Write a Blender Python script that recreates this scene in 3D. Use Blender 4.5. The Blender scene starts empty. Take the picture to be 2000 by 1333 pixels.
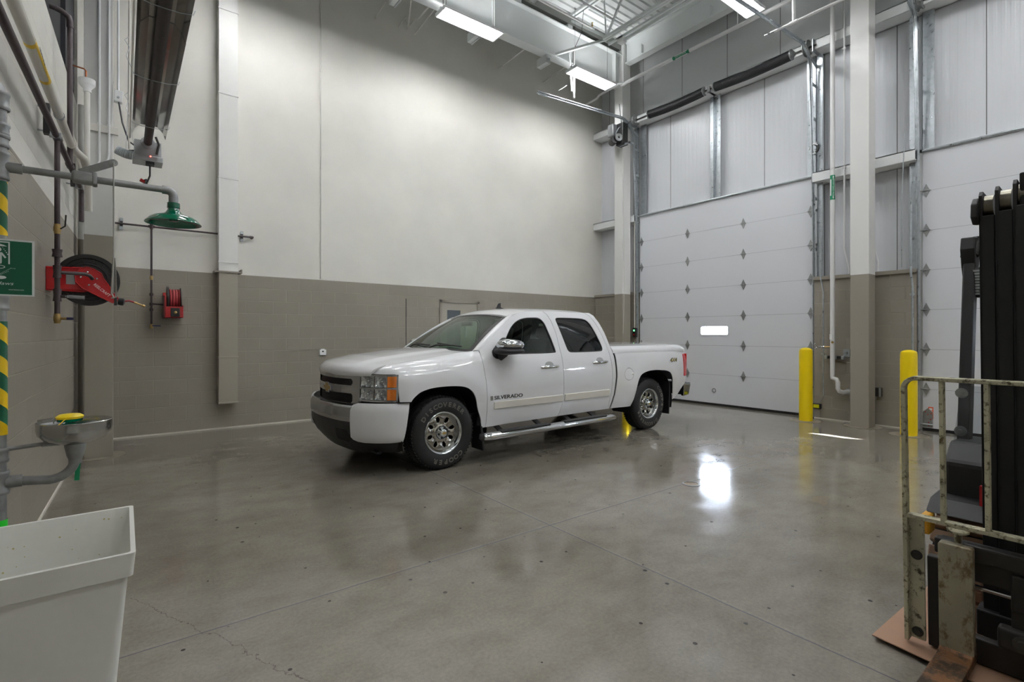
import bpy, bmesh, math, random
from mathutils import Vector, Matrix, geometry
random.seed(7)
SC = bpy.context.scene
COL = SC.collection
PI = math.pi
V = Vector

# ------------------------------------------------------------------ camera
EYE = 1.48
FPX = 985.0
YAW = math.atan(1280 / 985.0)
cam_data = bpy.data.cameras.new('camera')
cam_data.sensor_width = 36.0
cam_data.lens = FPX / 2000 * 36.0
cam_data.shift_y = -12.5 / 2000
cam_data.clip_start = 0.05
cam = bpy.data.objects.new('camera', cam_data)
cam.location = (0, 0, EYE)
cam.rotation_euler = (PI / 2, 0, YAW - PI / 2)
COL.objects.link(cam)
SC.camera = cam

# ------------------------------------------------------------------ world, sun, exposure
SC.view_settings.view_transform = 'Standard'
SC.view_settings.look = 'None'
SC.view_settings.gamma = 1.0
SC.view_settings.use_curve_mapping = False
SC.view_settings.exposure = 0.0
TUBE_POWER = 89.0
world = bpy.data.worlds.new('daylight')
SC.world = world
world.use_nodes = True
wn = world.node_tree.nodes
wn['Background'].inputs[0].default_value = (0.80, 0.88, 1.0, 1)
wn['Background'].inputs[1].default_value = 110.0
sun_data = bpy.data.lights.new('sun', 'SUN')
sun_data.energy = 120.0
sun_data.angle = 0.009
sun_data.color = (1.0, 0.98, 0.95)
sun = bpy.data.objects.new('sun', sun_data)
sun.location = (14, -6, 6)
sun.rotation_euler = V((-1.55, 2.43, -1.50)).to_track_quat('-Z', 'Y').to_euler()
COL.objects.link(sun)
try:
    SC.cycles.use_denoising = True
    SC.cycles.max_bounces = 10
    SC.cycles.diffuse_bounces = 6
    SC.cycles.sample_clamp_indirect = 12.0
    SC.cycles.blur_glossy = 0.3
except Exception:
    pass

# ------------------------------------------------------------------ measuring helpers (points on real planes of the room)
FW = (math.cos(YAW), math.sin(YAW)); RT = (math.sin(YAW), -math.cos(YAW))
def ray(px, py):
    t = (px - 1000) / FPX
    return (FW[0] + RT[0] * t, FW[1] + RT[1] * t, (654 - py) / FPX)
def onY(px, py, Y):
    v = ray(px, py); d = Y / v[1]; return V((v[0] * d, Y, EYE + v[2] * d))
def onX(px, py, X):
    v = ray(px, py); d = X / v[0]; return V((X, v[1] * d, EYE + v[2] * d))
def onZ(px, py, Z):
    v = ray(px, py); d = (Z - EYE) / v[2]; return V((v[0] * d, v[1] * d, Z))

# ------------------------------------------------------------------ materials
def s2l(c):
    return tuple(((x / 255) / 12.92 if x / 255 <= .04045 else ((x / 255 + .055) / 1.055) ** 2.4) for x in c)
def nodes(m):
    m.use_nodes = True
    nt = m.node_tree
    return nt, nt.nodes, nt.links, nt.nodes['Principled BSDF']
def mat(name, col, rough=.5, metal=0., coat=0., noise=0., nscale=8., bump=0., bscale=60., spec=.5, rvar=0., aniso=None, srgb=True):
    m = bpy.data.materials.new(name)
    nt, N, L, b = nodes(m)
    c = s2l(col) if srgb else col
    b.inputs['Base Color'].default_value = (*c, 1)
    b.inputs['Roughness'].default_value = rough
    b.inputs['Metallic'].default_value = metal
    b.inputs['Coat Weight'].default_value = coat
    b.inputs['Coat Roughness'].default_value = .04
    b.inputs['Specular IOR Level'].default_value = spec
    g = N.new('ShaderNodeNewGeometry')
    if noise or rvar:
        t = N.new('ShaderNodeTexNoise'); t.inputs['Scale'].default_value = nscale; t.inputs['Detail'].default_value = 5
        L.new(g.outputs['Position'], t.inputs['Vector'])
        if noise:
            r = N.new('ShaderNodeMapRange'); r.inputs[1].default_value = .25; r.inputs[2].default_value = .75
            r.inputs[3].default_value = 1 - noise; r.inputs[4].default_value = 1 + noise
            L.new(t.outputs[0], r.inputs[0])
            x = N.new('ShaderNodeVectorMath'); x.operation = 'SCALE'; x.inputs[0].default_value = c
            L.new(r.outputs[0], x.inputs['Scale']); L.new(x.outputs[0], b.inputs['Base Color'])
        if rvar:
            r = N.new('ShaderNodeMapRange'); r.inputs[1].default_value = .25; r.inputs[2].default_value = .75
            r.inputs[3].default_value = max(rough - rvar, .02); r.inputs[4].default_value = rough + rvar
            L.new(t.outputs[0], r.inputs[0]); L.new(r.outputs[0], b.inputs['Roughness'])
    if bump:
        t = N.new('ShaderNodeTexNoise'); t.inputs['Scale'].default_value = bscale; t.inputs['Detail'].default_value = 4
        L.new(g.outputs['Position'], t.inputs['Vector'])
        p = N.new('ShaderNodeBump'); p.inputs['Strength'].default_value = bump; p.inputs['Distance'].default_value = .01
        L.new(t.outputs[0], p.inputs['Height']); L.new(p.outputs[0], b.inputs['Normal'])
    return m

def axes_vec(N, L, u, v):
    g = N.new('ShaderNodeNewGeometry'); s = N.new('ShaderNodeSeparateXYZ'); c = N.new('ShaderNodeCombineXYZ')
    L.new(g.outputs['Position'], s.inputs[0])
    L.new(s.outputs[u], c.inputs[0]); L.new(s.outputs[v], c.inputs[1])
    return s, c
BLOCK = (144, 138, 127); CREAM = (214, 212, 205)
def block_mat(name, u, zbreak, above_joints, low=BLOCK, high=CREAM, off=0.0):
    """painted concrete block: 400 x 200 courses, grey to zbreak and cream above"""
    m = bpy.data.materials.new(name)
    nt, N, L, b = nodes(m)
    s, c = axes_vec(N, L, u, 2)
    br = N.new('ShaderNodeTexBrick')
    br.inputs['Scale'].default_value = 1.0; br.inputs['Brick Width'].default_value = .4064
    br.inputs['Row Height'].default_value = .2032; br.inputs['Mortar Size'].default_value = .006
    br.inputs['Mortar Smooth'].default_value = .3
    br.inputs['Color1'].default_value = (1, 1, 1, 1); br.inputs['Color2'].default_value = (.955, .955, .955, 1); br.inputs['Mortar'].default_value = (1.15, 1.14, 1.11, 1)  # joints tinted lighter, as painted-in light caught along the mortar
    ad = N.new('ShaderNodeVectorMath'); ad.inputs[1].default_value = (off, 0, 0)
    L.new(c.outputs[0], ad.inputs[0]); L.new(ad.outputs[0], br.inputs['Vector'])
    ns = N.new('ShaderNodeTexNoise'); ns.inputs['Scale'].default_value = 90; ns.inputs['Detail'].default_value = 5
    n2 = N.new('ShaderNodeTexNoise'); n2.inputs['Scale'].default_value = 1.3; n2.inputs['Detail'].default_value = 3
    L.new(c.outputs[0], ns.inputs['Vector']); L.new(c.outputs[0], n2.inputs['Vector'])
    gt = N.new('ShaderNodeMath'); gt.operation = 'GREATER_THAN'; gt.inputs[1].default_value = zbreak
    L.new(s.outputs[2], gt.inputs[0])
    mx = N.new('ShaderNodeMix'); mx.data_type = 'RGBA'
    mx.inputs[6].default_value = (*s2l(low), 1); mx.inputs[7].default_value = (*s2l(high), 1)
    L.new(gt.outputs[0], mx.inputs[0])
    fm = N.new('ShaderNodeMath'); fm.operation = 'MULTIPLY_ADD'  # joint strength: 1 below, above_joints above
    fm.inputs[1].default_value = above_joints - 1; fm.inputs[2].default_value = 1
    L.new(gt.outputs[0], fm.inputs[0])
    ml = N.new('ShaderNodeMix'); ml.data_type = 'RGBA'; ml.blend_type = 'MULTIPLY'
    L.new(fm.outputs[0], ml.inputs[0]); L.new(mx.outputs[2], ml.inputs[6]); L.new(br.outputs[0], ml.inputs[7])
    r2 = N.new('ShaderNodeMapRange'); r2.inputs[1].default_value = .3; r2.inputs[2].default_value = .7; r2.inputs[3].default_value = .96; r2.inputs[4].default_value = 1.04
    L.new(n2.outputs[0], r2.inputs[0])
    sc = N.new('ShaderNodeVectorMath'); sc.operation = 'SCALE'
    L.new(ml.outputs[2], sc.inputs[0]); L.new(r2.outputs[0], sc.inputs['Scale']); L.new(sc.outputs[0], b.inputs['Base Color'])
    h1 = N.new('ShaderNodeMath'); h1.operation = 'MULTIPLY'; L.new(br.outputs[1], h1.inputs[0]); L.new(fm.outputs[0], h1.inputs[1])
    h2 = N.new('ShaderNodeMath'); h2.operation = 'MULTIPLY'; h2.inputs[1].default_value = .22; L.new(ns.outputs[0], h2.inputs[0])
    h3 = N.new('ShaderNodeMath'); h3.operation = 'SUBTRACT'; L.new(h2.outputs[0], h3.inputs[0]); L.new(h1.outputs[0], h3.inputs[1])
    bp = N.new('ShaderNodeBump'); bp.inputs['Strength'].default_value = .9; bp.inputs['Distance'].default_value = .006
    L.new(h3.outputs[0], bp.inputs['Height']); L.new(bp.outputs[0], b.inputs['Normal'])
    b.inputs['Roughness'].default_value = .55
    return m
def split_mat(name, z, low=BLOCK, high=CREAM, rough=.5):
    m = bpy.data.materials.new(name)
    nt, N, L, b = nodes(m)
    s, c = axes_vec(N, L, 0, 2)
    gt = N.new('ShaderNodeMath'); gt.operation = 'GREATER_THAN'; gt.inputs[1].default_value = z
    L.new(s.outputs[2], gt.inputs[0])
    mx = N.new('ShaderNodeMix'); mx.data_type = 'RGBA'
    mx.inputs[6].default_value = (*s2l(low), 1); mx.inputs[7].default_value = (*s2l(high), 1)
    L.new(gt.outputs[0], mx.inputs[0]); L.new(mx.outputs[2], b.inputs['Base Color'])
    b.inputs['Roughness'].default_value = rough
    return m
def panel_mat(name, u, pitch, col, joint=1.07, off=0.0, amp=.0016):
    """insulated metal wall panel: shallow vertical ribs and dark joint every 1.07 m"""
    m = bpy.data.materials.new(name)
    nt, N, L, b = nodes(m)
    s, c = axes_vec(N, L, u, 2)
    def mth(op, a, bb=None):
        x = N.new('ShaderNodeMath'); x.operation = op
        for i, q in enumerate((a, bb)):
            if q is None: continue
            if isinstance(q, (int, float)): x.inputs[i].default_value = q
            else: L.new(q, x.inputs[i])
        return x.outputs[0]
    ph = mth('FRACT', mth('DIVIDE', s.outputs[u], pitch))
    tri = mth('ABSOLUTE', mth('SUBTRACT', ph, .5))
    sm = N.new('ShaderNodeMapRange'); sm.interpolation_type = 'SMOOTHSTEP'; sm.inputs[1].default_value = .18; sm.inputs[2].default_value = .34
    L.new(tri, sm.inputs[0])
    jt = mth('ABSOLUTE', mth('SUBTRACT', mth('FRACT', mth('DIVIDE', mth('ADD', s.outputs[u], off), joint)), .5))
    jl = mth('LESS_THAN', jt, .006)
    mx = N.new('ShaderNodeMix'); mx.data_type = 'RGBA'
    mx.inputs[6].default_value = (*s2l(col), 1); mx.inputs[7].default_value = (.12, .12, .12, 1)
    L.new(jl, mx.inputs[0]); L.new(mx.outputs[2], b.inputs['Base Color'])
    bp = N.new('ShaderNodeBump'); bp.inputs['Strength'].default_value = 1; bp.inputs['Distance'].default_value = amp
    L.new(sm.outputs[0], bp.inputs['Height']); L.new(bp.outputs[0], b.inputs['Normal'])
    b.inputs['Roughness'].default_value = .38
    return m
def floor_mat():
    m = bpy.data.materials.new('polished_concrete')
    nt, N, L, b = nodes(m)
    g = N.new('ShaderNodeNewGeometry'); s = N.new('ShaderNodeSeparateXYZ'); L.new(g.outputs['Position'], s.inputs[0])
    P = g.outputs['Position']
    def mth(op, a, bb=None, cc=None):
        x = N.new('ShaderNodeMath'); x.operation = op
        for i, q in enumerate((a, bb, cc)):
            if q is None: continue
            if isinstance(q, (int, float)): x.inputs[i].default_value = q
            else: L.new(q, x.inputs[i])
        return x.outputs[0]
    def noise(scale, det=6, rough=.6, stretch=None, dist=0):
        t = N.new('ShaderNodeTexNoise'); t.inputs['Scale'].default_value = scale; t.inputs['Detail'].default_value = det; t.inputs['Roughness'].default_value = rough
        t.inputs['Distortion'].default_value = dist
        if stretch:
            mp = N.new('ShaderNodeMapping'); mp.inputs['Scale'].default_value = stretch; mp.inputs['Rotation'].default_value = (0, 0, .7)
            L.new(P, mp.inputs[0]); L.new(mp.outputs[0], t.inputs['Vector'])
        else: L.new(P, t.inputs['Vector'])
        return t.outputs[0]
    def ramp(f, *stops):
        r = N.new('ShaderNodeValToRGB'); e = r.color_ramp.elements
        while len(e) < len(stops): e.new(.5)
        for q, (p, c) in zip(e, stops): q.position = p; q.color = (*c, 1)
        L.new(f, r.inputs[0]); return r.outputs[0]
    def mix(f, a, c, mode='MIX'):
        x = N.new('ShaderNodeMix'); x.data_type = 'RGBA'; x.blend_type = mode
        if isinstance(f, (int, float)): x.inputs[0].default_value = f
        else: L.new(f, x.inputs[0])
        for i, q in ((6, a), (7, c)):
            if isinstance(q, tuple): x.inputs[i].default_value = (*q, 1)
            else: L.new(q, x.inputs[i])
        return x.outputs[2]
    big = ramp(noise(.55, 5, .55), (.30, (.160, .142, .115)), (.5, (.204, .187, .156)), (.70, (.256, .239, .207)))
    cloud = ramp(noise(2.6, 9, .72, stretch=(1, 1.5, 1), dist=.2), (.30, (.82, .80, .77)), (.52, (1, 1, 1)), (.75, (1.14, 1.14, 1.13)))
    col = mix(1.0, big, cloud, 'MULTIPLY')
    fine = ramp(noise(55, 3, .7), (.3, (.88, .88, .88)), (.7, (1.12, 1.12, 1.11)))
    col = mix(1.0, col, fine, 'MULTIPLY')
    rust = noise(1.7, 3, .5); rm = mth('GREATER_THAN', rust, .72)
    col = mix(mth('MULTIPLY', rm, .25), col, (.30, .20, .10))
    # saw-cut control joints
    def line(v, at, w): return mth('LESS_THAN', mth('ABSOLUTE', mth('SUBTRACT', v, at)), w)
    wob = mth('MULTIPLY', mth('SUBTRACT', noise(9, 3), .5), .012)
    xs = mth('ADD', s.outputs[0], wob); ys = mth('ADD', s.outputs[1], wob)
    jt = line(ys, 2.92, .0045)
    for at in (2.62, 7.9): jt = mth('MAXIMUM', jt, line(xs, at, .0045))
    for at in (-1.6, 7.5): jt = mth('MAXIMUM', jt, line(ys, at, .0035))
    col = mix(mth('MULTIPLY', jt, .8), col, (.095, .10, .115))
    halo = mth('MAXIMUM', line(ys, 2.935, .012), line(xs, 2.635, .010))
    col = mix(mth('MULTIPLY', halo, mth('MULTIPLY', noise(5, 3), .10)), col, (.50, .48, .45))
    # hairline crack in front
    cr = mth('ADD', mth('MULTIPLY', s.outputs[1], -.46), mth('MULTIPLY', mth('SUBTRACT', noise(3.2, 7, .7), .5), .22))
    ck = line(mth('SUBTRACT', s.outputs[0], cr), 1.665, .0016)
    ck = mth('MULTIPLY', ck, mth('LESS_THAN', s.outputs[1], 3.55))
    col = mix(mth('MULTIPLY', ck, .75), col, (.05, .04, .03))
    # small dark specks
    vo = N.new('ShaderNodeTexVoronoi'); vo.voronoi_dimensions = '2D'; vo.inputs['Scale'].default_value = 2.7; vo.inputs['Randomness'].default_value = 1
    mp = N.new('ShaderNodeMapping'); mp.inputs['Scale'].default_value = (1, 1, 0); L.new(P, mp.inputs[0]); L.new(mp.outputs[0], vo.inputs['Vector'])
    sep = N.new('ShaderNodeSeparateColor'); L.new(vo.outputs['Color'], sep.inputs[0])
    sz = mth('ADD', mth('MULTIPLY', sep.outputs[0], .020), .014)
    sp = mth('MULTIPLY', mth('LESS_THAN', vo.outputs['Distance'], sz), mth('GREATER_THAN', sep.outputs[1], .35))
    col = mix(mth('MULTIPLY', sp, .85), col, (.02, .018, .016))
    # paler apron along the walls
    L.new(col, b.inputs['Base Color'])
    r = N.new('ShaderNodeMapRange'); r.inputs[1].default_value = .35; r.inputs[2].default_value = .68; r.inputs[3].default_value = .07; r.inputs[4].default_value = .20
    L.new(noise(2.6, 8, .72), r.inputs[0]); L.new(r.outputs[0], b.inputs['Roughness'])
    b.inputs['Specular IOR Level'].default_value = .62
    bp = N.new('ShaderNodeBump'); bp.inputs['Strength'].default_value = .07; bp.inputs['Distance'].default_value = .004
    hh = mth('SUBTRACT', mth('ADD', noise(14, 5, .6), mth('MULTIPLY', noise(120, 2), .15)), mth('MULTIPLY', jt, 2.0))
    L.new(hh, bp.inputs['Height']); L.new(bp.outputs[0], b.inputs['Normal'])
    return m
def glass_mat(name, tint, refl=1.0, rough=.01):
    m = bpy.data.materials.new(name)
    m.use_nodes = True; nt = m.node_tree; N = nt.nodes; L = nt.links
    for n in list(N): N.remove(n)
    o = N.new('ShaderNodeOutputMaterial'); t = N.new('ShaderNodeBsdfTransparent'); t.inputs[0].default_value = (*tint, 1)
    g = N.new('ShaderNodeBsdfGlossy'); g.inputs['Roughness'].default_value = rough
    f = N.new('ShaderNodeLayerWeight'); f.inputs[0].default_value = .5
    pw = N.new('ShaderNodeMath'); pw.operation = 'POWER'; pw.inputs[1].default_value = 4.5; L.new(f.outputs['Facing'], pw.inputs[0])
    mm = N.new('ShaderNodeMath'); mm.operation = 'MULTIPLY_ADD'; mm.inputs[1].default_value = .9 * refl; mm.inputs[2].default_value = .045 * refl; mm.use_clamp = True
    L.new(pw.outputs[0], mm.inputs[0])
    x = N.new('ShaderNodeMixShader'); L.new(mm.outputs[0], x.inputs[0]); L.new(t.outputs[0], x.inputs[1]); L.new(g.outputs[0], x.inputs[2])
    L.new(x.outputs[0], o.inputs[0])
    return m
def emit_mat(name, col, st):
    m = bpy.data.materials.new(name); nt, N, L, b = nodes(m)
    b.inputs['Base Color'].default_value = (.8, .8, .8, 1)
    b.inputs['Emission Color'].default_value = (*col, 1); b.inputs['Emission Strength'].default_value = st
    return m
def worn_mat(name, col, under, amount=.5, rough=.55, scale=22, stretch=(1, 1, 1), metal=0.):
    """chipped paint over rusty steel"""
    m = bpy.data.materials.new(name); nt, N, L, b = nodes(m)
    g = N.new('ShaderNodeNewGeometry'); mp = N.new('ShaderNodeMapping'); mp.inputs['Scale'].default_value = stretch
    L.new(g.outputs['Position'], mp.inputs[0])
    t = N.new('ShaderNodeTexNoise'); t.inputs['Scale'].default_value = scale; t.inputs['Detail'].default_value = 9; t.inputs['Roughness'].default_value = .72
    L.new(mp.outputs[0], t.inputs['Vector'])
    r = N.new('ShaderNodeMapRange'); r.inputs[1].default_value = amount - .05; r.inputs[2].default_value = amount + .05
    L.new(t.outputs[0], r.inputs[0])
    mx = N.new('ShaderNodeMix'); mx.data_type = 'RGBA'; mx.inputs[6].default_value = (*s2l(under), 1); mx.inputs[7].default_value = (*s2l(col), 1)
    L.new(r.outputs[0], mx.inputs[0])
    t2 = N.new('ShaderNodeTexNoise'); t2.inputs['Scale'].default_value = 5; t2.inputs['Detail'].default_value = 6; L.new(mp.outputs[0], t2.inputs['Vector'])
    r2 = N.new('ShaderNodeMapRange'); r2.inputs[1].default_value = .3; r2.inputs[2].default_value = .7; r2.inputs[3].default_value = .72; r2.inputs[4].default_value = 1.15
    L.new(t2.outputs[0], r2.inputs[0])
    sc = N.new('ShaderNodeVectorMath'); sc.operation = 'SCALE'; L.new(mx.outputs[2], sc.inputs[0]); L.new(r2.outputs[0], sc.inputs['Scale'])
    L.new(sc.outputs[0], b.inputs['Base Color'])
    b.inputs['Roughness'].default_value = rough; b.inputs['Metallic'].default_value = metal
    bp = N.new('ShaderNodeBump'); bp.inputs['Strength'].default_value = .3; bp.inputs['Distance'].default_value = .002
    L.new(r.outputs[0], bp.inputs['Height']); L.new(bp.outputs[0], b.inputs['Normal'])
    return m
def stripe_mat(name, z0, pitch, cx, cy):
    """green and yellow warning tape wound as a spiral"""
    m = bpy.data.materials.new(name); nt, N, L, b = nodes(m)
    g = N.new('ShaderNodeNewGeometry'); s = N.new('ShaderNodeSeparateXYZ'); L.new(g.outputs['Position'], s.inputs[0])
    def mth(op, a, bb=None):
        x = N.new('ShaderNodeMath'); x.operation = op
        for i, q in enumerate((a, bb)):
            if q is None: continue
            if isinstance(q, (int, float)): x.inputs[i].default_value = q
            else: L.new(q, x.inputs[i])
        return x.outputs[0]
    an = mth('ARCTAN2', mth('SUBTRACT', s.outputs[1], cy), mth('SUBTRACT', s.outputs[0], cx))
    f = mth('FRACT', mth('ADD', mth('DIVIDE', mth('SUBTRACT', s.outputs[2], z0), pitch), mth('DIVIDE', an, 2 * PI)))
    k = mth('GREATER_THAN', f, .5)
    mx = N.new('ShaderNodeMix'); mx.data_type = 'RGBA'; mx.inputs[6].default_value = (*s2l((0, 84, 56)), 1); mx.inputs[7].default_value = (*s2l((226, 186, 8)), 1)
    L.new(k, mx.inputs[0]); L.new(mx.outputs[2], b.inputs['Base Color']); b.inputs['Roughness'].default_value = .35
    return m

M = {}
M['floor'] = floor_mat()
M['block_long'] = block_mat('painted_block_long', 0, 2.4384, 0.0, high=(220, 218, 211), off=.06)
M['block_side'] = block_mat('painted_block_side', 1, 2.67, 0.7, off=.1)
M['block_door'] = block_mat('painted_block_door', 1, 9.0, 0.7, off=.14)
M['split244'] = split_mat('painted_steel_column', 2.4384, high=(222, 222, 220))
M['duct_paint'] = split_mat('duct_paint', 2.4384, low=(156, 150, 138), high=(228, 228, 225))
M['split267'] = split_mat('painted_steel_column_side', 2.67, high=(208, 208, 206))
M['panel'] = panel_mat('metal_wall_panel', 1, .095, (206, 208, 212))
M['panel_grey'] = panel_mat('metal_wall_panel_upper', 1, .6, (202, 204, 205), off=.3, amp=.0004)
M['white_steel'] = mat('white_painted_steel', (226, 228, 228), .45)
M['beam_white'] = mat('beam_paint', (222, 226, 226), .5)
M['deck'] = mat('deck_paint', (200, 203, 202), .6)
M['grey_paint'] = mat('grey_wall_paint', BLOCK, .5)
M['cream'] = mat('cream_paint', CREAM, .5)
M['caulk'] = mat('caulk', (205, 200, 190), .6)
M['door_skin'] = mat('door_skin', (214, 216, 221), .42, bump=.12, bscale=220)
M['door_joint'] = mat('door_joint', (120, 122, 126), .6)
M['rubber'] = mat('black_rubber', (20, 20, 21), .7)
M['galv'] = mat('galvanised_steel', (178, 184, 188), .34, .85, noise=.18, nscale=18, rvar=.1)
M['galv_dull'] = mat('galvanised_pipe', (150, 152, 152), .5, .7, noise=.18, nscale=30, rvar=.08)
M['black_pipe'] = mat('black_iron_pipe', (66, 56, 58), .5, .2, noise=.15, nscale=30)
M['black_spring'] = mat('black_spring', (38, 38, 40), .42, .3, bump=.2, bscale=200)
M['black'] = mat('black_plastic', (22, 22, 23), .45)
M['black_gloss'] = mat('black_gloss', (14, 14, 15), .2)
M['dark_steel'] = mat('dark_steel', (62, 60, 56), .5, .4)
M['brass'] = mat('brass', (176, 150, 98), .38, .9, noise=.1)
M['copper'] = mat('copper', (178, 110, 72), .35, .9, noise=.15)
M['chrome'] = mat('chrome', (215, 217, 220), .07, 1.0)
M['stainless'] = mat('stainless', (190, 190, 188), .22, 1.0, rvar=.06)
M['silver'] = mat('silver_paint', (168, 170, 172), .3, .6)
M['yellow'] = mat('yellow_bollard', (238, 208, 4), .32, noise=.03)
M['green'] = mat('green_enamel', (0, 96, 70), .12, coat=.6)
M['green_label'] = mat('green_label', (0, 122, 84), .4)
M['sign_green'] = mat('sign_green', (0, 84, 58), .35)
M['sign_white'] = mat('sign_white', (222, 224, 224), .4)
M['red'] = mat('red_enamel', (166, 18, 24), .28, coat=.3)
M['red_hose'] = mat('red_hose', (142, 42, 46), .45)
M['white_pvc'] = mat('white_pvc', (216, 214, 208), .35)
M['pipe_white'] = mat('white_pipe', (226, 226, 226), .35)
M['pipe_cream'] = mat('cream_pipe', (206, 203, 194), .42)
M['yellow_label'] = mat('yellow_label', (226, 186, 20), .4)
M['ink'] = mat('ink', (24, 24, 26), .5)
M['tub'] = mat('tub_plastic', (222, 222, 217), .42, noise=.02, nscale=40)
M['bright_green'] = mat('bright_green', (20, 210, 40), .4)
M['yellow_cap'] = mat('yellow_cap', (236, 206, 20), .35)
M['reflector'] = mat('polished_reflector', (205, 205, 203), .16, 1.0)
M['lamp_white'] = mat('lamp_white', (238, 240, 240), .35)
M['tube'] = emit_mat('lamp_tube', (.985, .992, 1.0), TUBE_POWER)
M['led'] = emit_mat('red_led', (1, .05, .03), 12)
M['led_green'] = emit_mat('green_led', (.1, 1, .3), 2)
M['window'] = glass_mat('door_window', (.95, .97, 1), .4)
M['mesh_dark'] = mat('dark_mesh', (14, 14, 17), .8, noise=.5, nscale=60)
M['gap_shade'] = mat('gap_shade', (122, 124, 120), .6)
M['frame_dark'] = mat('dark_frame', (26, 26, 34), .5)
M['cardboard'] = mat('cardboard', (158, 124, 100), .7, noise=.05)

# ------------------------------------------------------------------ mesh building
ROOTM = {}
class MB:
    def __init__(s): s.v = []; s.f = []
    def add(s, vs, fs):
        n = len(s.v); s.v += [tuple(p) for p in vs]; s.f += [tuple(i + n for i in f) for f in fs]; return s
    def box(s, x0, x1, y0, y1, z0, z1, R=None, c=None):
        x0, x1 = min(x0, x1), max(x0, x1); y0, y1 = min(y0, y1), max(y0, y1); z0, z1 = min(z0, z1), max(z0, z1)
        vs = [V((x, y, z)) for x in (x0, x1) for y in (y0, y1) for z in (z0, z1)]
        if R is not None:
            c = V(c) if c is not None else V(((x0 + x1) / 2, (y0 + y1) / 2, (z0 + z1) / 2))
            vs = [c + R @ (p - c) for p in vs]
        return s.add(vs, [(0, 1, 3, 2), (4, 6, 7, 5), (0, 4, 5, 1), (2, 3, 7, 6), (0, 2, 6, 4), (1, 5, 7, 3)])
    def bar(s, a, b, w, h, up=(0, 0, 1)):
        a = V(a); b = V(b); d = (b - a).normalized(); u = V(up)
        if abs(d.dot(u)) > .98: u = V((0, 1, 0))
        sd = d.cross(u).normalized(); u = sd.cross(d)
        vs = [p + sd * (i * w / 2) + u * (j * h / 2) for p in (a, b) for i in (-1, 1) for j in (-1, 1)]
        return s.add(vs, [(0, 1, 3, 2), (4, 6, 7, 5), (0, 4, 5, 1), (2, 3, 7, 6), (0, 2, 6, 4), (1, 5, 7, 3)])
    def tube(s, pts, r, n=12, caps=True, sx=1.0, sy=1.0):
        pts = [V(p) for p in pts]; m = len(pts)
        rs = r if isinstance(r, (list, tuple)) else [r] * m
        T = []
        for i in range(m):
            a = pts[max(i - 1, 0)]; b = pts[min(i + 1, m - 1)]; T.append((b - a).normalized())
        up = V((0, 0, 1)) if abs(T[0].z) < .9 else V((0, 1, 0))
        nrm = (up - T[0] * up.dot(T[0])).normalized(); vs = []
        for i in range(m):
            nrm = (nrm - T[i] * nrm.dot(T[i])).normalized(); bn = T[i].cross(nrm)
            for k in range(n):
                a = 2 * PI * k / n
                vs.append(pts[i] + nrm * (math.cos(a) * rs[i] * sx) + bn * (math.sin(a) * rs[i] * sy))
        fs = [(i * n + k, i * n + (k + 1) % n, (i + 1) * n + (k + 1) % n, (i + 1) * n + k) for i in range(m - 1) for k in range(n)]
        if caps: fs += [tuple(range(n))[::-1], tuple((m - 1) * n + k for k in range(n))]
        return s.add(vs, fs)
    def cyl(s, a, b, r, r2=None, n=20): return s.tube([a, b], [r, r if r2 is None else r2], n)
    def lathe(s, prof, o=(0, 0, 0), ax=(0, 0, 1), n=32, caps=False):
        ax = V(ax).normalized(); u = V((1, 0, 0)) if abs(ax.x) < .9 else V((0, 1, 0)); u = (u - ax * u.dot(ax)).normalized(); w = ax.cross(u); o = V(o)
        vs = []
        for r, h in prof:
            for k in range(n):
                a = 2 * PI * k / n; vs.append(o + ax * h + (u * math.cos(a) + w * math.sin(a)) * r)
        m = len(prof)
        fs = [(i * n + k, i * n + (k + 1) % n, (i + 1) * n + (k + 1) % n, (i + 1) * n + k) for i in range(m - 1) for k in range(n)]
        if caps: fs += [tuple(range(n))[::-1], tuple((m - 1) * n + k for k in range(n))]
        return s.add(vs, fs)
    def prism(s, out, fmap, w0, w1):
        n = len(out); vs = [fmap(u, v, w0) for u, v in out] + [fmap(u, v, w1) for u, v in out]
        return s.add(vs, [tuple(range(n))[::-1], tuple(range(n, 2 * n))] + [(i, (i + 1) % n, n + (i + 1) % n, n + i) for i in range(n)])
    def sphere(s, c, r, n=16, m=10, sc=(1, 1, 1)):
        c = V(c); vs = []
        for i in range(m + 1):
            t = PI * i / m
            for k in range(n):
                a = 2 * PI * k / n; vs.append(c + V((math.sin(t) * math.cos(a) * r * sc[0], math.sin(t) * math.sin(a) * r * sc[1], math.cos(t) * r * sc[2])))
        return s.add(vs, [(i * n + k, i * n + (k + 1) % n, (i + 1) * n + (k + 1) % n, (i + 1) * n + k) for i in range(m) for k in range(n)])
    def grid(s, nu, nv, fn, thick=None):
        """surface patch; thick = vector function or constant giving the back side"""
        vs = [V(fn(i / nu, j / nv)) for i in range(nu + 1) for j in range(nv + 1)]
        I = lambda i, j: i * (nv + 1) + j
        fs = [(I(i, j), I(i + 1, j), I(i + 1, j + 1), I(i, j + 1)) for i in range(nu) for j in range(nv)]
        if thick is not None:
            n = len(vs); vs += [p + V(thick) for p in vs]; fs2 = [tuple(q + n for q in f[::-1]) for f in fs]
            ring = [I(i, 0) for i in range(nu)] + [I(nu, j) for j in range(nv)] + [I(i, nv) for i in range(nu, 0, -1)] + [I(0, j) for j in range(nv, 0, -1)]
            fs += fs2 + [(ring[k], ring[(k + 1) % len(ring)], ring[(k + 1) % len(ring)] + n, ring[k] + n) for k in range(len(ring))]
        return s.add(vs, fs)
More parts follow.
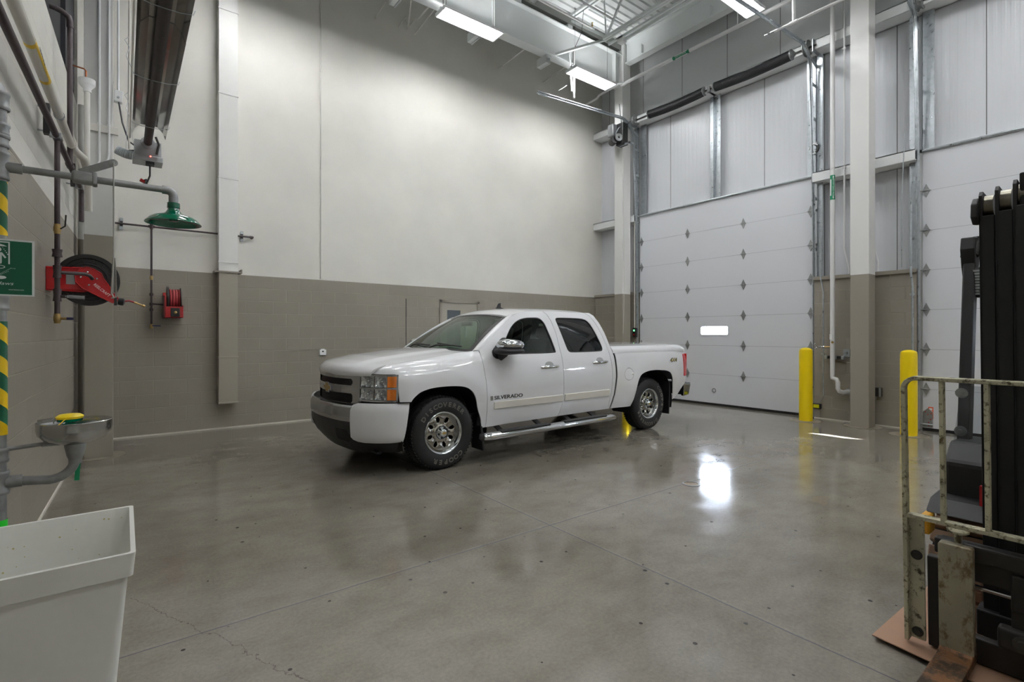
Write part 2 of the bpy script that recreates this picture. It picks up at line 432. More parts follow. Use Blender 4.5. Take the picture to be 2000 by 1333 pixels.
    def cdt(s, out, holes, fmap, step=.06, depth=.02, seg=None):
        """filled 2D outline with holes, mapped by fmap(u, v, w) and given depth along w"""
        def dens(poly):
            r = []
            for i in range(len(poly)):
                a = V((*poly[i], 0)); b = V((*poly[(i + 1) % len(poly)], 0)); k = max(1, int((b - a).length / (seg or step)))
                for q in range(k): p = a.lerp(b, q / k); r.append((p.x, p.y))
            return r
        loops = [dens(p) for p in [out] + list(holes)]
        pts = []; eds = []; rings = []
        for lp in loops:
            n = len(pts); pts += [V(p) for p in lp]; idx = list(range(n, n + len(lp))); rings.append(idx)
            eds += [(idx[i], idx[(i + 1) % len(idx)]) for i in range(len(idx))]
        def inside(p, poly):
            c = False
            for i in range(len(poly)):
                x1, y1 = poly[i]; x2, y2 = poly[i - 1]
                if (y1 > p[1]) != (y2 > p[1]) and p[0] < (x2 - x1) * (p[1] - y1) / (y2 - y1) + x1: c = not c
            return c
        us = [p[0] for p in loops[0]]; vs_ = [p[1] for p in loops[0]]
        edge_pts = list(pts)
        u = min(us) + step / 2
        while u < max(us):
            v = min(vs_) + step / 2
            while v < max(vs_):
                if inside((u, v), loops[0]) and not any(inside((u, v), h) for h in loops[1:]):
                    if all((e.x - u) ** 2 + (e.y - v) ** 2 > (step * .35) ** 2 for e in edge_pts): pts.append(V((u, v)))
                v += step
            u += step
        r = geometry.delaunay_2d_cdt([V((p[0], p[1])) for p in pts], eds, [], 0, 1e-6, True)
        ov, oe, of = r[0], r[1], r[2]
        tri = []
        for f in of:
            cx = sum(ov[i][0] for i in f) / len(f); cy = sum(ov[i][1] for i in f) / len(f)
            if inside((cx, cy), loops[0]) and not any(inside((cx, cy), h) for h in loops[1:]): tri.append(tuple(f))
        n = len(ov)
        front = [fmap(p[0], p[1], 0) for p in ov]
        vs3 = front + ([fmap(p[0], p[1], depth) for p in ov] if depth else [])
        fs = list(tri)
        if depth:
            fs += [tuple(i + n for i in f[::-1]) for f in tri]
            cnt = {}
            for f in tri:
                for i in range(3):
                    a, b = f[i], f[(i + 1) % 3]; cnt[(a, b)] = 1
            for (a, b) in cnt:
                if (b, a) not in cnt: fs.append((b, a, a + n, b + n))
        return s.add(vs3, fs)
    def xf(s, Mx):
        s.v = [tuple(Mx @ V(p)) for p in s.v]; return s
    def split(s, name, m, parent=None, **k):
        """one object per connected piece"""
        par = list(range(len(s.v)))
        def fd(a):
            while par[a] != a: par[a] = par[par[a]]; a = par[a]
            return a
        for f in s.f:
            for q in f[1:]: par[fd(q)] = fd(f[0])
        gr = {}
        for f in s.f: gr.setdefault(fd(f[0]), []).append(f)
        out = []
        for fs in gr.values():
            ids = sorted({q for f in fs for q in f}); mp = {q: i for i, q in enumerate(ids)}
            out.append(MB().add([s.v[q] for q in ids], [tuple(mp[q] for q in f) for f in fs]).build(name, m, parent, **k))
        return out
    def build(s, name, m, parent=None, smooth=40, bevel=0, flip=False, local=False):
        vs = s.v
        me = bpy.data.meshes.new(name)
        off = V((0, 0, 0))
        if parent is None:
            xs = [p[0] for p in vs]; ys = [p[1] for p in vs]; zs = [p[2] for p in vs]
            off = V(((min(xs) + max(xs)) / 2, (min(ys) + max(ys)) / 2, min(zs)))
            vs = [tuple(V(p) - off) for p in vs]
        elif not local:
            r = parent
            while r.parent: r = r.parent
            Mi = ROOTM[r.name].inverted(); vs = [tuple(Mi @ V(p)) for p in vs]
        me.from_pydata(vs, [], s.f)
        bm = bmesh.new(); bm.from_mesh(me); bmesh.ops.recalc_face_normals(bm, faces=bm.faces)
        bm.to_mesh(me); bm.free()
        me.materials.append(M[m] if isinstance(m, str) else m)
        if smooth:
            for p in me.polygons: p.use_smooth = True
            me.set_sharp_from_angle(angle=math.radians(smooth))
        o = bpy.data.objects.new(name, me); COL.objects.link(o); o.location = off
        if parent: o.parent = parent
        else: ROOTM[o.name] = Matrix.Translation(off)
        if bevel:
            b = o.modifiers.new('bevel', 'BEVEL'); b.width = bevel; b.segments = 2; b.limit_method = 'ANGLE'; b.angle_limit = math.radians(40)
            b.harden_normals = False
        return o
def tag(o, label, cat, group=None):
    o['label'] = label; o['category'] = cat
    if group: o['group'] = group
    return o
def thing(name, label, cat, loc=(0, 0, 0), rz=0, group=None):
    o = bpy.data.objects.new(name, None); COL.objects.link(o); o.empty_display_size = .1
    o.location = loc; o.rotation_euler = (0, 0, rz)
    ROOTM[o.name] = Matrix.Translation(V(loc)) @ Matrix.Rotation(rz, 4, 'Z')
    return tag(o, label, cat, group)
def struct(o, **k):
    o['kind'] = 'structure'; return o
def dup(root, loc, label=None, rz=None):
    r = root.copy(); COL.objects.link(r); r.location = loc
    if rz is not None: r.rotation_euler = (0, 0, rz)
    if label: r['label'] = label
    for ch in list(root.children):
        c = ch.copy(); COL.objects.link(c); c.parent = r
        for g in list(ch.children):
            d = g.copy(); COL.objects.link(d); d.parent = c
    return r
def arc(c, a, b, u, w, r, n=8):
    """points on an arc about c, angles a..b in the plane of unit vectors u, w"""
    c = V(c); u = V(u); w = V(w)
    return [c + u * (r * math.cos(a + (b - a) * i / n)) + w * (r * math.sin(a + (b - a) * i / n)) for i in range(n + 1)]
_text_cache = {}
def text_data(txt, size, ext=.001, outline=0., shear=0., align='CENTER', off=0.):
    key = (txt, size, ext, outline, shear, align, off)
    if key in _text_cache: return _text_cache[key]
    cu = bpy.data.curves.new('lettering', 'FONT'); cu.body = txt; cu.size = size; cu.align_x = align; cu.align_y = 'CENTER'; cu.shear = shear; cu.resolution_u = 3; cu.offset = off
    if outline: cu.fill_mode = 'NONE'; cu.bevel_depth = outline; cu.bevel_resolution = 0
    else: cu.extrude = ext
    o = bpy.data.objects.new('lettering', cu); COL.objects.link(o)
    dg = bpy.context.evaluated_depsgraph_get(); dg.update()
    me = bpy.data.meshes.new_from_object(o.evaluated_get(dg), depsgraph=dg)
    r = ([tuple(v.co) for v in me.vertices], [tuple(p.vertices) for p in me.polygons])
    bpy.data.objects.remove(o); bpy.data.curves.remove(cu); bpy.data.meshes.remove(me)
    _text_cache[key] = r
    return r
def add_text(mb, txt, size, o, u, w, ext=.001, outline=0., shear=0., align='CENTER', sx=1.0):
    """lettering at o, reading along u with tops towards w"""
    vs, fs = text_data(txt, size, ext, outline, shear, align)
    u = V(u).normalized(); w = V(w).normalized(); n = u.cross(w); o = V(o)
    mb.add([o + u * (p[0] * sx) + w * p[1] + n * p[2] for p in vs], fs)
    return mb
# ================================================================== THE SETTING
LW = lambda y: -.536 + .03 * (y - 5.53)          # face of the side wall
def lwall_box(mb, y0, y1, z0, z1, t=.3, out=0.):
    return mb.add([(LW(y0) - t, y0, z0), (LW(y1) - t, y1, z0), (LW(y1) + out, y1, z0), (LW(y0) + out, y0, z0),
                   (LW(y0) - t, y0, z1), (LW(y1) - t, y1, z1), (LW(y1) + out, y1, z1), (LW(y0) + out, y0, z1)],
                  [(0, 3, 2, 1), (4, 5, 6, 7), (0, 1, 5, 4), (1, 2, 6, 5), (2, 3, 7, 6), (3, 0, 4, 7)])
struct(MB().box(-1.2, 10.3, -5.3, 9.4, -.25, 0).build('floor', 'floor', smooth=0))
struct(MB().box(-1.2, 10.3, 9.06, 9.4, 0, 8.7).build('wall_far', 'block_long', smooth=0))
struct(MB().box(-1.2, 10.3, -5.3, -5.0, 0, 8.7).build('wall_near', 'cream', smooth=0))
mb = MB(); lwall_box(mb, -5.0, 8.2, 0, 4.3); lwall_box(mb, 8.2, 9.06, 0, 8.5)
struct(mb.build('wall_left', 'block_side', smooth=0))
mb = MB(); lwall_box(mb, -5.0, 8.2, 4.3, 8.5, .1, -.03)
scr = struct(mb.build('wall_screen', 'mesh_dark', smooth=0))
mb = MB(); lwall_box(mb, 7.0, 7.7, 4.3, 8.4, .12, .01); lwall_box(mb, 4.6, 4.8, 4.3, 8.4, .12, .01)
struct(mb.build('trim_1', 'frame_dark', smooth=0))
# block plinths of the door wall with the metal panels above them
D1 = (3.87, 7.70); D2 = (-1.52, 2.31); DH = 4.31; DX = 9.80
for (a, b) in ((7.74, 9.06), (2.36, 3.82), (-5.0, -1.58)):
    struct(MB().box(9.70, 10.1, a, b, 0, 2.44).build('wall_right', 'block_door', smooth=0))
    struct(MB().box(9.66, 9.97, a, b, 2.44, 2.50).build('trim_2', 'grey_paint', smooth=0, bevel=.004))
mb = MB(); mb.box(9.95, 10.1, -5.0, 9.06, DH, 6.62)
for (a, b) in ((7.74, 9.06), (2.36, 3.82), (-5.0, -1.58)): mb.box(9.95, 10.1, a, b, 2.50, DH)
struct(mb.build('wall_right_panels', 'panel', smooth=0))
struct(MB().box(9.95, 10.1, -5.0, 9.06, 6.62, 8.7).build('wall_right_upper', 'panel_grey', smooth=0))
# girts: cold-formed channels on the panel wall
def girt(y0, y1, z, x0=9.62):
    mb = MB(); mb.box(x0, 9.95, y0, y1, z + .15, z + .165); mb.box(x0, x0 + .006, y0, y1, z + .09, z + .165); mb.box(x0 + .02, 9.95, y0, y1, z - .0, z + .012)
    mb.box(9.93, 9.95, y0, y1, z, z + .165); mb.box(x0, x0 + .006, y0, y1, z, z + .09)
    return mb.build('wall_girt', 'white_steel', smooth=0)
for (a, b, z) in ((7.74, 9.05, 4.17), (2.36, 3.82, 4.17), (-5, 9.05, 6.50)):
    struct(girt(a, b, z))
# returns between the block piers and the doors
mb = MB()
for (a, b) in (D1, D2): mb.box(9.84, 10.1, a - .06, a - .0, 0, DH + .05); mb.box(9.84, 10.1, b, b + .06, 0, DH + .05); mb.box(9.84, 10.1, a - .06, b + .06, DH, DH + .05)
struct(mb.build('trim_3', 'white_steel', smooth=0))
# caulk line along the foot of the walls, pale grout aprons
struct(MB().box(-.4, 9.7, 9.045, 9.06, 0, .022).build('baseboard_far', 'caulk', smooth=0))
mb = MB(); lwall_box(mb, -4.9, 9.0, 0, .02, .02, .014); struct(mb.build('baseboard_left', 'caulk', smooth=0))
mb = MB()
for (a, b) in ((7.74, 9.06), (2.36, 3.82), (-5.0, -1.58)): mb.box(9.685, 9.70, a, b, 0, .02)
struct(mb.build('baseboard_right', 'caulk', smooth=0))
M['apron'] = mat('pale_grout', (134, 126, 112), .3, noise=.1, nscale=9)
# ------------------------------------------------------------------ roof deck: trapezoid ribs running along X
mb = MB(); prof = []; y = -5.1; k = 0
while y < 9.3:
    prof += [(y, 8.36), (y + .12, 8.36), (y + .135, 8.40), (y + .155, 8.40)]; y += .17
vs = [(x, p[0], p[1]) for x in (-1.1, 10.2) for p in prof]; n = len(prof)
mb.add(vs, [(i, i + 1, n + i + 1, n + i) for i in range(n - 1)]); mb.box(-1.2, 10.3, -5.3, 9.4, 8.5, 8.7)
struct(mb.build('ceiling', 'deck', smooth=0))

# ------------------------------------------------------------------ steel frame
def wbeam(mb, a, b, h, w, tf=.02, tw=.012):
    """I section from a to b, top flange at the given height"""
    a = V(a); b = V(b); z = V((0, 0, 1))
    for dz in (-tf / 2, -h + tf / 2): mb.bar(a + z * dz, b + z * dz, w, tf)
    mb.bar(a - z * h / 2, b - z * h / 2, tw, h - 2 * tf)
    return mb
bm_ = thing('steel_beam', 'deep white steel girder running parallel to the long cream wall just under the roof', 'beam', (4.5, 7.92, 7.3))
wbeam(MB(), (-.5, 7.92, 8.06), (9.27, 7.92, 8.06), .74, .22, .022, .014).build('girder', 'beam_white', bm_, smooth=0)
mb = MB()
for x in (1.2, 2.9, 4.55, 6.2, 7.62, 9.3): mb.box(x - .07, x + .07, 7.84, 8.0, 8.06, 8.16)
mb.split('joist_seat', 'beam_white', bm_, smooth=0)
mb = MB()
for x in (2.0, 5.6, 9.05): mb.box(x - .006, x + .006, 7.81, 8.03, 7.34, 8.04)
mb.split('stiffener', 'beam_white', bm_, smooth=0)
struct(MB().box(-.5, 9.26, 7.83, 8.01, 8.16, 8.36).build('gap_shade_strip', 'gap_shade', smooth=0))  # strip filling the gap over the girder, its shade put into the grey
# edge beam along the door wall
eb = thing('edge_beam', 'white steel channel beam under the roof deck above the overhead doors', 'beam', (9.45, 2, 7.9))
mb = MB(); mb.box(9.40, 9.412, -5, 7.78, 7.88, 8.34); mb.box(9.30, 9.50, -5, 7.78, 8.33, 8.36); mb.box(9.34, 9.52, -5, 7.78, 7.86, 7.88)
mb.build('channel', 'beam_white', eb, smooth=0)
mb = MB()
for y in (7.3, 5.6, 3.9, 2.2, .5): mb.box(9.33, 9.40, y, y + .012, 7.92, 8.1)
mb.split('clip', 'beam_white', eb, smooth=0)
# columns
def column(name, x0, x1, y0, y1, m, label, plate=True):
    c = thing(name, label, 'column', ((x0 + x1) / 2, (y0 + y1) / 2, 0))
    MB().box(x0, x1, y0, y1, 0, 8.34 if x0 > 0 else 7.3).build('shaft', m, c, smooth=0, bevel=.006)
    mb = MB(); mb.prism([(math.cos(a) * .26 + .0, math.sin(a) * .26) for a in [i * PI / 12 for i in range(24)]], lambda u, v, w: V(((x0 + x1) / 2 + u, (y0 + y1) / 2 + v, w)), .001, .006)
    mb.build('grout_pad', 'apron', c, smooth=0)
    return c
column('steel_column', -.375, -.105, 7.80, 8.06, 'split267', 'boxed column beside the side wall, grey below and cream above, with thin pipes on it')
column('steel_column', 9.27, 9.56, 7.80, 8.04, 'split244', 'slender white column in the far corner behind the door operator')
column('steel_column', 9.28, 9.56, 2.86, 3.12, 'split244', 'white column with grey foot standing between the two overhead doors')
# open web joists parallel to the door wall
def joist(x, label):
    j = thing('roof_joist', label, 'joist', (x, 2, 7.3), group='open-web joists under the roof deck')
    mb = MB()
    for dx in (-.045, .045): mb.bar((x + dx, -5, 8.33), (x + dx, 8.0, 8.33), .05, .06)
    mb.build('top_chord', 'beam_white', j, smooth=0)
    mb = MB()
    for dx in (-.03, .03): mb.bar((x + dx, -5, 7.42), (x + dx, 6.9, 7.42), .045, .05)
    mb.build('bottom_chord', 'beam_white', j, smooth=0)
    mb = MB(); y = 6.85
    mb.bar((x, 7.85, 8.26), (x, y, 7.44), .05, .05)
    while y > -4.5:
        mb.bar((x + .0, y, 7.43), (x + .0, y - .62, 8.31), .035, .035); mb.bar((x, y - .62, 8.31), (x, y - 1.24, 7.43), .035, .035); mb.bar((x, y - .0, 7.43), (x, y + .06, 8.31), .022, .022)
        y -= 1.24
    mb.build('web', 'beam_white', j, smooth=0)
    return j
joist(7.65, 'open-web white roof joist carrying the strut with the small junction box')
joist(5.75, 'open-web white roof joist second from the door wall')
joist(3.85, 'open-web white roof joist over the middle of the bay')
joist(1.95, 'open-web white roof joist over the truck hood end of the bay')
# bridging and the strut hung on the first joist
mb = MB(); mb.bar((2, 6.73, 7.76), (8.1, 6.73, 7.76), .03, .03)
tag(mb.build('bridging_bar', 'beam_white', smooth=0), 'thin white bridging bar crossing between the roof joists near the girder', 'bar')
mb = MB(); mb.tube([(2.2, 7.2, 7.78), (7.68, 7.2, 7.78)], .022, 10)
sp = thing('sprinkler_branch', 'white sprinkler branch pipe with an upright head, ending by the first joist', 'pipe', (7.6, 7.2, 7.7))
mb.build('pipe', 'pipe_white', sp)
MB().lathe([(.012, 0), (.02, .02), (.016, .05), (.006, .06), (.022, .085), (0, .09)], (7.62, 7.2, 7.80), n=12).build('sprinkler_head', 'brass', sp)
st = thing('strut_channel', 'white slotted strut with a junction box at its end, under the first roof joist', 'strut', (8.05, 4, 7.4))
mb = MB(); mb.bar((7.78, -4, 7.36), (7.78, 6.9, 7.36), .04, .04); mb.bar((7.86, -4, 7.33), (7.86, 6.6, 7.33), .04, .05); mb.build('strut', 'beam_white', st, smooth=0)
MB().box(7.76, 7.88, 6.52, 6.66, 7.26, 7.38).build('junction_box', 'lamp_white', st, bevel=.006)
MB().bar((7.1, 7.92, 7.34), (7.68, 6.9, 7.42), .045, .045).build('chord_brace', 'beam_white', st, smooth=0)
# thin stays and tails between girder and the long wall
def stay(a, b, r, label, foot=True, m='cream'):
    mb = MB(); mb.tube([a, b], r, 8)
    if foot: mb.tube([b, (b[0], 9.06, b[2])], r * 1.3, 8)
    tag(mb.build('wall_stay', m), label, 'stay rod')
stay(onY(754, 3, 8.2), onY(735, 33, 9.02), .012, 'short white stay rod high on the cream wall, next to the bare wall end')
stay(onY(1031, 91, 7.92), onY(976, 133, 9.02), .012, 'thin white stay rod from the girder to the wall between two lamps')
stay(onY(1110, 127, 7.95), onY(1062, 160, 9.02), .012, 'thin white stay rod ending behind the far light track end')
stay(onY(856, 10, 7.92), onY(811, 65, 9.02), .012, 'straight white stay rod just beside the lit lamp nearer the camera')
stay(onY(803, 0, 8.0), onY(797, 55, 9.02), .013, 'nearly upright white stay rod high on the cream wall')
mb = MB(); mb.tube([onY(845, 5, 8.0), onY(817, 36, 8.5), onY(811, 37, 8.6), onY(797, 55, 9.03)], .014, 8)
tag(mb.build('wall_stay', 'cream'), 'white stay rod with a kink in its middle, high on the cream wall', 'stay rod')
mb = MB(); p = onY(794, 31, 8.95)
mb.tube([onY(779, 54, 9.04), onY(783, 45, 8.97), p], .012, 8)
mb.tube([onY(788, 41, 8.95), onY(788, 52, 8.96), onY(794, 62, 8.98), onY(797, 52, 8.96), onY(792, 38, 8.95)], .006, 8)
tag(mb.build('cable_tail', 'cream'), 'looped white cable tail poking from a tube high on the wall', 'cable')
# channel brackets on the long wall
for (px, py, t) in ((917, 78, 'short channel bracket hanging under the girder behind the nearer lit lamp'), (1052, 128, 'short channel bracket hanging under the girder between the lit lamps, nearer the far corner'),
                    (765, 4, 'short channel bracket hanging under the girder at the top picture edge')):
    a = onZ(px, py, 7.22); mb = MB()
    mb.box(a.x - .05, a.x - .04, 7.88, a.y, 7.16, 7.32); mb.box(a.x - .05, a.x + .03, 7.88, a.y, 7.155, 7.165); mb.box(a.x + .02, a.x + .03, 7.88, a.y, 7.16, 7.20)
    mb.box(a.x + .06, a.x + .075, 7.88, a.y + .03, 7.16, 7.32); mb.box(a.x - .05, a.x + .075, 7.86, 7.90, 7.28, 7.32)
    tag(mb.build('girder_bracket', 'beam_white', smooth=0), t, 'bracket')

# ------------------------------------------------------------------ high-bay lamps
def lamp(x, y, z, label):
    t = thing('high_bay_lamp', label, 'lamp', (x, y, z), group='four-tube high-bay lamps')
    L2 = .61
    mb = MB()
    for s in (-1, 1): mb.box(x - L2, x + L2, y + s * .163, y + s * .17, z - .022, z + .02)
    mb.split('side_rail', 'lamp_white', t, smooth=0)
    MB().box(x - L2, x + L2, y - .03, y + .03, z + .035, z + .075).build('housing', 'lamp_white', t, smooth=0)
    sc = []
    for k in range(4):
        c = -.12 + .08 * k
        sc += [(c - .04, -.021), (c - .026, .020), (c - .013, .024), None, (c + .013, .024), (c + .026, .020)]
    sc += [(.16, -.021)]
    run = []; runs = []
    for q in sc + [None]:
        if q is None:
            runs.append(run); run = []
        else: run.append(q)
    for run in runs:
        n = len(run); mb = MB(); mb.add([(x + w, y + u, z + v) for w in (-L2, L2) for u, v in run], [(i, i + 1, n + i + 1, n + i) for i in range(n - 1)]); mb.build('reflector', 'lamp_white', t, smooth=0)
    mb = MB()
    for e in (-1, 1): mb.box(x + e * L2 - .012, x + e * L2 + .012, y - .165, y + .165, z - .024, z + .03)
    mb.split('end_plate', 'lamp_white', t, smooth=0)
    for k in range(4):
        c = y - .12 + .08 * k
        MB().tube([(x - L2 + .02, c, z - .006), (x + L2 - .02, c, z - .006)], .013, 8).build('tube', 'tube', t)
    mb = MB()
    for e in (-1, 1): mb.tube([(x + e * .5, y, z + .05), (x + e * .5, y, 8.36)], .0035, 5)
    mb.tube([(x - .55, y, z + .06), (x - .6, y - .05, z + .35), (x - .4, y - .1, z + .8), (x - .35, y - .1, 8.3)], .006, 6)
    mb.split('suspension_wire', 'dark_steel', t)
    return t
first = lamp(4.90, 7.58, 7.02, 'lit four-tube lamp along the girder, the one nearer the camera')
for (x, y, t) in ((8.0, 7.58, 'lit four-tube lamp along the girder in the far corner above the door track'),
                  (8.0, 4.32, 'lit four-tube lamp at the top picture edge above the closed overhead door'),
                  (4.9, 4.32, 'lit four-tube lamp over the truck, above the picture'), (1.8, 4.32, 'lit four-tube lamp over the hood, above the picture'),
                  (1.8, 7.58, 'lit four-tube lamp along the girder near the side wall'), (8.0, 1.06, 'lit four-tube lamp above the second overhead door'),
                  (4.9, 1.06, 'lit four-tube lamp above the forklift'), (1.8, 1.06, 'lit four-tube lamp above the camera side'),
                  (8.0, -2.2, 'lit four-tube lamp beyond the forklift by the doors'), (4.9, -2.2, 'lit four-tube lamp beyond the forklift in mid bay'), (1.8, -2.2, 'lit four-tube lamp at the near end of the bay')):
    dup(first, (x, y, 7.02), t)

# ------------------------------------------------------------------ overhead doors
def hinge_mesh(edge):
    mb = MB()
    mb.prism([(0, -.105), (.045, 0), (0, .105), (-.045, 0)], lambda u, v, w: V((w, u, v)), -.012, 0)
    mb.box(-.022, 0, -.05, .05, -.008, .008)
    if edge: mb.tube([(-.02, -.02, 0), (-.02, edge * .11, 0)], .008, 8); mb.lathe([(.0, -.012), (.024, -.012), (.024, .012), (0, .012)], (-.02, edge * .11, 0), (0, 1, 0), 14)
    return mb
def overhead_door(n, rng, wy, cols, lock):
    y0, y1 = rng; sec = (DH - .03) / 7
    d = bpy.data.objects.new('door_%d' % n, None); COL.objects.link(d); d.location = (DX, (y0 + y1) / 2, 0); ROOTM[d.name] = Matrix.Translation(V(d.location)); struct(d)
    for k in range(7):
        z0 = .03 + k * sec; z1 = z0 + sec - .004
        hole = []
        if k == 2:
            c = (wy, z0 + sec * .51); w, h, r = .30, .085, .03
            hp = []
            for (sx, sz, a) in ((1, -1, -PI / 2), (1, 1, 0), (-1, 1, PI / 2), (-1, -1, PI)):
                for q in range(4): hp.append((c[0] + sx * (w - r) + r * math.cos(a + q * PI / 6), c[1] + sz * (h - r) + r * math.sin(a + q * PI / 6)))
            hole = [hp]
        mb = MB().cdt([(y0, z0), (y1, z0), (y1, z1), (y0, z1)], hole, lambda u, v, w: V((DX + w, u, v)), step=.6, depth=.05, seg=.6 if not hole else .3)
        mb.build('section', 'door_skin', d, smooth=0)
        if hole:
            fr = MB().cdt([(c[0] + (p[0] - c[0]) * 1.07, c[1] + (p[1] - c[1]) * 1.2) for p in hp], [hp], lambda u, v, w: V((DX - .008 + w, u, v)), step=.3, depth=.012)
            o = fr.build('window_frame', 'door_skin', d, smooth=0)
            MB().cdt(hp, [], lambda u, v, w: V((DX + .02 + w, u, v)), step=.5, depth=.004).build('pane', 'window', d, smooth=0)
    for k in range(1, 7): z = .03 + k * sec; MB().box(DX + .006, DX + .045, y0, y1, z - .02, z + .0).build('joint_strip', 'door_joint', d, smooth=0) if k not in (2, 3) else MB().box(DX + .006, DX + .05, y0, y1, z - .006, z + .002).build('joint_strip', 'door_joint', d, smooth=0)
    mb = MB(); mb.box(DX - .004, DX + .06, y0, y1, .0, .028); mb.box(DX - .012, DX - .002, y0, y1, .018, .045); mb.build('bottom_seal', 'rubber', d, smooth=0)
    mb = MB(); mb.tube([(DX - .02, y0, DH + .005), (DX - .02, y1, DH + .005)], .022, 10); mb.box(DX - .01, DX + .1, y0, y1, DH - .01, DH + .02); mb.build('top_seal', 'galv', d)
    hm = {}
    for k in range(1, 7):
        for ci, cy in enumerate(cols):
            e = -1 if ci == 0 else (1 if ci == len(cols) - 1 else 0)
            if e not in hm:
                hm[e] = hinge_mesh(e).build('hinge', 'galv_dull', d, local=True, smooth=30); o = hm[e]
            else: o = hm[e].copy(); COL.objects.link(o)
            o.location = (0, cy - (y0 + y1) / 2, .03 + k * sec)
    if lock:
        MB().lathe([(.045, 0), (.045, -.012), (.034, -.012), (.028, .02), (0, .02)], (DX, lock[0], lock[1]), (1, 0, 0), 24).build('lock_ring', 'chrome', d)
    return d
p1 = onX(1343, 600, DX).y; p2 = onX(1452, 600, DX).y; lk = onX(1395, 763, DX)
overhead_door(1, D1, onX(1395, 648, DX).y, (D1[0] + .045, p2, p1, D1[1] - .045), (lk.y, lk.z))
overhead_door(2, D2, .42, (D2[0] + .045, -.4, 1.0, D2[1] - .045), None)
# warning sticker on the second door
t = thing('warning_label', 'small white warning sticker with orange border on the second overhead door', 'sticker', tuple(onX(1823, 810, DX)))
a = onX(1813, 795, DX); b = onX(1823, 819, DX); yl, yr = a.y, b.y; zt, zb = a.z, b.z
MB().box(DX - .002, DX, yr, yl, zb, zt).build('backing', mat('label_orange', (226, 96, 60), .5), t, smooth=0)
MB().box(DX - .003, DX - .001, yr + .012, yl - .012, zb + .015, zt - .02 - (zt - zb) * .22).build('paper', 'sign_white', t, smooth=0)
mb = MB(); mb.box(DX - .003, DX - .001, yr + .012, yl - .012, zt - .015 - (zt - zb) * .2, zt - .018)
mb.build('header_paper', 'sign_white', t, smooth=0)
# bottom roller bracket of door 2 and pull-down bracket
br = thing('door_bracket', 'galvanised bottom bracket with red rivets on the second overhead door', 'bracket', (DX, D2[1] - .06, .1))
mb = MB(); mb.prism([(-.07, -.10), (.05, -.10), (.05, .13), (-.01, .19), (-.07, .13)], lambda u, v, w: V((DX + w, D2[1] - .055 - u * -1, .16 + v)), -.006, 0); mb.build('plate', 'galv_dull', br, smooth=0)
mb = MB()
for (u, v) in ((.02, .13), (-.05, .11), (-.01, .09), (-.045, .02), (-.02, -.03), (-.02, -.08)): mb.lathe([(.009, -.004), (.009, .004), (0, .006)], (DX - .006, D2[1] - .055 + u, .16 + v), (-1, 0, 0), 8)
mb.split('rivet', 'red', br)
MB().tube([(DX - .03, D2[1] - .13, .10), (DX - .03, D2[1] + .03, .10)], .012, 10).build('roller', 'galv', br)

# door tracks, shafts, springs
def track(y, label, side):
    t = thing('door_track', label, 'door track', (9.6, y, 0), group='galvanised door tracks')
    path = [(9.735, y, .02), (9.735, y, 1.5), (9.725, y, 3.0), (9.69, y, 4.35), (9.60, y, 5.9)]
    c = (9.20, y, 6.28)
    path += [tuple(p) for p in arc((9.18, y, 6.10), .0, PI / 2 + .12, (1, 0, 0), (0, 0, 1), .42, 9)][0:]
    path += [(6.6, y, 6.36)]
    mb = MB()
    for dx in (-1, 1):
        q = []
        for i, p in enumerate(path):
            a = V(path[max(i - 1, 0)]); b = V(path[min(i + 1, len(path) - 1)]); T = (b - a).normalized(); nn = T.cross(V((0, 1, 0)))
            q.append(V(p) + nn * (dx * .026))
        mb.tube(q, .011, 8)
    q = [V(p) + V((0, side * .012, 0)) for p in path]
    mb.tube(q, .026, 8, sx=.95, sy=.25)
    mb.build('track', 'galv', t)
    mb = MB()   # wall angle behind the track
    mb.box(9.80, 9.806, y - .045, y + .045, 0, 6.35) if False else None
    mb.box(9.78, 9.84, y + side * .035, y + side * .041, 0.02, 6.45); mb.box(9.776, 9.782, y + side * .041, y + side * .13, .02, 6.45)
    mb.build('wall_angle', 'galv', t, smooth=0)
    mb = MB()
    for z in (.35, 1.2, 2.1, 3.0, 3.9, 4.7, 5.3, 5.9):
        xx = 9.735 if z < 3 else 9.735 - (z - 3) * .045
        mb.box(xx, 9.80, y + side * .02, y + side * .028, z - .025, z + .025); mb.box(xx - .0, xx + .05, y + side * .012, y + side * .03, z - .03, z + .03)
    mb.bar((9.25, y + side * .02, 6.45), (9.80, y + side * .02, 6.25), .006, .06)
    mb.split('bracket', 'galv', t, smooth=0)
    return t
track(D1[1] + .03, 'galvanised track curving from the far jamb of the closed door towards the room', 1)
track(D1[0] - .03, 'galvanised track curving over beside the middle column, on the closed door with the slot window', -1)
track(D2[1] + .03, 'galvanised track rising to the picture top beside the second overhead door', 1)
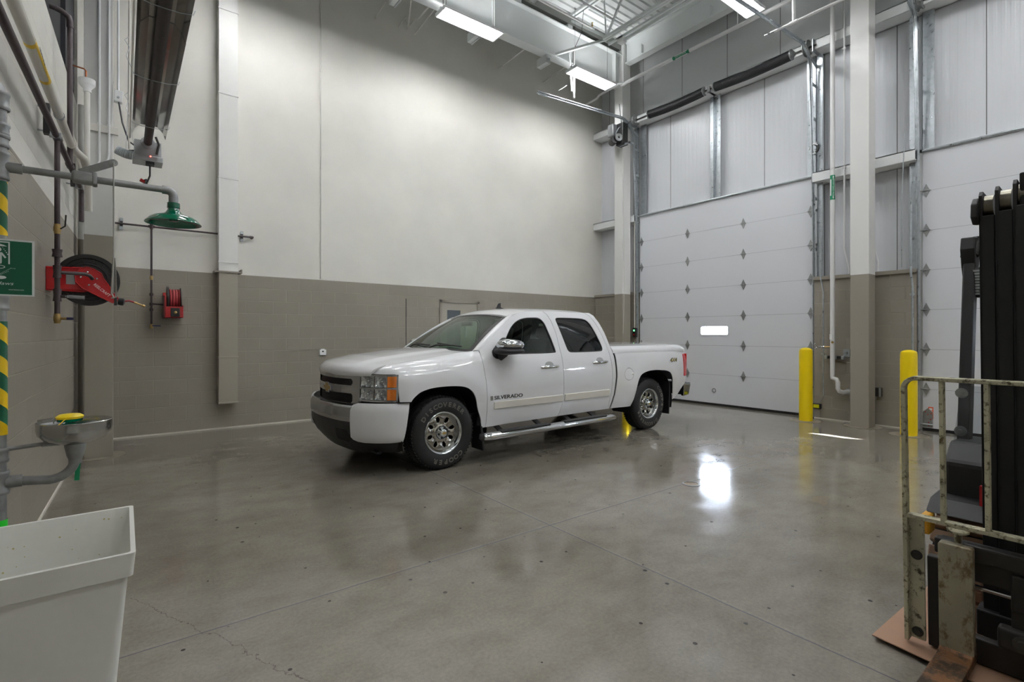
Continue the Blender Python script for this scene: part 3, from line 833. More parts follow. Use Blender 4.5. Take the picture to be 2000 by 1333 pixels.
# rear hanger of the far track
hg = thing('track_hanger', 'white angle and bright rod hanging the end of the far door track from the girder', 'hanger', (7.6, 7.75, 6.5))
a = onY(1113, 100, 7.78); b = onY(1117, 178, 7.74)
MB().bar(a, b, .05, .006).build('angle', 'beam_white', hg, smooth=0)
a = onY(1122, 97, 7.78); b = onY(1121, 192, 7.74)
MB().bar(a, b, .03, .03).build('rod', 'white_steel', hg, smooth=0)
MB().bar(onY(1091, 177, 7.70), onY(1107, 167, 7.9), .012, .012).build('spur', 'beam_white', hg, smooth=0)
def spring_set(y0, y1, label, n):
    t = thing('torsion_shaft', label, 'spring shaft', (9.62, (y0 + y1) / 2, 6.55), group='torsion spring shafts')
    X, Z = 9.60, 6.56; c = (y0 + y1) / 2
    MB().tube([(X, y0 - .12, Z), (X, y1 + .12, Z)], .016, 10).build('shaft', 'dark_steel', t)
    for (a, b) in ((c + .12, y1 - .42), (c - .12, y0 + .28)):
        pts = [(X, a + (b - a) * i / 24, Z - .03 * math.sin(PI * i / 24)) for i in range(25)]
        mb = MB(); pr = []
        mb.tube(pts, .088, 20)
        # coil ridges
        L = abs(b - a); k = int(L / .016)
        for i in range(k):
            f = (i + .5) / k; yy = a + (b - a) * f; zz = Z - .03 * math.sin(PI * f)
            mb.lathe([(.087, -.006), (.0925, 0), (.087, .006)], (X, yy, zz), (0, 1, 0), 16)
        mb.build('spring', 'black_spring', t)
        for e, r in ((a, .092), (b, .096)):
            MB().lathe([(0, -.02), (r, -.02), (r, .0), (r * .7, .02), (.03, .05), (0, .05)], (X, e, Z), (0, 1 if e == a else -1, 0), 20).build('cone', 'galv_dull', t)
    for e, s in ((y0 - .03, 1), (y1 + .03, -1)):
        MB().lathe([(.0, -.03), (.13, -.03), (.13, -.02), (.11, -.015), (.11, .03), (.14, .035), (.14, .045), (0, .045)], (X, e + s * .05, Z), (0, 1, 0), 28).build('cable_drum', 'galv_dull', t)
        MB().box(X - .06, 9.84, e - .06 * s, e - .05 * s, Z - .12, Z + .1).build('bearing_plate', 'galv', t, smooth=0)
    MB().box(X - .03, 9.84, c - .03, c + .03, Z - .06, Z + .06).build('centre_bearing', 'galv_dull', t, bevel=.004)
    return t
spring_set(*D1, 'spring shaft with two long black torsion springs above the closed door with the slot window', 1)
spring_set(*D2, 'spring shaft with black torsion springs above the second overhead door', 1)
# pair of galvanised angles carrying the centre bearing
for (rng, t) in ((D1, 'pair of upright galvanised angles above the closed door with the slot window'), (D2, 'pair of upright galvanised angles above the second overhead door')):
    c = (rng[0] + rng[1]) / 2; mb = MB()
    for s in (-1, 1):
        mb.box(9.84, 9.95, c + s * .045, c + s * .05, DH + .03, 6.6); mb.box(9.836, 9.842, c + s * .045, c + s * .115, DH + .03, 6.6)
    mb.box(9.90, 9.93, c - .05, c + .05, DH + .03, 6.6)
    tag(mb.build('centre_post', 'galv', smooth=0), t, 'post')
for (y, s, t) in ((D1[1] + .02, -1, 'wide galvanised jamb angle above the far jamb of the closed door'), (D1[0] - .02, 1, 'wide galvanised jamb angle on the near jamb of the closed door'), (D2[1] + .02, -1, 'wide galvanised jamb angle above the second overhead door')):
    mb = MB(); mb.box(9.86, 9.866, y, y + s * .15, DH + .04, 6.5); mb.box(9.86, 9.95, y, y + s * .006, DH + .04, 6.5)
    tag(mb.build('jamb_angle', 'galv', smooth=0), t, 'angle')
# chain wheel on the near track of door 1
cw = thing('hose_hook', 'small white hoop hook fixed to the galvanised jamb beside the near door track', 'hook', tuple(onX(1590, 291, 9.66)))
c = onX(1589, 291, 9.66)
MB().tube([c + V((0, .075 * math.cos(a), .085 * math.sin(a))) for a in [i * 2 * PI / 20 for i in range(18)]], .012, 8).build('hoop', 'lamp_white', cw)
MB().tube([c + V((0, .075 * math.cos(a), .085 * math.sin(a))) for a in [2.6 + i * 1.6 / 8 for i in range(9)]], .02, 8).build('grip', 'black', cw)
MB().box(9.66, 9.79, c.y - .06, c.y + .02, c.z + .08, c.z + .11).build('bracket', 'galv', cw, smooth=0)

# jackshaft operator
oc = onX(1210, 264, 9.13)
op = thing('door_operator', 'black motor operator with a silver cover mounted by the far corner column', 'door operator', (9.2, oc.y, oc.z))
MB().box(9.06, 9.24, oc.y - .16, oc.y + .05, oc.z - .26, oc.z + .24).build('gear_case', 'black', op, bevel=.01)
MB().box(8.93, 9.10, oc.y + .02, oc.y + .20, oc.z - .05, oc.z + .24).build('silver_cover', 'silver', op, bevel=.03)
MB().lathe([(0, -.1), (.085, -.1), (.09, -.06), (.09, .1), (0, .1)], (8.99, oc.y + .06, oc.z - .15), (0.5, 1, 0), 20).build('motor', 'black_gloss', op)
MB().lathe([(.03, -.02), (.085, -.02), (.09, 0), (.05, .01), (.03, .015)], (9.0, oc.y - .09, oc.z - .11), (.45, 1, 0), 24).build('chain_wheel', 'galv_dull', op)
MB().tube([(9.02, oc.y + .05, oc.z - .1), (8.98, oc.y - .02, oc.z), (9.03, oc.y - .06, oc.z + .12), (9.08, oc.y - .08, oc.z + .16)], .012, 8).build('cable', 'galv', op)
mb = MB(); mb.box(9.12, 9.26, oc.y - .30, oc.y - .26, oc.z - .27, oc.z - .235); mb.box(9.12, 9.16, oc.y - .3, oc.y, oc.z - .27, oc.z - .235); mb.build('support', 'galv', op, smooth=0)
mb = MB(); mb.bar((9.2, oc.y - .12, oc.z + .2), (9.55, 7.80, 6.56), .05, .012); mb.build('chain_guard', 'black', op, smooth=0)
mb = MB(); mb.bar((9.25, 7.88, 6.92), (9.25, 7.8, oc.z + .2), .012, .012); mb.build('stay', 'galv', op)
# hand chain hanging beside the corner column
a = onX(1217, 300, 9.2); mb = MB(); mb.tube([a, (a.x, a.y - .01, 4.2), (a.x + .02, a.y - .02, 2.6), (a.x, a.y, 1.5)], .004, 5)
tag(mb.build('hand_chain', 'pipe_cream'), 'thin hand chain hanging down along the far corner column', 'chain')

# personnel door in the long wall
dz = 2.20; x0 = onY(858, 583, 9.06).x; x1 = onY(935, 588, 9.06).x
d = bpy.data.objects.new('door_3', None); COL.objects.link(d); d.location = ((x0 + x1) / 2, 9.06, 0); ROOTM[d.name] = Matrix.Translation(V(d.location)); struct(d)
mb = MB(); mb.box(x0, x0 + .05, 9.03, 9.06, 0, dz); mb.box(x1 - .05, x1, 9.03, 9.06, 0, dz); mb.box(x0, x1, 9.03, 9.06, dz - .06, dz); mb.build('door_frame', 'grey_paint', d, smooth=0, bevel=.004)
lx0 = onY(873, 606, 9.05).x; lx1 = onY(899, 606, 9.05).x; lz = onY(873, 606, 9.05).z
M['door_face'] = mat('door_face_paint', (160, 155, 144), .42)
MB().cdt([(x0 + .055, .01), (x1 - .055, .01), (x1 - .055, dz - .066), (x0 + .055, dz - .066)], [[(lx0, lz - .9), (lx1, lz - .9), (lx1, lz), (lx0, lz)]], lambda u, v, w: V((u, 9.042 + w, v)), step=.9, depth=.016).build('door_leaf', 'door_face', d, smooth=0)
MB().box(lx0, lx1, 9.05, 9.057, lz - .9, lz).build('vision_lite', mat('dark_lite', (84, 92, 98), .12), d, smooth=0)
mb = MB()
for z in (1.85, 1.0): mb.box(x1 - .062, x1 - .048, 9.024, 9.042, z - .06, z + .06)
mb.split('door_hinge', 'dark_steel', d, smooth=0)
MB().lathe([(0, -.07), (.025, -.07), (.03, -.04), (.012, -.03), (.012, 0), (.03, 0)], (x0 + .12, 9.04, 1.0), (0, 1, 0), 16).build('door_knob', 'chrome', d)
# wall control joint
struct(MB().box(onY(793, 600, 9.06).x - .006, onY(793, 600, 9.06).x + .006, 9.052, 9.06, 0, 2.18).build('trim_5', 'dark_steel', smooth=0))
# floor drain
fd = onZ(1350, 946, 0)
t = thing('floor_drain', 'round metal floor drain set in the concrete saw cut', 'drain', (fd.x, fd.y, 0))
MB().lathe([(.085, .0005), (.085, .004), (.07, .004), (.07, .001)], (fd.x, fd.y, 0), n=32).build('rim', 'galv_dull', t)
mb = MB().lathe([(.07, .0015), (0, .0015)], (fd.x, fd.y, 0), n=32)
mb.build('grate', mat('drain_grate', (120, 104, 80), .5, .5, noise=.6, nscale=120), t)
# ================================================================== SERVICES ON THE WALLS
# ---- the long wall: duct chase, air line, small hose reel, thermostat, conduit
x0 = onY(427.5, 530, 8.86).x; x1 = onY(464.5, 530, 8.86).x
t = thing('duct_chase', 'tall square duct on the long wall, cream above, grey below, ending above the floor', 'duct', ((x0 + x1) / 2, 8.96, .42))
MB().box(x0, x1, 8.86, 9.058, .42, 8.3).build('duct', 'duct_paint', t, smooth=0)
mb = MB(); z = .42; k = 0
for z in (.425, 1.13, 2.60, 3.9, 5.2, 6.5):
    mb2 = MB().box(x0 - .008, x1 + .008, 8.85, 9.058, z - .012, z + .012); mb2.build('joint_band', 'duct_paint', t, smooth=0, bevel=.003)
mb = MB().box(x0 - .06, x1 + .06, 8.84, 9.058, 2.44, 2.462); mb.box(x1 + .045, x1 + .06, 8.84, 9.058, 2.462, 2.50)
mb.build('support_angle', 'grey_paint', t, smooth=0)
# air line
zl = 3.045
t = thing('air_line', 'thin black iron air pipe running level along the long wall past the square duct', 'pipe', (.8, 9.0, zl))
MB().tube([(-.10, 8.98, zl), (1.60, 8.98, zl), (1.625, 8.98, zl)], .0135, 10).build('pipe', 'black_pipe', t)
MB().tube([(1.60, 8.98, zl), (1.64, 8.98, zl), (1.64, 9.06, zl)], .020, 10).build('elbow', 'black_pipe', t)
for bx in (-.03, 1.49):
    MB().box(bx - .018, bx + .018, 8.995, 9.058, zl - .075, zl + .075).build('bracket', 'black', t, smooth=0)
    for s in (-1, 1): MB().box(bx - .022, bx + .022, 8.985, 9.0, zl + s * .06 - .022, zl + s * .06 + .022).build('bracket_plate', 'galv', t, smooth=0)
px_ = .315
t = thing('air_drop', 'thin black drop pipe with brass valves on the long wall below the air pipe', 'pipe', (px_, 8.95, 1.55))
MB().tube([(px_, 8.95, zl + .06), (px_, 8.95, 1.62)], .0135, 10).build('pipe', 'black_pipe', t)
mb = MB(); mb.tube([(px_, 8.95, zl - .04), (px_, 8.95, zl + .04)], .022, 10); mb.tube([(px_ - .04, 8.965, zl), (px_ + .04, 8.965, zl)], .020, 10); mb.build('tee', 'black_pipe', t)
for z, m in ((2.30, 'brass'), (1.60, 'brass')): MB().lathe([(.0, -.035), (.018, -.03), (.024, 0), (.018, .03), (0, .035)], (px_, 8.95, z), n=12).build('valve', m, t)
for z in (2.06, 1.92, 1.84): MB().lathe([(0, -.022), (.022, -.02), (.024, 0), (.022, .02), (0, .022)], (px_, 8.95, z), n=12).build('union', 'black_pipe', t)
MB().box(px_, px_ + .11, 8.93, 8.94, 1.60, 1.615).build('valve_handle', mat('blue_handle', (52, 60, 110), .4), t, smooth=0)
MB().tube([(px_, 8.95, 1.925), (px_ + .19, 8.90, 1.915)], .011, 8).build('branch', 'black_pipe', t)
# small hose reel (spool axis along the wall)
rx, ry, rz_ = .565, 8.80, 1.99
t = thing('hose_reel', 'small red hose reel seen edge-on, mounted on the long wall by the thin drop pipe', 'hose reel', (rx, 9.0, 1.75))
def spool(x0, x1, r, c, m, nm):
    return MB().lathe([(0, x0), (r, x0), (r, x1), (0, x1)], c, (1, 0, 0), 32).build(nm, m, t)
spool(-.075, -.055, .185, (rx, ry, rz_), 'black', 'flange'); spool(.085, .095, .17, (rx, ry, rz_), 'dark_steel', 'flange')
mb = MB()
for i in range(4):
    c = -.045 + .034 * i + .012
    mb.lathe([(.135 + .014 * math.cos(a), c + .016 * math.sin(a)) for a in [q * 2 * PI / 8 for q in range(9)]], (rx, ry, rz_), (1, 0, 0), 32)
mb.lathe([(.12, -.055), (.12, .085)], (rx, ry, rz_), (1, 0, 0), 24)
mb.build('hose', 'red_hose', t)
mb = MB(); mb.box(rx - .11, rx - .085, 8.66, 9.05, 1.72, 2.04); mb.box(rx - .11, rx + .11, 8.62, 9.05, 1.72, 1.735); mb.box(rx + .10, rx + .112, 8.62, 9.05, 1.72, 1.9); mb.box(rx - .1, rx + .11, 8.62, 8.64, 1.72, 1.88); mb.box(rx - .11, rx + .11, 9.03, 9.055, 1.72, 2.1)
mb.build('bracket', 'red', t, smooth=0, bevel=.004)
MB().box(rx - .04, rx + .07, 8.60, 8.62, 1.735, 1.86).build('roller_guide', 'black', t, bevel=.006)
MB().lathe([(0, -.01), (.014, -.01), (.02, .03), (0, .04)], (rx + .015, 8.60, 1.795), (0, -1, 0), 12).build('hose_stop', 'brass', t)
# thermostat, conduit
p = onY(630, 688, 9.05)
t = thing('thermostat', 'small white thermostat on the grey block wall above the truck hood', 'thermostat', tuple(p))
MB().box(p.x - .055, p.x + .055, 9.02, 9.058, p.z - .055, p.z + .04).build('cover', 'lamp_white', t, bevel=.006)
MB().box(p.x - .03, p.x + .03, 9.025, 9.058, p.z + .04, p.z + .055).build('cap', 'lamp_white', t, smooth=0)
MB().box(p.x - .018, p.x + .012, 9.018, 9.022, p.z + .0, p.z + .022).build('display', 'ink', t, smooth=0)
cx = onY(627, 545, 9.04).x
t = thing('conduit', 'thin cream conduit running straight up the long wall from the grey blocks', 'conduit', (cx, 9.04, 2.45))
MB().tube([(cx, 9.045, 2.46), (cx, 9.045, 8.2)], .0105, 8).build('pipe', 'cream', t)
for z in (2.47, 2.74, 4.4, 6.1): MB().box(cx - .012, cx + .024, 9.04, 9.06, z - .012, z + .012).build('strap', 'cream', t, smooth=0)

# ---- side wall: emergency shower with eyewash
SX, SY = -.446, 3.23
t = thing('emergency_shower', 'galvanised emergency shower stand with striped tape, green head and eyewash bowl', 'safety shower', (SX, SY, 0))
MB().tube([(SX, SY, 0), (SX, SY, 2.56)], .024, 20).build('stanchion', 'galv_dull', t)
mb = MB(); mb.lathe([(.0245, 0), (.06, 0), (.065, .012), (.03, .03), (.0245, .05)], (SX, SY, 0), n=24); mb.build('floor_flange', 'galv_dull', t)
stripe1 = stripe_mat('warning_tape', 1.06, .147, SX, SY)
MB().tube([(SX, SY, 1.93), (SX, SY, 2.175)], .0262, 24, caps=False).build('warning_tape', stripe1, t)
MB().tube([(SX, SY, 1.025), (SX, SY, 1.54)], .0262, 24, caps=False).build('warning_tape', stripe1, t)
MB().tube([(SX, SY, .58), (SX, SY, .64)], .0262, 20, caps=False).build('inspection_tape', 'bright_green', t)
def fitting(z0, z1, r, nm='fitting'):
    h = z1 - z0
    return MB().lathe([(.024, z0), (r, z0), (r * 1.08, z0 + .006), (r * 1.08, z0 + .014), (r * .96, z0 + .02), (r * .96, z1 - .02), (r * 1.08, z1 - .014), (r * 1.08, z1 - .006), (r, z1), (.024, z1)], (SX, SY, 0), n=24).build(nm, 'galv_dull', t)
fitting(2.185, 2.31, .032, 'tee'); fitting(2.37, 2.44, .033, 'union'); fitting(2.33, 2.40, .031, 'union'); fitting(1.59, 1.66, .031, 'coupling'); fitting(.90, .965, .030, 'coupling'); fitting(.755, .86, .032, 'tee'); fitting(2.5, 2.58, .033, 'elbow')
MB().tube([(SX, SY, 2.56), (SX - .01, SY, 2.60), (SX - .05, SY - .02, 2.64), (SX - .14, SY - .04, 2.655)], .027, 16).build('supply_elbow', 'galv_dull', t)
ZA = 2.245
HX = onY(339, 380, SY).x
arm = MB(); arm.tube([(SX + .03, SY, ZA), (HX - .03, SY, ZA)], .0165, 16); arm = arm.build('shower_arm', 'galv_dull', t)
MB().tube([(SX + .02, SY, ZA), (SX + .075, SY, ZA)], .024, 16).build('arm_collar', 'galv_dull', t)
e = [(HX - .05, SY, ZA)] + [tuple(p) for p in arc((HX - .03, SY, ZA - .03), PI / 2, 0, (1, 0, 0), (0, 0, 1), .03, 6)] + [(HX, SY, ZA - .075)]
MB().tube(e, .022, 16).build('arm_elbow', 'galv_dull', t)
vx0 = onY(140, 352, SY).x; vx1 = onY(188, 362, SY).x
vb = MB().box(vx0, vx1, SY - .032, SY + .03, ZA - .028, ZA + .028).build('valve', 'galv_dull', t, bevel=.012)
MB().box(vx1 - .015, vx1 + .004, SY - .035, SY + .033, ZA - .031, ZA + .031).build('valve_nut', 'galv_dull', t, bevel=.006)
lx1 = onY(222, 318, SY - .04)
lev = MB(); a = V((vx1 - .06, SY - .02, ZA + .02)); b = V((lx1.x, SY - .04, lx1.z)); lev.bar(a, b, .005, .034, up=(0, 0, 1)); lev.cyl(b + V((0, -.003, 0)), b + V((0, .003, 0)), .017); lev.build('pull_lever', 'galv_dull', t, smooth=30)
MB().cyl(b + V((0, -.008, 0)), b + V((0, .006, 0)), .006, n=10).build('lever_pin', 'galv', t)
rb = onY(221, 578, SY - .04)
mb = MB(); mb.tube([b + V((0, -.006, 0)), (b.x, SY - .046, b.z - .3), (b.x - .001, SY - .046, rb.z + .01)], .0033, 8); mb.build('pull_rod', 'stainless', t)
mb = MB(); mb.tube([(b.x - .001, SY - .046, 1.86), (rb.x - .006, SY - .046, rb.z + .01), (rb.x + .004, SY - .046, rb.z - .012), (rb.x + .012, SY - .046, rb.z - .006), (b.x + .004, SY - .046, 1.86)], .0042, 8); mb.build('pull_handle', 'stainless', t)
hz = onY(339, 437, SY).z
mb = MB().lathe([(.020, .108), (.029, .108), (.030, .082), (.026, .080), (.028, .070), (.036, .058), (.046, .049), (.068, .042), (.092, .034), (.110, .022), (.121, .008), (.128, .001), (.128, -.002), (.122, .0), (.112, .014), (.09, .026), (.05, .036), (.02, .042), (0, .042)], (HX, SY, hz + .0), n=48)
mb.build('shower_head', 'green', t, smooth=50)
MB().lathe([(0, .0), (.02, .0), (.022, .02), (.02, .05)], (HX, SY, hz + .012), n=20).build('spray_nozzle', 'green', t)
# eyewash
BX = -.187
zr = 1.062
mb = MB().lathe([(.03, -.105), (.06, -.10), (.11, -.078), (.134, -.05), (.138, -.03), (.138, 0), (.141, .003), (.144, 0), (.142, -.004), (.142, -.034), (.137, -.056), (.112, -.084), (.06, -.106), (.03, -.11)], (BX, SY, zr), n=56)
mb.build('eyewash_bowl', 'stainless', t, smooth=50)
MB().lathe([(.038, 0), (.042, -.01), (.033, -.06), (.026, -.08), (.026, -.1), (.0, -.1)], (BX, SY, zr - .105), n=24).build('tailpiece', 'galv_dull', t)
dr = [(BX, SY, zr - .19)] + [tuple(p) for p in arc((BX - .09, SY, zr - .20 + .02), 0, -PI / 2, (1, 0, 0), (0, 0, 1), .09, 8)] + [(SX + .05, SY, .806)]
MB().tube(dr, .021, 16).build('drain_pipe', 'galv_dull', t)
MB().tube([(SX + .02, SY, .806), (SX + .075, SY, .806)], .028, 16).build('drain_collar', 'galv_dull', t)
mb = MB(); mb.tube([(SX, SY, .955), (BX - .06, SY, .968)], .0095, 10); mb.build('support_arm', 'galv_dull', t)
MB().box(BX - .12, BX - .03, SY - .03, SY + .03, zr - .108, zr - .09).build('support_clamp', 'galv_dull', t, bevel=.006)
MB().lathe([(0, -.06), (.02, -.06), (.03, -.02), (.048, -.01), (.05, .004), (0, .006)], (BX - .02, SY, zr + .012), n=28).build('spray_head', 'green', t)
MB().lathe([(.051, .0), (.053, .01), (.04, .02), (.0, .022)], (BX - .02, SY, zr + .014), n=28).build('dust_cap', 'yellow_cap', t)
MB().tube([(BX - .03, SY - .05, zr + .02), (BX - .055, SY - .075, zr - .005), (BX - .065, SY - .085, zr - .03)], .002, 6).build('cap_strap', 'yellow_cap', t)
MB().tube([(BX - .08, SY + .03, zr - .01), (BX - .08, SY + .03, zr + .05)], .003, 6).build('valve_stem', 'galv', t)
MB().bar((BX - .14, SY + .06, zr - .0), (BX - .06, SY + .04, zr + .01), .003, .02).build('push_flag', 'stainless', t)
tg0 = onY(147, 888, SY + .03); tg1 = onY(157, 938, SY + .03)
MB().box(tg0.x, tg1.x, SY + .03, SY + .0315, tg1.z, tg0.z, R=Matrix.Rotation(.06, 3, 'Y')).build('inspection_tag', mat('tag_green', (10, 140, 92), .5), t, smooth=0)
# the sign on the stand
sx0, sx1, sz0, sz1, sy = SX - .118, SX + .118, 1.656, 1.912, SY - .034
t = thing('safety_sign', 'green sign with white shower and eyewash symbols on the striped stand', 'sign', (SX, sy, sz0))
MB().box(sx0, sx1, sy, sy + .003, sz0, sz1).build('plate', 'sign_white', t, smooth=0, bevel=.0)
MB().box(sx0 + .008, sx1 - .008, sy - .001, sy, sz0 + .006, sz1 - .008).build('green_field', 'sign_green', t, smooth=0)
def P2(u, v): return V((SX + u, sy - .0012, sz0 + v))
mb = MB(); W = sx1 - sx0
def flat(poly): 
    mb.prism(poly, lambda u, v, w: V((SX + u, sy - .001 - w, sz0 + v)), 0, .0008)
def rect(a, b, c, d): flat([(a, c), (b, c), (b, d), (a, d)])
def disc(u, v, r, n=14, ry=None): flat([(u + r * math.cos(2 * PI * i / n), v + (ry or r) * math.sin(2 * PI * i / n)) for i in range(n)])
rect(-.0, .037, .239, .244); rect(.032, .037, .143, .244)                      # shower frame
flat([(-.028, .222), (.028, .222), (.018, .228), (.005, .232), (.002, .240), (-.002, .240), (-.005, .232), (-.018, .228)])
disc(0, .207, .010)
flat([(-.012, .194), (.012, .194), (.026, .172), (.021, .168), (.011, .183), (.011, .15), (.009, .143), (.002, .145), (.001, .168), (-.001, .168), (-.002, .145), (-.009, .143), (-.011, .15), (-.011, .183), (-.021, .168), (-.026, .172)])
for s in (-1, 1):
    for i in range(5): disc(s * (.014 + .004 * i), .217 - .0075 * i, .0014 + .0003 * i, 8)
M_eye = [(.022 * math.cos(a), .0085 * math.sin(a)) for a in [2 * PI * i / 20 for i in range(20)]]
for i in range(20):
    (a, b), (c, d) = M_eye[i], M_eye[(i + 1) % 20]; flat([(a, .129 + b), (c, .129 + d), (c * .86, .129 + d * .74), (a * .86, .129 + b * .74)])
disc(0, .129, .0052)
for s in (-1, 1):
    for i in range(9): disc(s * (.006 + .0042 * i), .098 + .0033 * i, .0013, 8)
    for i in range(7): disc(s * (.004 + .0046 * i), .092 + .003 * i, .0013, 8)
    for i in range(3): disc(s * (.041 + .006 * i), .125 - .0005 * i, .0015, 8)
flat([(-.026, .083), (-.020, .088), (0, .090), (.020, .088), (.026, .083), (.024, .078), (.012, .074), (-.012, .074), (-.024, .078)])
add_text(mb, 'Haws', .021, P2(.018, .055), (1, 0, 0), (0, 0, 1), .0004, shear=.3, sx=1.25)
add_text(mb, 'www.hawsco.com', .0085, P2(.058, .028), (1, 0, 0), (0, 0, 1), .0003, sx=.8)
mb.build('symbols', 'sign_white', t, smooth=0)

# ---- utility tub
t = thing('utility_tub', 'large white plastic utility tub with a deep rim on legs, beside the striped shower stand', 'tub', (-.25, 2.03, 0))
def ring(z, ix, iy, r=.035):
    X0, X1, Y0, Y1 = -.60 + ix, .027 - ix, 1.785 + iy, 2.285 - iy; pts = []
    for (cx, cy, a) in ((X1 - r, Y1 - r, 0), (X0 + r, Y1 - r, PI / 2), (X0 + r, Y0 + r, PI), (X1 - r, Y0 + r, 1.5 * PI)):
        for i in range(5): pts.append((cx + r * math.cos(a + i * PI / 8), cy + r * math.sin(a + i * PI / 8), z))
    return pts
mb = MB(); lv = [ring(.862, .0, .0, .012), ring(.795, .006, .006, .012), ring(.79, .018, .018, .012), ring(.46, .045, .04, .03), ring(.455, .06, .05, .03), ring(.47, .07, .06, .03), ring(.79, .03, .03, .03), ring(.862, .012, .012, .008)]
vs = [p for l in lv for p in l]; n = 20
fs = [(i * n + k, i * n + (k + 1) % n, (i + 1) * n + (k + 1) % n, (i + 1) * n + k) for i in range(len(lv)) for k in range(n)]
fs = [tuple(q % len(vs) for q in f) for f in fs]
mb.add(vs, fs); b0 = len(mb.v); mb.add(ring(.465, .06, .05, .03), [tuple(range(20))]); mb.build('basin', 'tub', t, smooth=30)
for x in (-.48, -.04):
    for y in (1.87, 2.2): MB().tube([(x, y, .0), (x, y, .47)], .014, 10).build('leg', 'dark_steel', t)
random.seed(3); mb = MB()
for i in range(34):
    x = random.uniform(-.5, .02); z = random.uniform(.56, .84); r = random.choice([.0012, .0018, .003])
    mb.lathe([(0, .0008), (r, .0008), (r, 0)], (x, 2.285 - .03 - (.79 - z) * .09 - .0005, z), (0, -1, 0), 6)
mb.build('paint_specks', mat('paint_specks', (188, 176, 120), .6), t)['kind'] = 'stuff'

# ---- pipes on the side wall
def wpt(y, z, out): return V((LW(y) + out, y, z))
GY0, GY1 = 1.0, 7.30; GO = .11; GZ = 3.075
t = thing('gas_pipe', 'long black iron pipe running along the side wall on stand-off brackets', 'pipe', (-.5, 4, GZ))
g0 = V((LW(GY0) + GO, GY0, GZ)); ge = V((LW(GY1) + GO, GY1, GZ))
MB().tube([g0, ge, ge + V((0, .04, -.02)), ge + V((.0, .05, -.06)), ge + V((0, .05, -.34))], .023, 12).build('pipe', 'black_pipe', t)
for y in (5.42, 7.15):
    p = wpt(y, GZ, 0)
    MB().box(p.x + .035, p.x + .075, y - .03, y + .03, GZ - .005, GZ + .235).build('bracket', 'black', t, smooth=0)
    for z in (GZ + .02, GZ + .21): MB().tube([(p.x, y, z), (p.x + .04, y, z)], .008, 8).build('anchor', 'galv', t)
    MB().tube([(p.x + .07, y, GZ), (p.x + .14, y, GZ)], .026, 10).build('clamp', 'galv', t)
for y in (5.48, 6.3): MB().tube([wpt(y - .06, GZ, GO), wpt(y + .06, GZ, GO)], .03, 12).build('tee', 'black_pipe', t)
# drop leg with valves
py = 5.48; p = wpt(py, 0, GO)
t = thing('water_drop', 'black drop pipe with brass valves in front of the large hose reel', 'pipe', (p.x, py, 1.56))
MB().tube([(p.x, py, GZ - .02), (p.x, py, 1.60)], .0185, 14).build('pipe', 'black_pipe', t)
for z in (2.335, 1.61): MB().lathe([(0, -.04), (.021, -.04), (.021, -.025), (.025, -.016), (.025, .016), (.021, .025), (.021, .04), (0, .04)], (p.x, py, z), n=14).build('valve', 'brass', t)
for z, hgt, r in ((2.14, .03, .034), (1.99, .05, .028), (1.80, .05, .028)): MB().lathe([(.0, -hgt), (r, -hgt), (r * .85, 0), (r, hgt), (0, hgt)], (p.x, py, z), n=14).build('tee', 'black_pipe', t)
MB().tube([(p.x + .02, py - .02, 2.335), (p.x + .05, py - .03, 2.36), (p.x + .055, py - .03, 2.45)], .006, 8).build('valve_handle', 'dark_steel', t)
MB().tube([(p.x, py, 1.61), (p.x + .06, py - .02, 1.61)], .010, 8).build('outlet', 'brass', t)
MB().tube([(p.x + .06, py - .02, 1.61), (p.x + .10, py - .03, 1.61)], .011, 8).build('handle_tip', mat('navy_handle', (30, 30, 70), .4), t)
MB().tube([(p.x, py, 1.985), (p.x + .17, py + .02, 1.985), (p.x + .20, py + .04, 1.975), (p.x + .215, py + .10, 1.955)], .014, 10).build('branch', 'black_pipe', t)
MB().tube([(p.x, py, 1.79), (p.x + .06, py - .01, 1.79)], .013, 10).build('nipple', 'black_pipe', t)
MB().tube([(p.x + .05, py - .01, 1.79), (p.x + .075, py - .01, 1.79), (p.x + .078, py - .01, 1.79), (p.x + .17, py - .02, 1.785)], [.012, .012, .014, .016], 12).build('quick_coupler', 'galv', t)
# riser through the screen
p2_ = wpt(6.3, GZ, GO)
t = thing('riser_pipe', 'upright black pipe rising past the side wall and bending away through the dark screen', 'pipe', (p2_.x, 6.3, 3.1))
MB().tube([p2_ + V((0, 0, .02)), (p2_.x, 6.3, 4.42), (p2_.x - .01, 6.3, 4.47), (p2_.x - .05, 6.3, 4.50), (p2_.x - .5, 6.2, 4.56)], .021, 12).build('pipe', 'black_pipe', t)
MB().tube([(p2_.x, 6.3, 4.37), (p2_.x, 6.3, 4.43), (p2_.x - .01, 6.3, 4.47), (p2_.x - .06, 6.29, 4.50), (p2_.x - .10, 6.28, 4.51)], .026, 12).build('elbow', 'black_pipe', t)
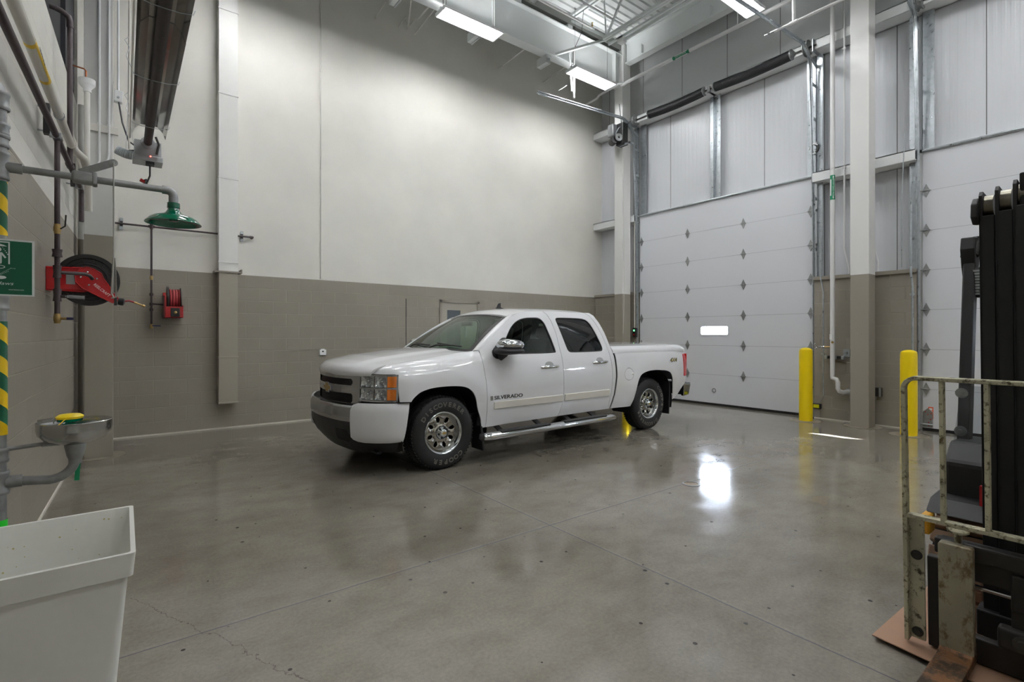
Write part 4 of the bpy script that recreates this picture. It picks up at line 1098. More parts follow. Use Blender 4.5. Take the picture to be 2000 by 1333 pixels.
# large white vent pipe and two conduits
VO = .12; VZ = 3.265
t = thing('vent_pipe', 'thick cream pipe with a yellow label, running along the side wall above the black pipe', 'pipe', (-.5, 4, VZ))
q0 = wpt(1.0, VZ, VO + .0); q1 = wpt(6.35, VZ, VO)
MB().tube([q0, q1, q1 + V((.02, .10, -.01)), q1 + V((.09, .22, -.05)), q1 + V((.10, .45, -.25)), q1 + V((.10, .50, -.5))], .031, 16).build('pipe', 'pipe_cream', t)
MB().tube([q1 + V((0, -.08, 0)), q1, q1 + V((.02, .10, -.01)), q1 + V((.08, .20, -.04)), q1 + V((.095, .27, -.10))], .036, 16).build('elbow', 'pipe_cream', t)
for y in (3.3, 5.5): MB().tube([wpt(y - .015, VZ, VO), wpt(y + .015, VZ, VO)], .036, 16).build('clamp', 'galv', t)
def lab_pt(y, a, r=.0322): c = wpt(y, VZ, VO); return c + V((r * math.cos(a), 0, r * math.sin(a)))
ys0, ys1 = 4.2, 4.8
lb = MB()
for (a0, a1, y0, y1) in ((-2.6, 1.2, ys0, ys0 + .05), (-2.6, 1.2, ys1 - .05, ys1), (-.65, .45, ys0, ys1)):
    lb.grid(10, 10, lambda u, v: lab_pt(y0 + (y1 - y0) * u, a0 + (a1 - a0) * v))
lb = lb.build('label', 'yellow_label', t, smooth=60)
mb = MB(); add_text(mb, 'NATURAL GAS', .040, lab_pt((ys0 + ys1) / 2, -.1, .0335), (0, 1, 0), (-.1, 0, 1), .0004, sx=1.6); mb.build('lettering', 'ink', lb, smooth=0)
for i, (z, o) in enumerate(((3.55, .03), (3.63, .03))):
    t = thing('wall_conduit', ['lower of two thin cream conduits running above the thick labelled pipe', 'upper of two thin cream conduits running above the thick labelled pipe'][i], 'conduit', tuple(wpt(4, z, o)))
    pts = [wpt(1.0, z, o), wpt(6.8, z, o), wpt(6.95, z - .02, o + .02), wpt(7.05, z - .10, o + .05), wpt(7.12, z - .28, o + .09), wpt(7.2, z - .38, o + .16)]
    MB().tube(pts, .0125, 8).build('pipe', 'pipe_cream', t)
    for y in (3.0, 5.2, 6.9): MB().tube([wpt(y - .03, z, o), wpt(y + .03, z, o)], .017, 8).build('coupling', 'pipe_cream', t)
# painted drain stack against the wall end
p = onY(155, 500, 8.3)
t = tag(MB().tube([(p.x + .02, 8.3, 0), (p.x + .02, 8.3, 4.35)], .045, 16).build('drain_stack', 'split267'), 'painted drain stack in the corner behind the boxed column', 'pipe')
# items on and around the boxed column
cy = 7.80
def colx(px, y=7.77): return onY(px, 300, y).x
for i, (px, zb, lbl) in enumerate(((194, 3.55, 'thin white conduit on the boxed column, the one ending in a U-bend'), (213, 3.65, 'thin white conduit on the boxed column, beside the one with the U-bend'))):
    x = colx(px)
    t = thing('column_conduit', lbl, 'conduit', (x, 7.77, zb))
    if i == 0: pts = [(x, 7.77, 8.2), (x, 7.77, zb + .02)] + [tuple(q) for q in arc((x - .09, 7.77, zb + .02), 0, -PI + .4, (1, 0, 0), (0, 0, 1), .09, 10)] + [(x - .25, 7.74, zb + .12)]
    else: pts = [(x, 7.77, 8.2), (x, 7.77, zb), (x - .01, 7.77, zb - .06), (x - .05, 7.77, zb - .12), (x - .25, 7.77, zb - .2)]
    MB().tube(pts, .0125, 8).build('pipe', 'white_steel', t)
    for z in (4.0, 5.6, 7.2): MB().box(x - .018, x + .018, 7.765, 7.80, z - .012, z + .012).build('strap', 'white_steel', t, smooth=0)
zs = onY(200, 252, 7.78).z
t = tag(MB().box(colx(175), colx(231), 7.765, 7.80, zs - .045, zs + .045).build('strut_rail', 'cream', smooth=0, bevel=.004), 'short cream strut rail fixed across the boxed column', 'strut')
jx = onY(231, 183, 7.72)
t = thing('junction_box', 'small white junction box hanging on a conduit beside the boxed column', 'junction box', tuple(jx))
MB().tube([(jx.x, 7.8, 8.2), (jx.x, 7.8, jx.z + .05)], .0125, 8).build('conduit', 'white_steel', t)
MB().tube([(jx.x - .05, 7.82, 8.2), (jx.x - .05, 7.82, jx.z + .16)], .008, 8).build('conduit', 'cream', t)
MB().box(jx.x - .04, jx.x + .045, 7.76, 7.84, jx.z - .08, jx.z + .06, R=Matrix.Rotation(.08, 3, 'Y')).build('box', 'lamp_white', t, bevel=.006)
MB().lathe([(0, 0), (.014, 0), (.012, .012), (0, .012)], (jx.x, 7.76, jx.z - .03), (0, -1, 0), 10).build('knockout', 'galv', t)
# condensate drain with funnel
fx = onY(170, 160, 7.35); fz0 = onY(171, 177, 7.35).z
t = thing('drain_funnel', 'white plastic drain pipe with a wide funnel cup under a thin copper line', 'drain', (fx.x, 7.35, 3.2))
MB().tube([(fx.x, 7.35, onY(172, 362, 7.35).z), (fx.x, 7.35, fz0)], .027, 16).build('pipe', 'white_pvc', t)
MB().lathe([(.027, -.02), (.038, -.02), (.038, .015), (.072, .06), (.075, .07), (.075, .12), (.068, .12), (.066, .07), (.03, .02)], (fx.x, 7.35, fz0), n=32).build('funnel', 'lamp_white', t)
ca = onY(137, 126, 7.35); cb = onY(168, 136, 7.35)
MB().tube([ca, cb + V((-.015, 0, .003)), cb + V((0, 0, -.015)), (cb.x, 7.35, fz0 + .1)], .0085, 8).build('copper_line', 'copper', t)
MB().box(ca.x - .01, ca.x + .03, 7.34, 7.38, ca.z + .01, ca.z + .05).build('clamp', 'galv', t, smooth=0)
# thin grey box at the stack top
# ---- infrared tube heater
hy = 7.05; hc = onY(289, 290, hy); tx = hc.x + .0
t = thing('tube_heater', 'long black tube heater under a polished reflector with a grey burner box at its end', 'heater', (tx, 5, hc.z))
tz = hc.z + .07
MB().tube([(tx, hy - .0, tz), (tx + .0, -3.5, tz)], .040, 24).build('radiant_tube', mat('heater_tube', (52, 44, 42), .55, .3, noise=.25, nscale=25), t)
prof = [(-.150, -.045), (-.125, .025), (-.075, .08), (.075, .08), (.125, .025), (.150, -.045)]
for (ya, yb, dz) in ((hy - .28, 4.45, 0), (4.55, 1.6, .006), (1.7, -1.2, 0)):
    mb = MB(); pr = prof + [(u * .985, v - .004) for u, v in prof[::-1]]
    mb.prism(pr, lambda u, v, w: V((tx + u, w, tz + .02 + v + dz)), ya, yb); mb.build('reflector', 'reflector', t, smooth=0)
for y in (6.4, 5.2, 4.0, 2.8):
    MB().tube([(tx - .15, y, tz - .03), (tx - .08, y, tz - .045), (tx, y, tz - .047), (tx + .08, y, tz - .045), (tx + .155, y, tz - .03), (tx + .165, y, tz + .0)], .003, 6).build('hanger_wire', 'galv', t)
    MB().tube([(tx - .15, y, tz - .03), (tx - .20, y, tz + .10), (tx - .18, y, tz + .18), (tx - .21, y, tz + .23), (tx - .185, y, tz + .26)], .003, 6).build('hanger_hook', 'galv', t)
MB().tube([(tx - .17, hy + .05, tz - .1), (tx - .165, hy + .0, 6.4), (tx - .15, hy, 8.3)], .010, 8).build('hanger_chain', 'pipe_cream', t)
MB().tube([(tx - .165, hy - .2, tz - .05), (tx - .165, -2, tz - .03)], .007, 8).build('edge_rod', 'pipe_cream', t)
mb = MB().box(tx - .125, tx + .125, hy - .0, hy + .20, hc.z - .09, hc.z + .085); bx = mb.build('burner_box', 'silver', t, bevel=.006)
MB().box(tx - .14, tx + .14, hy - .015, hy + .22, hc.z - .145, hc.z - .085).build('burner_tray', 'silver', t, bevel=.004)
MB().lathe([(.041, 0), (.062, .0), (.07, .012), (.0, .014)], (tx, hy - .012, tz - .01), (0, 1, 0), 24).build('tube_collar', 'silver', t)
MB().box(tx - .02, tx + .06, hy - .0, hy + .1, hc.z - .175, hc.z - .145).build('plug', 'black', t, smooth=0)
lp = onY(294, 305, hy - .03)
MB().sphere((lp.x, hy - .018, lp.z), .007, 10, 6).build('status_lamp', 'led', t)
c0 = V((tx + .02, hy + .05, hc.z - .17)); ce = onY(275, 355, 7.2)
MB().tube([c0, c0 + V((0, .02, -.12)), c0 + V((-.05, .05, -.27)), V((ce.x + .05, 7.18, ce.z + .03)), V((ce.x, 7.2, ce.z))], .009, 8).build('power_cord', 'black', t)
MB().box(ce.x - .01, ce.x + .06, 7.18, 7.22, ce.z - .01, ce.z + .02, R=Matrix.Rotation(.5, 3, 'Y')).build('cord_end', 'red', t, smooth=0)
pts = []; a = onY(228, 292, hy + .12); b = onY(268, 304, hy + .1)
mb = MB(); n = 30
for i in range(n + 1):
    f = i / n; pts.append(a.lerp(b, f) + V((0, 0, -.02 * math.sin(PI * f))))
mb.tube(pts, [.047 + .004 * (i % 2) for i in range(n + 1)], 16); mb.build('flue_duct', 'galv', t, smooth=20)
MB().tube([V((jx.x + .005, 7.78, jx.z - .08)), V((jx.x + .04, 7.7, jx.z - .35)), V((jx.x + .1, 7.5, jx.z - .62)), V((jx.x + .22, 7.3, jx.z - .76)), V((tx - .17, hy + .1, jx.z - .83 + .0))], .009, 8).build('flex_cord', 'black', t)
for dx in (-.04, .05):
    MB().tube([(a.x + .10, hy + .12, hc.z + .42), (a.x + .12 + dx, hy + .12, hc.z - .06)], .0025, 5).build('duct_wire', 'galv', t)
MB().tube([(a.x + .10, hy + .12, hc.z + .42), (a.x + .12, hy + .12, 8.3)], .0025, 5).build('duct_wire', 'galv', t)
MB().tube([V((tx + .08, hy - .02, hc.z - .06)), V((tx + .10, hy - .04, hc.z + .05)), V((tx + .07, hy - .05, tz + .06))], .012, 8).build('ignition_lead', 'dark_steel', t)

# ---- large hose reel on the side wall
ry = 5.85; c = onY(172, 547, ry); R_ = .225
t = thing('hose_reel', 'large hose reel with red arms and black drum on the side wall', 'hose reel', (c.x, ry, c.z - .25))
for y, nm in ((ry - .0, 'drum_flange'), (ry + .13, 'drum_flange')):
    mb = MB().lathe([(0, -.008), (.13, -.008), (.135, -.016), (.15, -.016), (.155, -.006), (.185, -.006), (.19, -.018), (R_, -.018), (R_, .012), (0, .012)], (c.x, y, c.z), (0, 1, 0), 48)
    mb.build(nm, 'black', t, smooth=30)
mb = MB()
for i in range(14):
    a = 2 * PI * i / 14; mb.box(c.x + .15 - .002, c.x + .19, ry - .014, ry - .006, c.z - .004, c.z + .004, R=Matrix.Rotation(a, 3, 'Y'), c=(c.x, ry - .01, c.z))
mb.split('drum_rib', 'black', t, smooth=0)
mb = MB()
for i in range(6): mb.lathe([(.165 + .009 * math.cos(q), .02 + .019 * i + .009 * math.sin(q)) for q in [k * 2 * PI / 8 for k in range(9)]], (c.x, ry, c.z), (0, 1, 0), 40)
mb.build('hose_coil', 'red_hose', t)
wx = LW(ry)
yA = ry - .045
a1 = onY(90, 520, yA).z; a2 = onY(90, 567, yA).z
mb = MB(); mb.prism([(wx + .0, a2 - .0), (c.x - .03, c.z - .115), (c.x + .03, c.z - .10), (c.x + .05, c.z + .0), (c.x + .01, c.z + .095), (c.x - .03, c.z + .105), (wx, a1)], lambda u, v, w: V((u, yA + w, v)), -.004, .004)
mb.box(wx, wx + .012, yA, yA + .28, a2, a1); mb.build('base_bracket', 'red', t, smooth=0, bevel=.004)
for s, zz in ((1, a1 - .012), (-1, a2 + .012)): MB().tube([(wx + .01, yA - .006, zz), (c.x - .03, yA - .006, c.z + s * .095)], .006, 8).build('bracket_rib', 'red', t)
ge_ = onY(226, 588, yA - .02); ge_ = V((ge_.x, yA - .012, ge_.z))
d = V((ge_.x - c.x, 0, ge_.z - c.z)); L = d.length; d.normalize(); nn = V((-d.z, 0, d.x))
def ap(u, v): return (c.x + d.x * u + nn.x * v, c.z + d.z * u + nn.z * v)
o2 = [ap(-.10, .035), ap(-.075, .075), ap(-.03, .10), ap(.03, .105), ap(.07, .085), ap(L, .028), ap(L + .01, .0), ap(L, -.028), ap(.03, -.085), ap(-.04, -.075), ap(-.09, -.03)]
arm = MB().prism(o2, lambda u, v, w: V((u, yA - .012 + w, v)), -.004, .004).build('guide_arm', 'red', t, smooth=0, bevel=.003)
mb = MB(); pl = [(p[0], p[1]) for p in o2] + [o2[0]]
mb.tube([(p[0], yA - .018, p[1]) for p in pl], .0045, 6); mb.build('arm_rim', 'red', t)
mb = MB(); add_text(mb, 'REELCRAFT', .034, (ap(L * .50, .0)[0], yA - .0165, ap(L * .50, .0)[1]), tuple(d), tuple(nn), .0004, sx=.85); mb.build('lettering', 'sign_white', arm, smooth=0)
for (u, v) in ((-.045, .045), (.04, .05), (-.045, -.02), (.04, -.03), (L - .035, 0)):
    q = ap(u, v); MB().sphere((q[0], yA - .018, q[1]), .008, 10, 6, (1, .6, 1)).build('bolt', 'chrome', arm)
MB().box(wx + .13, wx + .19, yA - .006, yA - .003, c.z - .05, c.z + .04).build('data_plate', 'silver', t, smooth=0)
MB().lathe([(0, -.02), (.03, -.02), (.034, 0), (.034, .02), (.02, .03), (0, .03)], (ge_.x + .035, yA + .0, ge_.z - .005), (1, 0, -.1), 18).build('hose_stopper', 'black', t)
MB().box(ge_.x - .012, ge_.x + .01, yA - .03, yA + .03, ge_.z - .04, ge_.z + .03).build('roller_block', 'black', t, bevel=.004)
h0 = V((ge_.x + .06, yA, ge_.z)); h1 = onY(262, 591, yA); h2 = onY(283, 599, yA)
MB().tube([h0, h0.lerp(h1, .5) + V((0, 0, .01)), h1], .0085, 10).build('hose', 'red_hose', t)
MB().tube([h1, h1.lerp(h2, .15), h1.lerp(h2, .3), h1.lerp(h2, .75), h1.lerp(h2, .8), h2], [.008, .011, .008, .008, .013, .011], 10).build('hose_tip', 'brass', t)

# ---- door wall services
def wp(px, py, X=9.64): return onX(px, py, X)
# big white downspout
x = 9.52; p = onX(1626, 500, x); zb = onX(1626, 735, x).z
t = thing('water_main', 'tall white water pipe with a green label, standing between the closed door and the middle column', 'pipe', (x, p.y, .7))
pts = [(x, p.y, 8.3), (x, p.y, zb + .04), (x, p.y + .0, zb + .0), (x - .01, p.y, zb - .03), (x + .0, p.y - .06, zb - .05), (x + .0, p.y - .08, zb - .10), (x, p.y - .08, zb - .21), (x + .01, p.y - .10, zb - .25), (x + .06, p.y - .14, zb - .27), (9.70, p.y - .18, zb - .26)]
MB().tube(pts, .036, 16).build('pipe', 'pipe_white', t)
MB().lathe([(.036, 0), (.055, .0), (.055, .01), (.036, .012)], (9.69, p.y - .178, zb - .26), (1, 0, 0), 20).build('escutcheon', 'galv', t)
z1 = onX(1626, 343, x).z; z0 = onX(1626, 391, x).z
def gp(z, a, r=.0368): return V((x + r * math.cos(a), p.y + r * math.sin(a), z))
mb = MB()
for (a0, a1, q0, q1) in ((1.9, 5.4, z1 - .07, z1), (1.9, 5.4, z0, z0 + .07), (3.05, 4.5, z0, z1)): mb.grid(12, 2, lambda u, v: gp(q0 + (q1 - q0) * v, a0 + (a1 - a0) * u))
lb = mb.build('label', 'green_label', t, smooth=60)
mb = MB(); out = V((math.cos(3.78), math.sin(3.78), 0)); sd = V((0, 0, 1)).cross(out)
add_text(mb, 'DOM COLD WATER', .034, V((x, p.y, (z0 + z1) / 2)) + out * .0385, (0, 0, 1), tuple(-sd * -1), .0004)
for zz in (z1 - .035, z0 + .035):
    for i in range(1): mb.add([V((x, p.y, zz)) + out * .039 + sd * u + V((0, 0, v)) for u, v in ((-.006, .022), (.006, .022), (.006, 0), (.014, 0), (0, -.022), (-.014, 0), (-.006, 0))], [(0, 1, 2, 3, 4, 5, 6)])
mb.build('lettering', 'sign_white', lb, smooth=0)
# tags on the pipe
MB().box(x - .045, x - .03, p.y - .012, p.y + .03, onX(1624, 664, x).z, onX(1624, 653, x).z).build('tag', 'lamp_white', t, bevel=.003)
q = onX(1626, 669, x - .04); MB().lathe([(0, -.004), (.02, -.004), (.02, .004), (0, .004)], (x - .042, q.y, q.z), (1, 0, 0), 16).build('brass_tag', 'brass', t)
# hose bib
q = wp(1620, 678, 9.52)
t = thing('hose_bib', 'chrome hose tap on a short brass stub beside the white water pipe', 'tap', tuple(q))
MB().tube([(9.52, q.y - .02, q.z), (9.50, q.y + .09, q.z)], .012, 8).build('stub', 'brass', t)
MB().tube([(9.50, q.y + .07, q.z), (9.48, q.y + .17, q.z), (9.47, q.y + .20, q.z - .04)], [.014, .016, .018], 10).build('spout', 'chrome', t)
MB().tube([(9.48, q.y + .16, q.z), (9.44, q.y + .20, q.z + .05)], [.010, .022], 12).build('handle', 'chrome', t)
# strut with clamps
a = wp(1616, 698, 9.66); b = wp(1649, 699, 9.66)
t = thing('pipe_strut', 'short black slotted strut with silver clamps behind the white water pipe', 'strut', tuple((a + b) / 2))
MB().box(9.60, 9.70, b.y + .03, a.y - .01, a.z - .022, a.z + .022).build('strut', 'black', t, smooth=0)
for f in (.0, .55, 1.0):
    w = a.lerp(b, f); MB().box(9.58, 9.64, w.y - .025, w.y + .025, a.z - .03, a.z + .03).build('clamp', 'galv', t, bevel=.006)
# switch plate with knob
q = wp(1654, 690, 9.69)
t = thing('switch_plate', 'square steel plate with a round push knob on the grey blocks', 'switch', tuple(q))
MB().box(9.675, 9.70, q.y - .05, q.y + .05, q.z - .065, q.z + .065).build('plate', 'galv', t, bevel=.003)
MB().lathe([(0, .03), (.018, .03), (.022, .0), (0, 0)], (9.675, q.y, q.z), (-1, 0, 0), 16).build('knob', 'galv_dull', t)
# outlet and round sleeve near floor
q = wp(1714, 766, 9.66)
t = thing('outlet_box', 'steel outlet box low on the block wall beyond the middle column', 'outlet', tuple(q))
MB().box(9.62, 9.70, q.y - .055, q.y + .05, q.z - .07, q.z + .07).build('box', 'dark_steel', t, bevel=.003)
MB().box(9.612, 9.62, q.y - .06, q.y - .03, q.z - .07, q.z + .07).build('cover', 'galv', t, smooth=0)
q = wp(1706, 777, 9.69)
t = thing('wall_sleeve', 'small round pipe sleeve low on the block wall under the outlet box', 'sleeve', tuple(q))
MB().lathe([(.045, 0), (.045, .012), (.025, .02), (.02, .0)], (9.70, q.y, q.z), (-1, 0, 0), 20).build('flange', 'galv_dull', t)
MB().lathe([(0, .005), (.02, .005)], (9.695, q.y, q.z), (-1, 0, 0), 16).build('hole', 'black', t)
# conduits of the door wall
def conduit(pts, r, m, label, straps=(), nm='conduit'):
    t = thing(nm, label, 'conduit', tuple(pts[-1])); MB().tube(pts, r, 8).build('pipe', m, t)
    for s in straps: MB().box(s[0] - .01, s[0] + .03, s[1] - .02, s[1] + .03, s[2] - .014, s[2] + .014).build('strap', m, t, smooth=0)
    return t
X = 9.60
a = wp(1650, 0, X); b = wp(1649, 487, X); c2 = wp(1658, 528, X)
conduit([(X, b.y, 8.2), (X, b.y, b.z), (X + .02, c2.y, c2.z + .02), (X + .02, c2.y, 2.50)], .0125, 'pipe_white', 'thin white conduit bending just above the block ledge, beside the water pipe', [(X, b.y, 4.3), (X, b.y, 6.3)])
a = wp(1706, 100, X); b = wp(1707, 480, X); c2 = wp(1714, 512, X)
conduit([(X, a.y, 8.2), (X, b.y, b.z), (X + .02, c2.y, c2.z), (X + .02, c2.y, 2.50)], .0125, 'pipe_white', 'thin white conduit bending above the ledge just past the middle column', [(X, b.y, 4.3)])
b = wp(1603, 560, X); c2 = wp(1609, 580, X)
conduit([(X, b.y, 3.35), (X, b.y, 2.45), (X - .02, c2.y, 2.22), (X - .02, c2.y, .50), ], .012, 'galv', 'bare grey conduit beside the near door jamb with a pull switch at its foot', [(X - .02, c2.y, 1.15)])
q = V((X - .02, c2.y, .42))
t = thing('pull_switch', 'small silver switch hanging at the foot of the bare grey conduit', 'switch', tuple(q))
MB().tube([q + V((0, 0, .1)), q + V((0, 0, -.0))], .016, 10).build('body', 'galv', t); MB().tube([q + V((0, 0, -.02)), q + V((-.02, .05, -.12))], .007, 8).build('lever', 'galv_dull', t)
b = wp(1779, 525, X); c2 = wp(1783, 560, X)
conduit([(X, b.y, 3.6), (X, b.y, 2.42), (X - .02, c2.y, 2.22), (X - .02, c2.y, 1.0)], .016, 'galv', 'bare grey conduit running down beside the second overhead door', [(X - .02, c2.y, 2.1)])
q = wp(1763, 520, 9.6)
conduit([(9.55, q.y + .0, 2.52), (9.55, q.y + .0, 3.55), (9.5, q.y - .05, 4.6)], .007, 'galv', 'slim pull line rising from the block ledge near the second overhead door', (), 'pull_line')
# yellow level on the jamb
q = wp(1597, 793, 9.72)
t = thing('photo_eye', 'small yellow and black sensor low on the near jamb of the closed door', 'sensor', tuple(q))
MB().box(9.66, 9.775, q.y - .07, q.y + .06, q.z - .045, q.z + .045).build('housing', 'black', t, bevel=.004)
MB().box(9.655, 9.66, q.y - .045, q.y + .045, q.z - .03, q.z + .03).build('face', mat('sensor_yellow', (226, 226, 20), .4), t, smooth=0)
# door push-button station beyond the far column
q = onX(1240, 650, 9.67)
t = thing('button_station', 'small black push-button box on the far jamb behind the truck', 'switch', tuple(q))
MB().box(9.64, 9.70, q.y - .05, q.y + .05, q.z - .11, q.z + .11).build('box', 'black', t, bevel=.004)
for z, m in ((.05, 'led_green'), (-.05, 'led')): MB().box(9.632, 9.64, q.y - .018, q.y + .018, q.z + z - .02, q.z + z + .02).build('button', m if m == 'led_green' else 'red', t, smooth=0)
MB().tube([(9.66, q.y, q.z + .11), (9.66, q.y, 4.2)], .012, 8).build('conduit', 'pipe_cream', t)
# sprinkler mains
z = 7.30; x = 9.18
t = thing('sprinkler_main', 'long white sprinkler pipe with a green label crossing high over the overhead doors', 'pipe', (x, 4, z))
MB().tube([(x, -4.8, z), (x, 7.60, z), (x + .0, 7.70, z - .02), (x + .0, 7.76, z + .0)], .036, 14).build('pipe', 'pipe_white', t)
MB().tube([(x, 7.70, z), (x - .05, 7.72, z), (x - .08, 7.76, z), (x - .06, 8.4, z - .02), (x - .02, 8.5, z - .05), (x - .0, 9.05, z - .06)], .028, 12).build('jog', 'pipe_white', t)
for y in (7.7, 4.95, 1.9): MB().tube([(x, y, z + .03), (x, y, 8.33)], .009, 8).build('hanger_rod', 'white_steel', t); MB().lathe([(.042, -.012), (.042, .012)], (x, y, z), (0, 1, 0), 16).build('hanger_ring', 'white_steel', t)
l0 = onX(1315, 128, x).y; l1 = onX(1347, 112, x).y
def sp_pt(y, a, r=.0368): return V((x + r * math.cos(a), y, z + r * math.sin(a)))
mb = MB()
for (a0, a1, q0, q1) in ((1.9, 5.2, l0 - .05, l0), (1.9, 5.2, l1, l1 + .05), (3.0, 4.3, l1, l0)): mb.grid(12, 2, lambda u, v: sp_pt(q0 + (q1 - q0) * v, a0 + (a1 - a0) * u))
lb = mb.build('label', 'green_label', t, smooth=60)
mb = MB(); on = V((math.cos(3.6), 0, math.sin(3.6)))
add_text(mb, 'DOM COLD WATER', .035, V((x, (l0 + l1) / 2, z)) + on * .039, (0, -1, 0), tuple(on.cross(V((0, -1, 0)))), .0004, sx=.8); mb.build('lettering', 'sign_white', lb, smooth=0)
a = onZ(1500, 67, 6.35); 
t = thing('sprinkler_drop', 'white pipe with a sidewall sprinkler head hanging in front of the near door track', 'pipe', (a.x, a.y, 6.3))
MB().tube([(a.x, a.y - .10, 6.35), (a.x, -1.5, 6.35)], .02, 12).build('pipe', 'pipe_white', t)
b = onZ(1549, 42, 6.35)
MB().tube([(a.x, b.y, 6.33), (a.x, b.y, 8.3)], .026, 12).build('riser', 'pipe_white', t)
MB().tube([(a.x, b.y + .06, 6.35), (a.x, b.y - .06, 6.35)], .028, 12).build('tee', 'pipe_white', t)
MB().tube([(a.x, a.y - .12, 6.35), (a.x, a.y - .04, 6.35)], .018, 10).build('coupling', 'galv_dull', t)
MB().tube([(a.x, a.y - .04, 6.35), (a.x, a.y - .01, 6.35), (a.x, a.y + .0, 6.35), (a.x, a.y + .05, 6.35)], [.010, .022, .008, .014], 10).build('sprinkler_head', 'chrome', t)

# ---- bollards
def bollard(x, y, label):
    t = thing('bollard', label, 'bollard', (x, y, 0), group='yellow bollards by the overhead doors')
    MB().lathe([(0, 1.255), (.02, 1.2545), (.05, 1.25), (.08, 1.238), (.098, 1.222), (.102, 1.20), (.102, 1.19), (.104, 1.19), (.104, 0)], (x, y, 0), n=40).build('post', 'yellow', t, smooth=35)
    MB().prism([(.24 * math.cos(i * PI / 14) * (1 + .08 * math.sin(3 * i)), .24 * math.sin(i * PI / 14)) for i in range(28)], lambda u, v, w: V((x + u, y + v, w)), .0005, .004).build('grout_pad', 'apron', t, smooth=0)
    return t
b = onZ(1575, 824, 0); bollard(b.x + .1, b.y + .05, 'yellow bollard at the near jamb of the closed door')
b = onZ(1779, 853, 0); bollard(b.x + .1, b.y + .05, 'yellow bollard behind the forklift load guard')
bollard(9.02, 7.46, 'yellow bollard hidden behind the truck, seen only beneath its bed')
# ================================================================== THE PICKUP TRUCK
# local frame: +x towards the tail, -y towards the camera side, origin under the front axle
TH = .029147
TRK = thing('pickup_truck', 'white four-door pickup truck parked on the polished floor', 'truck', (2.7011, 5.7996, 0), TH)
M['t_white'] = mat('truck_paint', (226, 227, 230), .34, coat=1.0, spec=.5)
M['t_mould'] = mat('truck_moulding', (222, 219, 210), .42, coat=.4)
M['t_inner'] = mat('truck_inner', (16, 16, 17), .75)
M['t_seat'] = mat('truck_seat', (104, 100, 92), .8)
M['t_dash'] = mat('truck_dash', (50, 50, 50), .7)
M['g_clear'] = glass_mat('windshield_glass', (.66, .78, .70), 1.2)
M['g_front'] = glass_mat('front_door_glass', (.74, .82, .77), 1.2)
M['g_rear'] = glass_mat('tinted_glass', (.025, .028, .028), 1.3)
M['tire'] = mat('tire_rubber', (22, 22, 24), .62, bump=.15, bscale=120)
M['tread'] = mat('tread_rubber', (24, 24, 25), .75)
M['rim'] = mat('rim_steel', (176, 174, 168), .17, 1.0)
M['rim_lip'] = mat('rim_lip', (214, 218, 222), .12, 1.0)
M['gold'] = mat('gold_emblem', (186, 158, 96), .3, .6)
M['lens'] = glass_mat('lamp_lens', (.93, .94, .95), 1.0)
M['amber'] = mat('amber_lens', (236, 128, 14), .2, coat=1.0)
M['red_lens'] = mat('red_lens', (196, 26, 34), .18, coat=1.0)
M['lamp_bowl'] = mat('lamp_bowl', (232, 234, 236), .10, .85)
M['letter_white'] = mat('tire_letter', (166, 158, 146), .6)
M['t_black'] = mat('truck_black_trim', (28, 28, 30), .5)

def lerp_tab(tab, x):
    if x <= tab[0][0]: return tab[0][1]
    for (a, b), (c, d) in zip(tab, tab[1:]):
        if x <= c: f = (x - a) / (c - a); return b + (d - b) * f
    return tab[-1][1]
WT = [(.30, .930), (.40, .955), (.50, .975), (.62, .990), (.75, 1.0), (.90, 1.002), (1.0, .998), (1.10, .984), (1.17, .968), (1.22, .950), (1.28, .924), (1.45, .852), (1.60, .782), (1.72, .716), (1.79, .664), (1.83, .62)]
def smooth_tab(tab, x, h=.02): return (lerp_tab(tab, x - h) + lerp_tab(tab, x) * 2 + lerp_tab(tab, x + h)) / 4
ZE = [(-.80, 1.055), (-.70, 1.075), (-.66, 1.118), (-.60, 1.143), (-.525, 1.162), (-.285, 1.197), (.333, 1.272), (.58, 1.295)]
PLAN = [(-.80, .50), (-.745, .62), (-.70, .765), (-.65, .83), (-.58, .895), (-.49, .955), (-.38, .99), (-.2, 1.0)]
def SW(x, z):
    w = smooth_tab(WT, z)
    if x < .58:
        t = lerp_tab(ZE, x) - z; k = min(1, (.58 - x) / .16); H = .17
        if t < H:
            q = max(0, min(1, 1 - t / H)); w -= .12 * k * (1 - math.sqrt(max(0, 1 - q * q)))
    if x < -.15: w = w - (1.0 - smooth_tab(PLAN, x, .03))
    for cx in (.08, 3.87):
        r = math.hypot((x - cx), (z - .38) * .98)
        if z > .35: f = max(0, min(1, (.86 - r) / .24)); w += .026 * f * f * (3 - 2 * f)
    if x > 4.4: w -= .05 * ((x - 4.4) / .45) ** 2
    return w
def side(s, inset=0.):
    return lambda u, v, w: V((u, s * (SW(u, v) - inset - w), v))
def both(fn):
    for s in (-1, 1): fn(s)
ARCH_F = [(.547, .403), (.518, .517), (.469, .633), (.441, .746), (.400, .825), (.327, .881), (.216, .908), (.037, .917), (-.135, .908), (-.260, .878), (-.340, .822), (-.372, .782)]
ARCH_R = [(3.290, .405), (3.345, .50), (3.387, .62), (3.420, .74), (3.462, .825), (3.53, .882), (3.674, .917), (3.83, .926), (3.976, .921), (4.17, .902), (4.28, .862), (4.333, .78), (4.357, .632), (4.390, .422)]
FENDER = [(-.50, 1.068)] + [(-.58, 1.068), (-.70, 1.072), (-.66, 1.112), (-.60, 1.138), (-.525, 1.158), (-.285, 1.193), (.02, 1.231), (.333, 1.268), (.45, 1.280), (.556, 1.288), (.566, 1.20), (.587, .958), (.600, .60), (.598, .403)] + ARCH_F + [(-.482, .785), (-.492, .93)]
